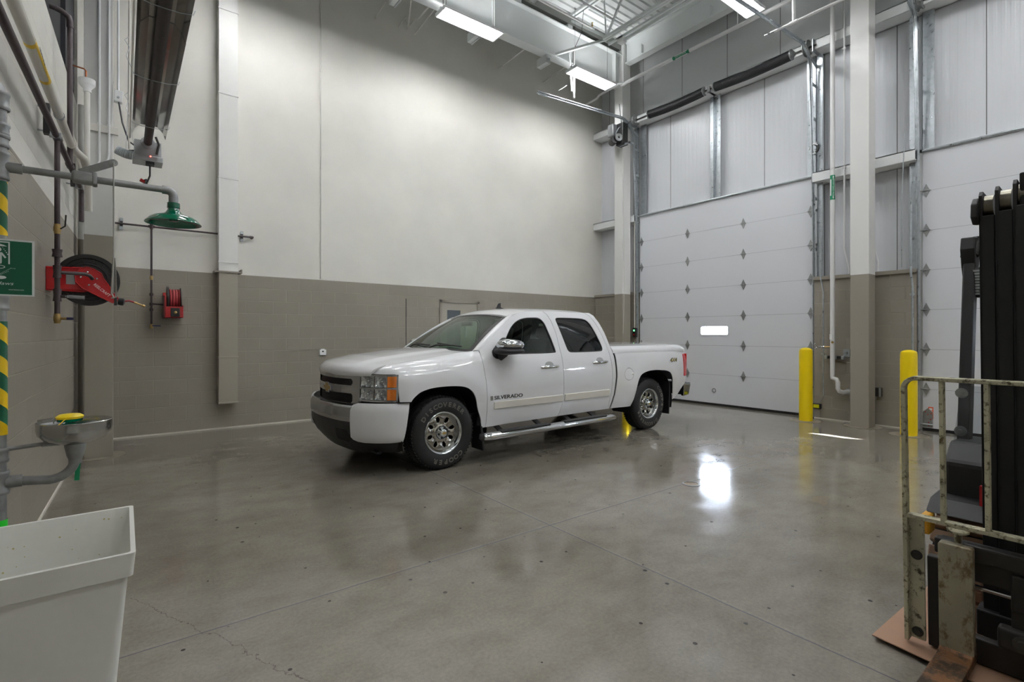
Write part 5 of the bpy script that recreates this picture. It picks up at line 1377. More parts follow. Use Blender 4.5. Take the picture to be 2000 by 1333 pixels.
def catmull(p, n=4):
    q = []
    for i in range(len(p) - 1):
        a = p[max(i - 1, 0)]; b = p[i]; c = p[i + 1]; d = p[min(i + 2, len(p) - 1)]
        for k in range(n):
            t = k / n
            q.append(tuple(.5 * (2 * b[j] + (c[j] - a[j]) * t + (2 * a[j] - 5 * b[j] + 4 * c[j] - d[j]) * t * t + (3 * b[j] - a[j] - 3 * c[j] + d[j]) * t ** 3) for j in (0, 1)))
    return q + [p[-1]]
ARCH_F = catmull(ARCH_F); ARCH_R = catmull(ARCH_R)
FENDER = FENDER[:15] + ARCH_F + FENDER[-2:]
DOOR_F = [(.604, .403), (.606, .60), (.593, .958), (.573, 1.20), (.566, 1.295), (.70, 1.385), (.87, 1.505), (1.05, 1.625), (1.2, 1.712), (1.34, 1.762), (1.5, 1.785), (1.80, 1.795), (1.845, 1.76), (1.872, 1.66), (1.885, 1.48), (1.868, 1.28), (1.864, 1.07), (1.868, .70), (1.845, .54), (1.80, .407)]
WIN_F = [(.845, 1.238), (.885, 1.30), (.99, 1.425), (1.12, 1.565), (1.22, 1.635), (1.33, 1.682), (1.45, 1.703), (1.64, 1.710), (1.70, 1.692), (1.74, 1.64), (1.762, 1.50), (1.795, 1.262), (1.775, 1.236)]
DOOR_R = [(1.807, .407), (1.852, .54), (1.875, .70), (1.871, 1.07), (1.875, 1.28), (1.892, 1.48), (1.879, 1.66), (1.852, 1.76), (1.81, 1.795), (2.2, 1.80), (2.62, 1.797), (2.70, 1.76), (2.76, 1.65), (2.80, 1.50), (2.825, 1.36), (2.84, 1.20), (2.858, .95), (2.842, .66), (2.79, .41)]
WIN_R = [(1.965, 1.66), (1.975, 1.70), (2.02, 1.716), (2.50, 1.716), (2.60, 1.690), (2.655, 1.61), (2.70, 1.46), (2.735, 1.31), (2.725, 1.26), (2.68, 1.238), (2.06, 1.236), (2.02, 1.255), (2.005, 1.30)]
CORNER = [(2.797, .41), (2.849, .66), (2.865, .95), (2.847, 1.20), (2.832, 1.36), (2.807, 1.50), (2.767, 1.65), (2.707, 1.763), (2.63, 1.80), (2.74, 1.80), (2.80, 1.76), (2.85, 1.65), (2.885, 1.51), (2.897, 1.40), (2.905, 1.31), (2.928, 1.16), (2.936, .86), (2.90, .61), (2.835, .41)]
BED = [(2.868, .41), (2.935, .61), (2.974, .86), (2.968, 1.16), (2.955, 1.235), (4.80, 1.245), (4.83, 1.20), (4.842, .75), (4.80, .66)] + ARCH_R[::-1]
BED = BED + [(3.10, .405)]
def chaikin(p, n=2):
    for _ in range(n):
        q = []
        for i in range(len(p)):
            a = p[i]; b = p[(i + 1) % len(p)]
            q += [(a[0] * .8 + b[0] * .2, a[1] * .8 + b[1] * .2), (a[0] * .2 + b[0] * .8, a[1] * .2 + b[1] * .8)]
        p = q
    return p
WIN_F = chaikin(WIN_F); WIN_R = chaikin(WIN_R)
def add(mb, name, m, par=TRK, **k): return mb.build(name, m, par, local=True, **k)
def do_side(s):
    add(MB().cdt(FENDER, [], side(s), step=.035, depth=.012), 'fender', 't_white', smooth=35)
    dfr = add(MB().cdt(DOOR_F, [WIN_F], side(s), step=.05, depth=.012), 'door', 't_white', smooth=35)
    drr = add(MB().cdt(DOOR_R, [WIN_R], side(s), step=.05, depth=.012), 'door', 't_white', smooth=35)
    add(MB().cdt(CORNER, [], side(s), step=.05, depth=.012), 'cab_corner', 't_white', smooth=35)
    fuel = [(3.236 + .098 * math.cos(a), .892 + .093 * math.sin(a)) for a in [i * PI / 12 for i in range(24)]]
    bed = add(MB().cdt(BED, [fuel] if s < 0 else [], side(s), step=.05, depth=.012), 'bed_side', 't_white', smooth=35)
    if s < 0:
        f2 = [(3.236 + .093 * math.cos(a), .892 + .088 * math.sin(a)) for a in [i * PI / 12 for i in range(24)]]
        add(MB().cdt(f2, [], side(s, .001), step=.05, depth=.01), 'fuel_door', 't_white', bed, smooth=35)
        add(MB().sphere((3.315, -SW(3.3, .89) - .002, .892), .014, 10, 8), 'fuel_latch', 't_mould', bed)
    # glass with dark rubber edge
    for W_, par, g in ((WIN_F, dfr, 'g_front'), (WIN_R, drr, 'g_rear')):
        cx = sum(p[0] for p in W_) / len(W_); cz = sum(p[1] for p in W_) / len(W_)
        inner = [(cx + (p[0] - cx) * .965, cz + (p[1] - cz) * .945) for p in W_]
        add(MB().cdt(W_, [inner], side(s, .004), step=.06, depth=.012), 'window_seal', 't_black', par, smooth=35)
        add(MB().cdt(W_, [], side(s, .012), step=.07, depth=.004), 'window_glass', g, par, smooth=35)
    # sail and sills
    add(MB().cdt([(.62, 1.232), (.66, 1.30), (.80, 1.40), (.905, 1.50), (.99, 1.43), (.885, 1.30), (.86, 1.25), (.90, 1.236)][:0] or chaikin([(.85, 1.188), (.78, 1.19), (.735, 1.225), (.735, 1.28), (.80, 1.335), (.93, 1.44), (1.01, 1.445), (.99, 1.36), (.97, 1.24), (.86, 1.235)], 1), [], side(s, -.004), step=.05, depth=.01), 'mirror_sail', 't_black', dfr, smooth=35)
    # mouldings
    for (pts, par) in (([(.700, .605), (.700, .690), (1.848, .692), (1.850, .600)], dfr), ([(1.886, .602), (1.886, .694), (2.790, .696), (2.787, .602)], drr)):
        add(MB().cdt(pts, [], side(s, -.018), step=.08, depth=.02), 'body_moulding', 't_mould', par, smooth=30, bevel=.006)
    # handles
    for (hx, hz, par) in ((1.62, 1.066, dfr), (2.605, 1.092, drr)):
        y = SW(hx, hz)
        hd = add(MB().tube([(hx - .15, s * (y + .006), hz - .006), (hx - .10, s * (y + .034), hz - .004), (hx + .08, s * (y + .036), hz + .0), (hx + .15, s * (y + .010), hz - .0)], [.017, .021, .021, .015], 12, sy=.7), 'door_handle', 'chrome', par)
        add(MB().cdt([(hx + .075 * math.cos(a), hz + .022 + .045 * math.sin(a)) for a in [i * PI / 10 for i in range(20)]], [], side(s, -.0015), step=.05, depth=.003), 'cup_shade', mat('cup_shade_grey', (168, 168, 170), .4) if 'cup_shade_grey' not in bpy.data.materials else bpy.data.materials['cup_shade_grey'], par, smooth=35)  # flat grey patch on the door; the handle cup's shade is its colour
    # dark backing sheets added so panel gaps and cabin look shaded
    CABIN = [(.50, .43), (2.80, .43), (2.88, .66), (2.9, .9), (2.885, 1.3), (2.84, 1.6), (2.73, 1.775), (1.5, 1.765), (1.35, 1.745), (1.18, 1.69), (.60, 1.30), (.52, 1.2), (.54, .9)]
    def grow(W_, k=.012):
        cx = sum(p[0] for p in W_) / len(W_); cz = sum(p[1] for p in W_) / len(W_)
        return [(cx + (p[0] - cx) * 1.02, cz + (p[1] - cz) * 1.03) for p in W_]
    add(MB().cdt(CABIN, [grow(WIN_F), grow(WIN_R)], side(s, .022), step=.12, depth=.03), 'dark_backing', 't_inner', smooth=35)
    add(MB().cdt([(-.48, .80), (-.365, .80), (-.25, .895), (.04, .932), (.33, .895), (.455, .76), (.53, .55), (.56, .42), (.62, .42), (.62, 1.26), (.3, 1.24), (-.3, 1.16), (-.5, 1.06)], [], side(s, .03), step=.12, depth=.01), 'dark_backing', 't_inner', smooth=35)
    add(MB().cdt([(2.82, .43), (3.28, .43), (3.375, .62), (3.42, .81), (3.53, .905), (3.83, .945), (4.0, .94), (4.2, .92), (4.33, .85), (4.38, .65), (4.43, .46), (4.78, .7), (4.8, 1.22), (2.88, 1.22)], [], side(s, .022), step=.12, depth=.01), 'dark_backing', 't_inner', smooth=35)
    # wheel wells
    for (cx, cz, r) in ((.09, .40, .545), (3.87, .42, .535)):
        mb = MB(); mb.grid(20, 1, lambda u, v: (cx + r * math.cos(PI * 1.08 - u * PI * 1.16), s * (.60 + v * .365), cz + r * math.sin(PI * 1.08 - u * PI * 1.16)))
        mb.add([(cx + r * math.cos(a), s * .60, cz + r * math.sin(a)) for a in [i * PI / 10 for i in range(11)]] + [(cx - r, s * .60, .3), (cx + r, s * .60, .3)], [tuple(range(11)) + (11, 12)])
        add(mb, 'wheel_well', 't_inner', smooth=50)
    # mud flaps
    y = s * .86
    add(MB().box(.545, .575, s * .74, s * .985, .13, .50, R=Matrix.Rotation(-.12, 3, 'Y')), 'mud_flap', 't_black', smooth=0, bevel=.01)
    add(MB().box(4.30, 4.325, s * .74, s * .985, .19, .72, R=Matrix.Rotation(.06, 3, 'Y')), 'mud_flap', 't_black', smooth=0, bevel=.01)
    # step bar
    st = add(MB().tube([(.49, s * 1.04, .318), (.53, s * 1.065, .312), (.60, s * 1.075, .31), (2.70, s * 1.075, .31), (2.78, s * 1.065, .312), (2.80, s * 1.04, .315)], [.030, .044, .046, .046, .042, .028], 18, sy=1.35), 'step_bar', 'chrome')
    add(MB().tube([(.475, s * 1.035, .318), (.50, s * 1.05, .315), (.52, s * 1.06, .313)], [.025, .046, .05], 16, sy=1.35), 'end_cap', 't_black', st)
    for (a, b) in ((.74, 1.52), (1.78, 2.60)): add(MB().box(a, b, s * 1.03, s * 1.125, .345, .362), 'step_pad', 't_black', st, smooth=0, bevel=.006)
    for x in (.80, 1.42, 1.95, 2.45): add(MB().bar((x, s * .82, .44), (x, s * 1.04, .335), .07, .02), 'step_bracket', 't_inner', st, smooth=0)
    # mirror
    mr = add(MB().grid(14, 14, lambda u, v: (.70 + .36 * (.5 - .5 * math.cos(PI * u)) , s * (1.02 + .14 * math.sin(2 * PI * v) * math.sin(PI * u) ** .5 + .06), 1.285 + .045 * math.cos(2 * PI * v) * (math.sin(PI * u) ** .4))), 'mirror_base', 't_black', smooth=60)
    add(MB().grid(14, 16, lambda u, v: (.735 + .32 * (.5 - .5 * math.cos(PI * u)), s * (1.08 + .13 * math.sin(2 * PI * v) * math.sin(PI * u) ** .45), 1.36 + .068 * math.cos(2 * PI * v) * (math.sin(PI * u) ** .4))), 'mirror_cap', 'chrome', mr, smooth=60)
    add(MB().tube([(.86, s * .93, 1.22), (.83, s * 1.0, 1.235), (.85, s * 1.06, 1.26)], [.06, .055, .04], 12, sy=.7), 'mirror_arm', 't_black', mr)
    # tail lamp
    add(MB().cdt([(4.745, .785), (4.735, 1.0), (4.745, 1.15), (4.825, 1.16), (4.845, .97), (4.84, .785)], [], side(s, -.012), step=.05, depth=.03), 'tail_lamp', 'red_lens', smooth=30, bevel=.008)
    add(MB().box(4.835, 4.865, s * .80, s * .955, .785, 1.16), 'tail_lamp', 'red_lens', smooth=0, bevel=.01)
    # headlight
    def hp(sv, z, w=0.):
        pth = [(-.762, .595), (-.742, .65), (-.715, .72), (-.675, .79), (-.62, .86), (-.555, .915), (-.495, .957)]
        f = sv * (len(pth) - 1); i = min(int(f), len(pth) - 2); f -= i
        x = pth[i][0] + (pth[i + 1][0] - pth[i][0]) * f; y = pth[i][1] + (pth[i + 1][1] - pth[i][1]) * f
        i2 = min(i + 1, len(pth) - 1); dx = pth[i + 1][0] - pth[i][0]; dy = pth[i + 1][1] - pth[i][1]; L = math.hypot(dx, dy)
        nx, ny = -dy / L, dx / L
        return V((x + (z - .78) * .03 + nx * w, s * (y + ny * w), z))
    hl = add(MB().grid(12, 6, lambda u, v: hp(u, .782 + .283 * v, -.075), thick=None), 'headlight', 't_inner', smooth=40)
    # outer frame
    mb = MB()
    for (a, b, c, d) in ((0, .05, .782, 1.065), (.96, 1, .782, 1.065), (0, 1, .782, .800), (0, 1, 1.048, 1.066), (.05, .96, .914, .930), (.47, .485, .8, 1.05), (.74, .755, .8, 1.05)):
        mb.grid(10, 1, lambda u, v: hp(a + (b - a) * u, c + (d - c) * v, .006))
    add(mb, 'headlight_frame', 'chrome', hl, smooth=40)
    for zc in (.858, .990):
        for (a, b) in ((.06, .46), (.49, .74)):
            add(MB().grid(28, 10, lambda u, v: hp(a + (b - a) * u, zc - .056 + .112 * v, -.004 - .05 * math.sin(PI * u) ** .7 * math.sin(PI * v) ** .7 + .007 * math.sin(13 * u + 5 * math.sin(4 * v)) * math.sin(PI * u))), 'lamp_bowl', 'lamp_bowl', hl, smooth=25)
            add(MB().sphere(hp((a + b) / 2, zc, -.03), .021, 14, 8), 'lamp_bulb', 'chrome', hl)
        add(MB().grid(5, 3, lambda u, v: hp(.76 + .20 * u, zc - .056 + .112 * v, .001 + .004 * math.cos(9 * u))), 'turn_lens', 'amber', hl, smooth=50)
    add(MB().grid(12, 6, lambda u, v: hp(u, .784 + .279 * v, .010)), 'lamp_cover', 'lens', hl, smooth=50)
both(do_side)
# black seam under headlights and between grille and fender
for s in (-1, 1):
    add(MB().cdt([(-.50, .770), (-.50, .782), (-.372, .782), (-.375, .770)], [], side(s, .004), step=.1, depth=.02), 'lamp_trim', 't_black', smooth=0)
# hood
CEN = [(0, (-.872, 1.050)), (.03, (-.872, 1.078)), (.07, (-.855, 1.112)), (.12, (-.815, 1.145)), (.2, (-.72, 1.180)), (.35, (-.5, 1.225)), (.6, (-.1, 1.272)), (.85, (.2, 1.295)), (1, (.33, 1.300))]
EDG = [(0, (-.705, 1.062)), (.03, (-.702, 1.085)), (.07, (-.682, 1.110)), (.12, (-.645, 1.130)), (.2, (-.55, 1.157)), (.35, (-.33, 1.190)), (.6, (.0, 1.229)), (.85, (.28, 1.262)), (1, (.44, 1.280))]
def tab2(t, u):
    for (a, p), (b, q) in zip(t, t[1:]):
        if u <= b: f = (u - a) / (b - a); return (p[0] + (q[0] - p[0]) * f, p[1] + (q[1] - p[1]) * f)
    return t[-1][1]
def hood(u, v, dz=0):
    y = (v * 2 - 1); ay = abs(y); c = tab2(CEN, u); e = tab2(EDG, u); hw = .765 + .06 * min(1, u * 1.5)
    f = ay ** 2.3; x = c[0] + (e[0] - c[0]) * f; z = c[1] + (e[1] - c[1]) * f
    b = max(0, min(1, (.70 - ay) / .10)); g = min(1, u / .12); z += .016 * b * b * (3 - 2 * b) * g
    return (x, y * hw, z + dz)
add(MB().grid(40, 36, lambda u, v: hood(u, v), thick=(.004, 0, -.012)), 'hood', 't_white', smooth=35)
# fender tops joining hood and side (both sides)
for s in (-1, 1):
    def ft(u, v):
        x = -.69 + (.56 + .69) * u; z = lerp_tab(ZE, x) - .004; w = SW(x, z)
        e = min(1, max(0, (x + .70) / 1.14)); hw = .768 + .058 * min(1, e * 1.7)
        return (x, s * (hw + (w - hw) * v), z + .0 + .004 * math.sin(PI * v))
    add(MB().grid(30, 3, ft, thick=(0, 0, -.01)), 'fender_top', 't_white', smooth=35)
# cowl panel
def cowl(u, v):
    y = (v * 2 - 1); ay = abs(y); x0 = .30 + .14 * ay ** 2.3; x1 = .40 + .13 * ay ** 2; z0 = 1.288 - .02 * ay ** 2; z1 = 1.285
    return (x0 + (x1 - x0) * u, y * .86, z0 + (z1 - z0) * u)
add(MB().grid(4, 20, cowl, thick=(0, 0, -.03)), 'cowl', 't_black', smooth=35)
# windshield
def ws(u, v, off=0.):
    y = (v * 2 - 1); ay = abs(y)
    bx = .375 + .12 * ay ** 2; bz = 1.288 - .012 * ay ** 2; by = y * .845
    tx = 1.095 + .085 * ay ** 2; tz = 1.752 - .045 * ay ** 2.2; ty = y * .640
    bow = .025 * math.sin(PI * u)
    return (bx + (tx - bx) * u - bow * .5, by + (ty - by) * u, bz + (tz - bz) * u + bow * .8 + off)
add(MB().grid(14, 24, ws, thick=(0, 0, -.005)), 'windshield', 'g_clear', smooth=40)
mb = MB()
for (u0, u1, v0, v1) in ((0, .05, 0, 1), (.965, 1, 0, 1), (0, 1, 0, .035), (0, 1, .965, 1)): mb.grid(10 if v1 - v0 < .5 else 1, 1 if v1 - v0 < .5 else 20, lambda u, v: ws(u0 + (u1 - u0) * u, v0 + (v1 - v0) * v, .002))
add(mb, 'windshield_seal', 't_black', smooth=40)
# A pillars: strip between glass edge and door frame
DL = [(.566, 1.295), (.70, 1.385), (.87, 1.505), (1.05, 1.625), (1.2, 1.712), (1.27, 1.742)]
for s in (-1, 1):
    def ap_(u, v):
        f = u * (len(DL) - 1); i = min(int(f), len(DL) - 2); f -= i; x = DL[i][0] + (DL[i + 1][0] - DL[i][0]) * f; z = DL[i][1] + (DL[i + 1][1] - DL[i][1]) * f
        d = V((x, s * (SW(x, z) - .004), z)); g = V(ws(min(1, u * 1.02), 1 if s > 0 else 0))
        p = d.lerp(g, v); return p + V((-.02, s * .012, .012)) * math.sin(PI * v)
    add(MB().grid(14, 6, ap_, thick=(.01, -s * .012, -.008)), 'windshield_pillar', 't_white', smooth=40)
# roof
RZ = [(1.18, 1.708), (1.25, 1.738), (1.34, 1.764), (1.5, 1.787), (1.8, 1.797), (2.2, 1.802), (2.6, 1.799), (2.7, 1.790), (2.76, 1.772)]
def roof(u, v):
    y = v * 2 - 1; ay = abs(y); xe = 1.18 + (2.76 - 1.18) * u; xc = 1.095 + (2.79 - 1.095) * u
    ze = lerp_tab(RZ, xe); hw = SW(xe, min(ze, 1.80)) - .004
    fz = 1 - ay ** 3.2; cr = .048 + .008 * math.sin(PI * u); 
    x = xe + (xc - xe) * (1 - ay ** 2); z = ze + cr * fz
    return (x, y * hw, z)
add(MB().grid(36, 30, roof, thick=(0, 0, -.02)), 'roof', 't_white', smooth=40)
add(MB().grid(10, 10, lambda u, v: (1.25 + 1.45 * u, -.60 + 1.2 * v, 1.755 + .03 * math.sin(PI * v)), thick=(0, 0, -.01)), 'headliner', 't_seat', smooth=40)
add(MB().prism([(1.50, 1.852), (1.525, 1.872), (1.555, 1.925), (1.585, 1.935), (1.59, 1.87), (1.65, 1.858), (1.66, 1.848)], lambda u, v, w: V((u, w, v)), -.012, .012), 'antenna_fin', 't_black', smooth=0, bevel=.004)
# cab back
BK = [(1.795, 2.75), (1.76, 2.80), (1.65, 2.85), (1.51, 2.885), (1.40, 2.897), (1.31, 2.905), (1.16, 2.928), (.86, 2.936), (.61, 2.90), (.41, 2.835)]
def bk(y, z, w):
    x = lerp_tab([(a, b) for a, b in BK[::-1]], z); return V((x - w, y, z))
bo = [(-(SW(2.75, z) - .012), z) for z in (.42, .7, 1.0, 1.25, 1.5, 1.7, 1.79)]
bo = bo + [(-y, z) for y, z in bo[::-1]]
rw = [(-.60, 1.30), (.60, 1.30), (.54, 1.66), (-.54, 1.66)]
cb = add(MB().cdt(bo, [rw], bk, step=.12, depth=.02), 'cab_back', 't_white', smooth=40)
add(MB().cdt(rw, [], lambda u, v, w: bk(u, v, w + .008), step=.2, depth=.004), 'rear_window', 'g_front', cb, smooth=40)
# interior
add(MB().box(.45, 2.85, -.86, .86, .50, .56), 'cab_floor', 't_inner', smooth=0)
mb = MB().grid(8, 12, lambda u, v: (.45 + .45 * u, -.80 + 1.6 * v, 1.235 - .10 * u * u + .03 * math.sin(PI * u))); mb.box(.80, .90, -.8, .8, .9, 1.16)
add(mb, 'dashboard', 't_dash', smooth=40)
for s in (-1, 1):
    st = add(MB().box(1.45, 1.95, s * .18, s * .68, .62, .86), 'seat', 't_seat', bevel=.05)
    add(MB().box(1.86, 2.02, s * .18, s * .68, .80, 1.42, R=Matrix.Rotation(.22, 3, 'Y')), 'seat_back', 't_seat', st, bevel=.05)
    add(MB().box(1.98, 2.09, s * .30, s * .56, 1.42, 1.60, R=Matrix.Rotation(.2, 3, 'Y')), 'head_rest', 't_seat', st, bevel=.04)
rs_ = add(MB().box(2.35, 2.75, -.72, .72, .62, .88), 'seat', 't_seat', bevel=.05); add(MB().box(2.66, 2.80, -.72, .72, .8, 1.38), 'seat_back', 't_seat', rs_, bevel=.04)
sw = add(MB().tube([V((1.02, -.40, 1.12)) + V((.06 * math.cos(a) * 1.0, .185 * math.sin(a), .17 * math.cos(a))) for a in [i * 2 * PI / 28 for i in range(29)]], .014, 8), 'steering_wheel', 't_black')
add(MB().box(.98, 1.04, -.57, -.23, 1.10, 1.14), 'wheel_spoke', 't_black', sw, bevel=.01)
add(MB().box(.99, 1.03, -.12, .12, 1.60, 1.665), 'rear_view_mirror', 't_black', bevel=.015)
add(MB().box(.985, .99, -.015, .02, 1.44, 1.58), 'hanging_tag', 'sign_white', smooth=0)
add(MB().add([(.52, -.62, 1.262), (.74, -.60, 1.262), (.70, -.36, 1.264), (.48, -.38, 1.264), (.52, -.62, 1.266), (.74, -.60, 1.266), (.70, -.36, 1.268), (.48, -.38, 1.268)], [(0, 1, 2, 3), (7, 6, 5, 4), (0, 4, 5, 1), (1, 5, 6, 2), (2, 6, 7, 3), (3, 7, 4, 0)]), 'paper_sheet', 'sign_white', smooth=0)
# wipers
for (v0, v1, u1) in ((.20, .52, .085), (.58, .86, .085)):
    pts = [V(ws(.03, v0 + .30)), V(ws(.055, v0 + .16)) + V((-.03, 0, .035)), V(ws(u1, v0)) + V((-.02, 0, .02))]
    add(MB().tube(pts, [.012, .011, .007], 8), 'wiper_arm', 't_black')
    b = [V(ws(.075 + .01 * k, v0 - .10 + .06 * k)) + V((-.015, 0, .018)) for k in range(6)]
    add(MB().tube(b, .008, 6), 'wiper_blade', 't_black')
# grille
def gx(y): return -.880 + .118 * (abs(y) / .6) ** 2
def gmap(off): return lambda u, v, w: V((gx(u) + off + w + (v - .78) * .03, u, v))
gout = [(-.595, .775), (-.60, 1.035), (-.585, 1.052), (-.30, 1.050), (0, 1.047), (.30, 1.050), (.585, 1.052), (.60, 1.035), (.595, .775), (.54, .725), (.3, .712), (0, .708), (-.3, .712), (-.54, .725)]
def rrect(a, b, c, d, r=.02): return [(a + r, c), (b - r, c), (b, c + r), (b, d - r), (b - r, d), (a + r, d), (a, d - r), (a, c + r)]
g1 = rrect(-.50, .50, .938, 1.008); g2 = rrect(-.505, .505, .752, .852)
gr = add(MB().cdt(gout, [g1, g2], gmap(0), step=.06, depth=.03), 'grille', mat('grille_chrome', (196, 198, 200), .16, 1.0), smooth=35)
M['grille_mesh'] = mat('grille_mesh', (14, 14, 15), .5, bump=.0)
mb = MB()
for (a, b, c, d) in ((-.505, .505, .934, 1.012), (-.51, .51, .748, .856)):
    mb = MB(); n = int((b - a) / .021)
    for i in range(n):
        y0 = a + (b - a) * i / n
        for sg in (-1, 1):
            p = V((gx(y0) + .026, y0, c if sg > 0 else d)); y1 = y0 + (d - c) * .8; 
            if y1 > b: continue
            q = V((gx(y1) + .026, y1, d if sg > 0 else c)); mb.bar(p, q, .006, .006)
        if i == n - 1: add(mb, 'grille_mesh', 't_black', gr, smooth=0)
add(MB().cdt([(-.56, .735), (.56, .735), (.56, 1.03), (-.56, 1.03)], [], gmap(.045), step=.1, depth=.01), 'grille_back', 't_inner', gr, smooth=0)
# bow-tie emblem
BT = [(-.105, -.022), (-.085, .022), (-.045, .022), (-.04, .048), (.05, .048), (.045, .022), (.105, .022), (.085, -.022), (.045, -.022), (.04, -.048), (-.05, -.048), (-.045, -.022)]
def em(k, dx, m, nm, par): return add(MB().prism(BT, lambda u, v, w: V((gx(0) + dx + w, u * k, .892 + v * k)), -.008, .0), nm, m, par, smooth=0, bevel=.002)
emb = em(1.15, -.001, 'silver', 'emblem', gr); em(.95, -.004, 'gold', 'emblem_face', gr)
# front bumper, by arc length along its plan
BP = [(-.965, 0), (-.960, .15), (-.945, .32), (-.918, .48), (-.872, .62), (-.79, .75), (-.69, .86), (-.56, .945), (-.47, .98), (-.38, 1.0)]
BL = [0]
for a, b in zip(BP, BP[1:]): BL.append(BL[-1] + math.hypot(b[0] - a[0], b[1] - a[1]))
def bp(sv, z, w, s=-1):
    sv_ = abs(sv); 
    for i in range(len(BL) - 1):
        if sv_ <= BL[i + 1] or i == len(BL) - 2:
            f = (sv_ - BL[i]) / (BL[i + 1] - BL[i]); break
    x = BP[i][0] + (BP[i + 1][0] - BP[i][0]) * f; y = BP[i][1] + (BP[i + 1][1] - BP[i][1]) * f
    dx = BP[i + 1][0] - BP[i][0]; dy = BP[i + 1][1] - BP[i][1]; L = math.hypot(dx, dy); nx, ny = dy / L, -dx / L
    sg = (1 if sv >= 0 else -1) * (1 if s > 0 else 1)
    return V((x + nx * w, sg * (y + ny * w), z))
def prof_in(tab, z): return lerp_tab(tab, z)
CH = [(.575, .012), (.61, .0), (.69, 0), (.72, .008), (.74, .03)]
s62 = BL[4] + .005; send = BL[-1]
add(MB().grid(36, 10, lambda u, v: bp(-s62 + 2 * s62 * u, .575 + .165 * v, prof_in(CH, .575 + .165 * v)), thick=(.02, 0, 0)), 'front_bumper', mat('bumper_chrome', (190, 192, 194), .2, 1.0), smooth=40)
add(MB().grid(30, 2, lambda u, v: bp(-.60 + 1.2 * u, .738 - .03 * v, .03 + .09 * v), thick=(0, 0, -.02)), 'bumper_step', 't_black', smooth=40)
CW = [(.355, .05), (.375, .022), (.42, .006), (.50, 0), (.70, 0), (.745, .006), (.775, .025)]
cap = [(s62 + .004, .42), (s62 - .002, .60), (s62 + .004, .70), (s62 + .03, .755), (s62 + .08, .772), (send, .768), (send - .03, .55), (send - .062, .365), (send - .2, .358), (s62 + .16, .360), (s62 + .08, .372), (s62 + .03, .392)]
for s in (-1, 1):
    add(MB().cdt(cap, [], lambda u, v, w: bp(s * u, v, prof_in(CW, v) + w), step=.05, depth=.02), 'bumper_cap', 't_white', smooth=40)
LV = [(.22, .20), (.28, .14), (.36, .075), (.44, .035), (.52, .01), (.59, .016)]
va = add(MB().grid(40, 10, lambda u, v: bp(-(s62 + .06) + 2 * (s62 + .06) * u, .22 + .365 * v, prof_in(LV, .22 + .365 * v)), thick=(.02, 0, 0)), 'lower_valance', 't_black', smooth=40)
for s in (-1, 1):
    add(MB().cdt([(.30, .36), (.36, .49), (.56, .49), (.60, .38), (.50, .34)] , [], lambda u, v, w: bp(s * u, v, prof_in(LV, v) - .004 + w), step=.06, depth=.004), 'valance_recess', 't_inner', va, smooth=0)
    add(MB().tube([bp(s * .46, .40, .08), bp(s * .44, .43, .05), bp(s * .48, .44, .05)], .01, 8), 'tow_hook', 't_inner', va)
    add(MB().grid(10, 4, lambda u, v: bp(s * (s62 + .02 + (send - .08 - s62) * u), .23 + .14 * v, prof_in(LV, .23 + .14 * v) + .004), thick=(.012, 0, 0)), 'air_dam', 't_black', smooth=40)
add(MB().grid(2, 14, lambda u, v: (-.60 - .05 * u, -.8 + 1.6 * v, .24 + .0 * u), thick=(0, 0, .02)), 'skid_plate', 't_inner', smooth=0)
# chassis
add(MB().box(-.55, 4.72, -.60, .60, .42, .62), 'chassis', 't_inner', smooth=0)
for x in (.05, 3.79): add(MB().tube([(x, -.74, .40), (x, .74, .40)], .045, 12), 'axle', 't_inner')
add(MB().sphere((3.79, 0, .38), .16, 16, 10), 'differential', 't_inner')
add(MB().box(-.62, .5, -.60, .60, .62, 1.02), 'engine_block', 't_inner', smooth=0)
add(MB().box(2.95, 4.80, -.60, .60, .72, .76), 'bed_floor', 't_inner', smooth=0)
add(MB().box(2.93, 2.96, -.93, .93, .60, 1.22), 'bed_front', 't_white', smooth=0)
tg = add(MB().box(4.82, 4.86, -.80, .80, .70, 1.25), 'tailgate', 't_white', bevel=.01)
add(MB().box(4.86, 4.875, -.14, .14, 1.06, 1.12), 'gate_handle', 't_black', tg, bevel=.005)
# tonneau cover
TN = [(0, 1.235), (.0, 1.270), (.018, 1.298), (.06, 1.315)]
def tn(u, v):
    y = v * 2 - 1; ay = abs(y); hw = .958 - .03 * max(0, (u - .9) / .1)
    x = 2.92 + 1.905 * u; ramp_ = 1 - max(0, (u - .93) / .07) ** 2 * .45
    z = 1.238 + (.062 * min(1, ((1 - ay) / .05) ** .5) + .045 * (1 - ay ** 2.4)) * ramp_
    return (x, y * hw, z)
tc = add(MB().grid(20, 40, tn, thick=(0, 0, -.03)), 'tonneau_cover', 't_white', smooth=50)
add(MB().box(2.945, 4.76, -.93, .93, 1.222, 1.236), 'cover_seal', 't_black', tc, smooth=0)
# rear bumper
rb_ = add(MB().grid(24, 8, lambda u, v: (4.99 - .10 * abs(2 * u - 1) ** 3 - .02 * (2 * v - 1) ** 2, -.93 + 1.86 * u, .455 + .19 * v), thick=(-.06, 0, 0)), 'rear_bumper', 'chrome', smooth=40)
add(MB().box(4.80, 4.985, -.95, .95, .635, .665), 'bumper_pad', 't_black', rb_, smooth=0, bevel=.01)
for s in (-1, 1):
    add(MB().prism([(4.77, .44), (4.93, .455), (4.99, .64), (4.79, .655)], lambda u, v, w: V((u, s * (.90 + w), v)), 0, .055), 'bumper_end', 'chrome', rb_, smooth=0, bevel=.012)
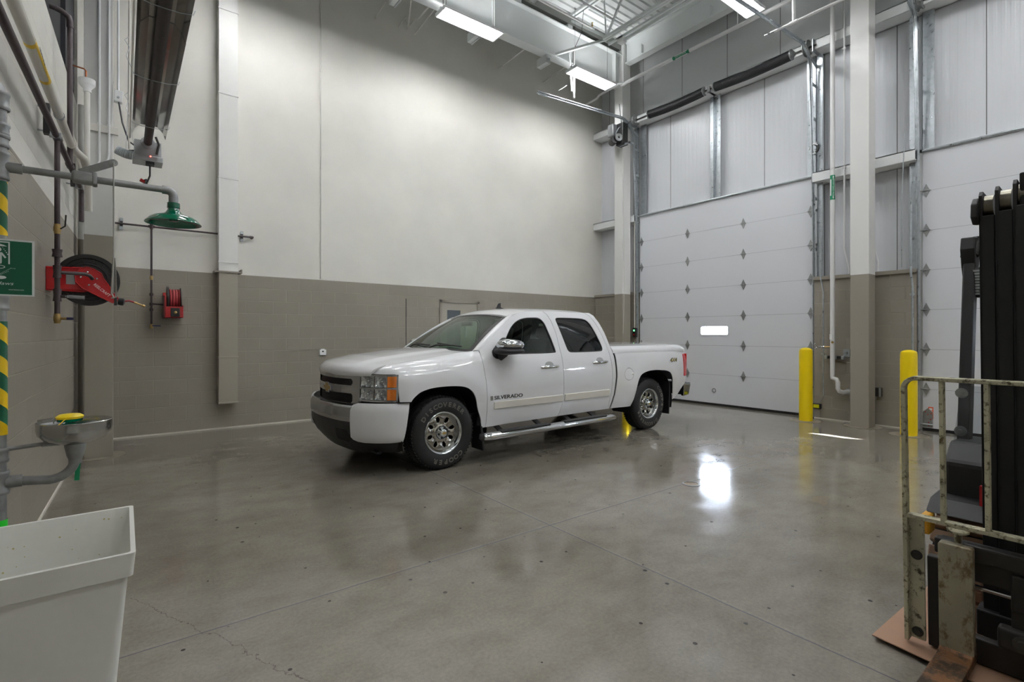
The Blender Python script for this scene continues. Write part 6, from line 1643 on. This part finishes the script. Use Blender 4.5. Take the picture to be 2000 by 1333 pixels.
# badges
def badge(txt, size, x, z, m, **k):
    mb = MB(); vs, fs = text_data(txt, size, .002, 0., k.get('shear', 0), 'LEFT', size * .012); kx = k.get('sx', 1.0)
    mb.add([V((x + p[0] * kx, -SW(x + p[0] * kx, z + p[1]) - .003 - p[2], z + p[1])) for p in vs], fs)
    add(mb, k.get('name', 'badge'), m, smooth=0)
badge('SILVERADO', .062, .705, .735, 'dark_steel', sx=1.42)
mb = MB()
for (a, b, c, d) in ((0, .034, -.024, -.014), (0, .034, .014, .024), (0, .010, -.024, .024), (.012, .034, -.005, .005), (.026, .034, -.024, .024)):
    mb.box(.645 + a, .645 + b, -SW(.66, .735) - .006, -SW(.66, .735) - .001, .737 + c, .737 + d)
add(mb, 'badge', 'chrome', smooth=0)
badge('4X4', .095, 4.30, 1.062, 't_black', sx=1.25, shear=.35)
mb = MB(); vs, fs = text_data('4X4', .075, .002, 0, .35, 'LEFT'); mb.add([V((4.312 + p[0] * 1.25, -SW(4.31 + p[0], 1.06) - .006 - p[2], 1.064 + p[1])) for p in vs], fs); add(mb, 'badge', 'chrome', smooth=0)
# wheels
def wheel(cx, s, letters):
    R = .401; cz = R; yo = .985
    base = bpy.data.objects.new('wheel', None); COL.objects.link(base); base.parent = TRK; base.location = (0, 0, 0)
    def Y(y): return s * y
    O = (cx, 0, cz); ax = (0, s, 0)
    tire = [(.222, .94), (.232, .958), (.25, .970), (.285, .983), (.325, .985), (.358, .975), (.378, .962), (.392, .945), (.399, .925), (.401, .90), (.401, .895), (.392, .893), (.392, .885), (.401, .883), (.401, .862), (.392, .860), (.392, .850), (.401, .848), (.401, .825), (.392, .823), (.392, .815), (.401, .813), (.399, .785), (.392, .765), (.375, .745), (.33, .730), (.27, .735), (.222, .76)]
    t = add(MB().lathe(tire, O, ax, 72), 'tire', 'tire', base, smooth=35)
    mb = MB()
    for i in range(62):
        a = 2 * PI * i / 62; Rm = Matrix.Rotation(-a, 3, 'Y')
        for (y0, y1, r0, r1, sk) in ((.928, .958, .385, .4035, 0), (.755, .782, .385, .4035, .5), (.864, .882, .395, .4035, .3), (.826, .846, .395, .4035, .7)):
            q = a + sk * 2 * PI / 62; Rm = Matrix.Rotation(-q, 3, 'Y')
            vs = [V((x, s * y, z)) for x in (-.0105, .0105) for y in (y0, y1) for z in (r0, r1)]
            if y0 == .928:
                vs = [V((p.x, p.y, p.z - (.010 if abs(p.y) > .95 and p.z > .39 else 0))) for p in vs]
            mb.add([V((cx, 0, cz)) + Rm @ p for p in vs], [(0, 1, 3, 2), (4, 6, 7, 5), (0, 4, 5, 1), (2, 3, 7, 6), (0, 2, 6, 4), (1, 5, 7, 3)])
    add(mb, 'tire_tread', 'tread', base, smooth=0)['kind'] = 'stuff'
    add(MB().lathe([(.232, .955), (.236, .963), (.230, .968), (.216, .962), (.208, .945), (.205, .925), (.200, .905), (.198, .90)], O, ax, 64), 'rim_lip', 'rim_lip', base, smooth=50)
    add(MB().lathe([(.215, .94), (.205, .86), (.19, .76), (.0, .75)], O, ax, 48), 'rim_barrel', 't_inner', base, smooth=50)
    holes = []
    for k in range(8):
        a0 = 2 * PI * (k + .35) / 8; c = (.143 * math.cos(a0), .143 * math.sin(a0)); h = []
        for i in range(16):
            b = 2 * PI * i / 16; r_, t_ = .033 * math.cos(b), (.022 + .003 * math.cos(b)) * math.sin(b)
            h.append((c[0] + r_ * math.cos(a0) - t_ * math.sin(a0), c[1] + r_ * math.sin(a0) + t_ * math.cos(a0)))
        holes.append(h)
    outc = [(.201 * math.cos(2 * PI * i / 64), .201 * math.sin(2 * PI * i / 64)) for i in range(64)]
    def dish(r): return lerp_tab([(0, .93), (.06, .925), (.085, .905), (.11, .905), (.145, .918), (.175, .912), (.201, .900)], r)
    hd = []
    for h in holes:
        hd.append(h)
    def dm(u, v, w):
        r = math.hypot(u, v); d = dish(r)
        m_ = min(math.hypot(u - math.cos(2 * PI * (k + .35) / 8) * .143, v - math.sin(2 * PI * (k + .35) / 8) * .143) for k in range(8))
        if m_ < .045: d -= .010 * (1 - max(0, (m_ - .025)) / .02) if m_ > .025 else .010
        return V((cx + u, s * (d - w), cz + v))
    add(MB().cdt(outc, hd, dm, step=.014, depth=.006, seg=.02), 'rim_disc', 'rim', base, smooth=60)
    hub = add(MB().lathe([(.075, .905), (.074, .93), (.066, .948), (.046, .956), (.042, .968), (.036, .974), (0, .975)], O, ax, 36), 'hub_cap', 'rim_lip', base, smooth=50)
    mb = MB()
    for k in range(6):
        a0 = 2 * PI * (k + .2) / 6; mb.lathe([(.013, .925), (.0125, .955), (.009, .962), (0, .963)], (cx + .057 * math.cos(a0), 0, cz + .057 * math.sin(a0)), ax, 10)
    add(mb, 'lug_nuts', 't_inner', base, smooth=40)
    add(MB().prism(BT, lambda u, v, w: V((cx + u * .28, s * (.975 + w), cz + v * .30)), 0, .001), 'hub_emblem', 'gold', base, smooth=0)
    if letters:
        mb = MB()
        for (txt, a0, a1, rr) in letters:
            n = len(txt)
            for i, ch in enumerate(txt):
                a = math.radians(a0 + (a1 - a0) * i / (n - 1)); vs, fs = text_data(ch, .068, .001, .0010)
                ur = V((math.cos(a), 0, math.sin(a))); ut = V((math.sin(a), 0, -math.cos(a)))
                c = V((cx, s * .9862, cz)) + ur * rr
                mb.add([c + ut * (p[0] * 1.15) + ur * p[1] + V((0, s * p[2], 0)) for p in vs], fs)
        add(mb, 'tire_lettering', 'letter_white', base, smooth=0)
wheel(.05, -1, (('DISCOVERER', 146, 44, .312), ('COOPER', -50, -112, .312)))
wheel(3.79, -1, (('COOPER', 50, -22, .312), ('DISCOVERER', -60, -160, .312)))
wheel(.05, 1, None); wheel(3.79, 1, None)
# ================================================================== THE FORKLIFT (faces -X, mast tilted back)
FL = thing('forklift', 'black forklift with a worn cream load guard and rusty forks, cut by the picture edge', 'forklift', (3.6, .24, 0))
M['f_black'] = mat('forklift_black', (22, 21, 21), .6, noise=.15, nscale=14)
M['f_carriage'] = mat('carriage_black', (44, 41, 39), .55, .2, noise=.3, nscale=16)
M['f_cream'] = worn_mat('worn_cream', (196, 192, 168), (72, 62, 44), .40, .55, 26)
M['f_cream2'] = worn_mat('worn_cream_bar', (190, 186, 160), (86, 74, 48), .44, .55, 30)
M['f_fork'] = worn_mat('worn_fork', (160, 154, 132), (112, 94, 66), .46, .5, 12, (1, 1, .6), .2)
M['f_rust'] = worn_mat('rusty_blade', (112, 76, 44), (60, 46, 32), .50, .6, 9, metal=.3)
M['f_tire'] = mat('tan_tire', (150, 122, 100), .75, noise=.1)
M['f_roller'] = mat('mast_roller', (120, 116, 104), .35, .8, noise=.2, nscale=40)
M['f_orange'] = mat('forklift_amber', (206, 150, 30), .5)
YC = .235
PIV = V((3.0, 0, .06)); TL = math.radians(-3.0)
RT_ = Matrix.Rotation(TL, 4, 'Y')
TM = Matrix.Translation(PIV) @ RT_ @ Matrix.Translation(-PIV) @ Matrix.Translation((.054, 0, 0))
def fl(mb, name, m, par=FL, tilt=True, **k):
    if tilt: mb.xf(TM)
    return mb.build(name, m, par, **k)
# load backrest (bars 50 deep, 16 wide)
X0, X1 = 2.872, 2.912
yl, yr = .75, -.28; zt = 1.285
g = None
def bars(name, pts, w=.018, par=None):
    mb = MB()
    for a, b in zip(pts, pts[1:]): mb.bar(a, b, w, .042, up=(1, 0, 0))
    return fl(mb, name, 'f_cream2', par or FL, smooth=0)
lg = bpy.data.objects.new('load_guard', None); COL.objects.link(lg); lg.parent = FL
r = .05; xm = (X0 + X1) / 2
pts = [V((xm, yl, .045)), V((xm, yl, zt - r))] + [V((xm, yl - r + r * math.cos(a), zt - r + r * math.sin(a))) for a in [PI / 2 * i / 6 for i in range(1, 7)]] + [V((xm, yr + r, zt))] + [V((xm, yr + r - r * math.sin(a), zt - r + r * math.cos(a))) for a in [PI / 2 * i / 6 for i in range(1, 7)]] + [V((xm, yr, .045))]
mb = MB(); n = len(pts); vs = []
for i, p in enumerate(pts):
    a = pts[max(i - 1, 0)]; b = pts[min(i + 1, n - 1)]; T = (b - a).normalized(); N_ = T.cross(V((1, 0, 0)))
    for (q, h) in ((-.009, -.021), (.009, -.021), (.009, .021), (-.009, .021)): vs.append(p + N_ * q + V((h, 0, 0)))
mb.add(vs, [(i * 4 + k, i * 4 + (k + 1) % 4, (i + 1) * 4 + (k + 1) % 4, (i + 1) * 4 + k) for i in range(n - 1) for k in range(4)] + [(0, 1, 2, 3), tuple((n - 1) * 4 + k for k in range(4))])
fl(mb, 'guard_frame', 'f_cream2', lg, smooth=30, bevel=.003)
fl(MB().box(X0, X1, yr, yl, .632, .65), 'cross_bar', 'f_cream2', lg, smooth=0, bevel=.002)
for y in (.612, .464, .316, .168, .02, -.128): fl(MB().box(X0, X1, y - .008, y + .008, .648, zt - .008), 'guard_bar', 'f_cream2', lg, smooth=0, bevel=.002)
for (a, b) in ((.685, .742), (-.272, -.215)):
    fl(MB().box(X1 - .012, X1, a, b, .055, .635), 'side_plate', 'f_cream', lg, smooth=0, bevel=.002)
    for z in (.455, .09): fl(MB().lathe([(.022, 0), (.022, .006), (.014, .008), (.014, .014), (0, .014)], (X1 - .012, (a + b) / 2 + .0, z), (-1, 0, 0), 16), 'bolt', 'dark_steel', lg)
# carriage
ca = bpy.data.objects.new('carriage', None); COL.objects.link(ca); ca.parent = FL
fl(MB().cdt([(-.23, .035), (.68, .035), (.68, .46), (.635, .46), (.635, .56), (-.185, .56), (-.185, .46), (-.23, .46)], [[(.615, .15), (.615, .36), (.58, .40), (.40, .40), (.40, .15)], [(.33, .40), (.12, .40), (.12, .15), (.33, .15)], [(.05, .40), (-.17, .40), (-.17, .15), (.05, .15)]], lambda u, v, w: V((2.915 + w, u, v)), step=.2, depth=.045), 'carriage_frame', 'f_carriage', ca, smooth=0, bevel=.006)
fl(MB().bar((2.925, .65, .525), (2.925, -.18, .525), .05, .07, up=(0, 0, 1)), 'fork_bar', 'f_carriage', ca, smooth=0, bevel=.008)
fl(MB().tube([(2.935, .52, .37), (2.935, -.05, .37)], .011, 12), 'shift_rod', 'chrome', ca)
fl(MB().box(2.88, 2.935, .28, .44, .16, .25), 'pivot_block', 'f_carriage', ca, bevel=.012)
fl(MB().lathe([(.034, 0), (.034, .008), (.022, .010), (.018, .018), (0, .018)], (2.88, .36, .205), (-1, 0, 0), 20), 'pivot_bolt', 'dark_steel', ca)
fl(MB().box(2.90, 2.98, .24, .40, .32, .48), 'shift_block', 'f_carriage', ca, bevel=.01)
# forks
for yc, nm in ((.562, 0), (-.09, 1)):
    fk = bpy.data.objects.new('fork', None); COL.objects.link(fk); fk.parent = FL
    mb = MB().cdt([(yc - .058, .10), (yc + .058, .10), (yc + .058, .565), (yc + .052, .572), (yc - .052, .572), (yc - .058, .565)], [], lambda u, v, w: V((2.825 + w, u, v)), step=.3, depth=.042)
    fl(mb, 'fork_shank', 'f_fork', fk, smooth=0, bevel=.004)
    prof = [(2.867, .10), (2.867, .075), (2.855, .055), (2.83, .05), (1.80, .04), (1.72, .046), (1.78, .058), (2.74, .085), (2.79, .092), (2.812, .105), (2.825, .14)]
    fl(MB().prism([(a, b) for a, b in prof] + [(2.867, .14)], lambda u, v, w: V((u + .072, yc + w, v)), -.058, .058), 'fork_blade', 'f_rust', fk, tilt=False, smooth=0, bevel=.004)
    fl(MB().lathe([(0, -.04), (.014, -.04), (.014, .018), (.038, .020), (.040, .030), (.034, .036), (0, .037)], (2.885, yc + .0, .595), n=20), 'lock_knob', 'f_cream2', fk)
# mast: three nested rails each side
ms = bpy.data.objects.new('mast', None); COL.objects.link(ms); ms.parent = FL
def rail(y0, y1, x0, x1, z0, z1):
    mb = MB(); mb.box(x0, x0 + .03, y0, y1, z0, z1); mb.box(x1 - .02, x1, y0, y1, z0, z1); mb.box(x0, x1, y1 - .014, y1, z0, z1)
    return mb
for s in (1, -1):
    def yy(a): return YC + s * (a - YC)
    for (ya, yb, xa, xb, zb) in ((.462, .515, 3.08, 3.20, 2.115), (.402, .459, 3.06, 3.19, 2.125), (.31, .399, 3.03, 3.17, 2.135)):
        a, b = sorted((yy(ya), yy(yb))); 
        rl = rail(a, b, xa, xb, .06, zb - .11); fl(rl, 'mast_rail', 'f_black', ms, smooth=0, bevel=.004)
        # forked rail head with roller
        c = (a + b) / 2
        mb = MB(); mb.prism([(xa, zb - .12), (xa, zb - .02), (xa + .02, zb), (xa + .09, zb - .01), (xb, zb - .12)], lambda u, v, w: V((u, b + w, v)), -.012, 0)
        fl(mb, 'rail_cheek', 'f_black', ms, smooth=0)
        fl(MB().lathe([(0, a + .008 - c), (.046, a + .008 - c), (.046, b - .014 - c), (0, b - .014 - c)], (xa + .055, c, zb - .062), (0, 1, 0), 28), 'mast_roller', 'f_roller', ms)
    fl(MB().lathe([(0, 0), (.04, 0), (.045, .05), (0, .05)], (3.1, yy(.515), 2.035), (0, s, 0), 16), 'roller_stub', 'f_black', ms) if s < 0 else fl(MB().prism([(3.05, 2.0), (3.09, 1.97), (3.16, 1.975), (3.17, 2.08), (3.10, 2.09), (3.06, 2.06)], lambda u, v, w: V((u, .515 + w, v)), 0, .024), 'rail_stop', 'f_black', ms, smooth=0, bevel=.006)
fl(MB().box(3.04, 3.16, .09, .38, 2.0, 2.16), 'mast_crosshead', 'f_black', ms, smooth=0, bevel=.006)
fl(MB().box(3.05, 3.15, YC - .3, YC + .3, .10, .22), 'mast_foot', 'f_black', ms, smooth=0, bevel=.006)
for y in (.30, .17): fl(MB().tube([(3.12, y, .12), (3.12, y, 2.04)], .036, 16), 'lift_cylinder', 'f_black', ms)
for y in (.36, .11): fl(MB().tube([(3.07, y, .5), (3.07, y, 2.02)], .01, 6), 'lift_chain', 'dark_steel', ms)
fl(MB().box(3.02, 3.06, .30, .345, .5, 1.95), 'hose_guard', 'f_black', ms, smooth=0)
# hoses glimpsed behind
fl(MB().tube([(3.28, .515, .45), (3.28, .52, .8), (3.26, .50, 1.05), (3.24, .47, 1.3)], .012, 8), 'hydraulic_hose', 'silver', ms)
# front wheels: tan lugged tyres
for s in (1, -1):
    yc = YC + s * .42
    w = bpy.data.objects.new('wheel', None); COL.objects.link(w); w.parent = FL
    fl(MB().lathe([(.15, -.10), (.22, -.10), (.25, -.095), (.25, .095), (.22, .10), (.15, .10)], (3.58, yc, .275), (0, 1, 0), 48), 'tire', 'f_black', w, tilt=False, smooth=30)
    mb = MB()
    for i in range(20):
        for h in (0, 1):
            a = 2 * PI * (i + .5 * 0) / 20; Rm = Matrix.Rotation(-a, 3, 'Y')
            y0, y1 = (-.105, .105) if h == 0 else (0, 0)
            if h: continue
            vs = [V((x, y, z)) for x in (-.031, .031) for y in (y0, y1) for z in (.24, .275)]
            mb.add([V((3.58, yc, .275)) + Rm @ p for p in vs], [(0, 1, 3, 2), (4, 6, 7, 5), (0, 4, 5, 1), (2, 3, 7, 6), (0, 2, 6, 4), (1, 5, 7, 3)])
    fl(mb, 'tire_lugs', 'f_tire', w, tilt=False, smooth=0, bevel=.006)['kind'] = 'stuff'
    fl(MB().lathe([(.15, .09), (.14, .06), (.08, .05), (.06, .08), (0, .08)], (3.58, yc, .275), (0, s, 0), 32), 'wheel_hub', 'f_cream', w, tilt=False)
for s in (1, -1):
    yc = YC + s * .40
    w = bpy.data.objects.new('wheel', None); COL.objects.link(w); w.parent = FL
    fl(MB().lathe([(0, -.08), (.19, -.08), (.215, -.06), (.215, .06), (.19, .08), (0, .08)], (5.0, yc, .217), (0, 1, 0), 40), 'tire', 'f_black', w, tilt=False, smooth=30)
# chassis and cowl
fl(MB().prism([(3.52, .54), (3.95, .56), (4.05, .86), (3.98, .88), (3.62, .90), (3.50, .80)], lambda u, v, w: V((u, YC + w, v)), -.50, .50), 'front_cowl', 'f_black', tilt=False, smooth=0, bevel=.02)
fl(MB().prism([(3.30, .56), (3.40, .62), (3.85, .64), (3.95, .30), (4.6, .28), (4.6, .2), (3.9, .2), (3.84, .5), (3.38, .57)], lambda u, v, w: V((u, YC + w, v)), -.535, .535), 'front_fender', 'f_black', tilt=False, smooth=0, bevel=.01)
fl(MB().box(3.86, 5.3, YC - .52, YC + .52, .22, .78), 'body', 'f_black', tilt=False, bevel=.03)
fl(MB().box(4.9, 5.55, YC - .53, YC + .53, .25, 1.02), 'counterweight', 'f_orange', tilt=False, bevel=.07)
fl(MB().box(4.35, 5.0, YC - .38, YC + .38, .78, 1.0), 'engine_hood', 'f_black', tilt=False, bevel=.04)
fl(MB().box(4.3, 4.78, YC - .25, YC + .25, 1.0, 1.1), 'seat', 't_black', tilt=False, bevel=.04)
fl(MB().box(4.74, 4.86, YC - .24, YC + .24, 1.06, 1.5, R=Matrix.Rotation(.15, 3, 'Y')), 'seat_back', 't_black', tilt=False, bevel=.04)
fl(MB().box(3.24, 3.34, .735, .775, .46, .56), 'fender_corner', 'f_orange', tilt=False, bevel=.01)
fl(MB().box(3.40, 3.43, .545, .575, .60, .72), 'red_reflector', 'red', tilt=False, smooth=0)
# overhead guard
gd = bpy.data.objects.new('overhead_guard', None); COL.objects.link(gd); gd.parent = FL
for s in (1, -1):
    y = YC + s * .49; 
    fl(MB().bar((3.70, y - s * .03, .55), (4.06, y, 1.99), .055, .085, up=(1, 0, 0)), 'front_post', 'f_black', gd, tilt=False, smooth=0, bevel=.008)
    fl(MB().tube([(4.02, y, 1.95), (4.05, y, 2.02), (4.16, y, 2.05), (5.1, y, 2.07), (5.2, y, 2.01), (5.25, y, 1.0)], .035, 10, sx=1.2), 'roof_rail', 'f_black', gd, tilt=False)
    fl(MB().prism([(4.0, 1.89), (4.03, 1.83), (4.06, 1.83), (4.10, 1.91), (4.12, 2.03), (4.07, 2.07), (3.99, 2.06), (3.97, 1.99)], lambda u, v, w: V((u, y + s * .028 + w * s, v)), -.06, .006), 'corner_gusset', 'f_black', gd, tilt=False, smooth=0, bevel=.006)
for x in (4.12, 4.3, 4.48, 4.66, 4.84, 5.02): fl(MB().box(x, x + .03, YC - .49, YC + .49, 2.03, 2.08), 'roof_slat', 'f_black', gd, tilt=False, smooth=0)
fl(MB().tube([(4.08, YC - .49, 1.99), (4.08, YC + .49, 1.99)], .04, 10), 'front_tube', 'f_black', gd, tilt=False)
# work lamp under the guard
fl(MB().box(3.99, 4.06, .615, .715, 1.70, 1.88), 'work_lamp', 'black', gd, tilt=False, bevel=.015)
mb = MB()
for k in range(9): mb.box(3.983, 3.99, .628, .702, 1.715 + k * .017, 1.727 + k * .017)
fl(mb, 'lamp_louvre', 'galv', gd, tilt=False, smooth=0)
# clear side shield with washers
sh = bpy.data.objects.new('side_shield', None); COL.objects.link(sh); sh.parent = FL
def sp(px, py, X=3.74): return onX(px, py, X)
a, b = sp(1872, 752), sp(1929, 866)
xs = 3.70
fl(MB().cdt([(a.y, b.z), (a.y - .02, a.z), (.50, a.z), (.50, b.z)], [], lambda u, v, w: V((xs + (v - a.z) * .24 + .0 + w, u, v)), step=.3, depth=.005), 'clear_panel', glass_mat('acrylic', (.80, .82, .84), .8, .08), sh, tilt=False, smooth=0)
for (px, py) in ((1879, 768), (1877, 842)):
    q = sp(px, py, xs); fl(MB().lathe([(.0, .012), (.008, .012), (.009, .004), (.028, .003), (.028, 0), (0, 0)], (q.x - .01, q.y, q.z), (-1, 0, 0), 20), 'washer', 'galv_dull', sh, tilt=False)
# cardboard sheet on the floor
t = thing('cardboard_sheet', 'flat brown cardboard sheet lying on the concrete under the forklift', 'cardboard', (3.4, .3, 0))
def cb(u, v):
    a = V((2.88, .875, .022)); b = V((2.66, -.35, .03)); c = V((4.2, .84, .004)); d = V((4.2, -.4, .004))
    return a.lerp(b, v).lerp(c.lerp(d, v), min(1, u)) + V((0, 0, .008 * math.sin(3 * v + 2 * u) * (1 - u)))
MB().grid(12, 12, cb, thick=(0, 0, -.004)).build('sheet', 'cardboard', t, smooth=40)
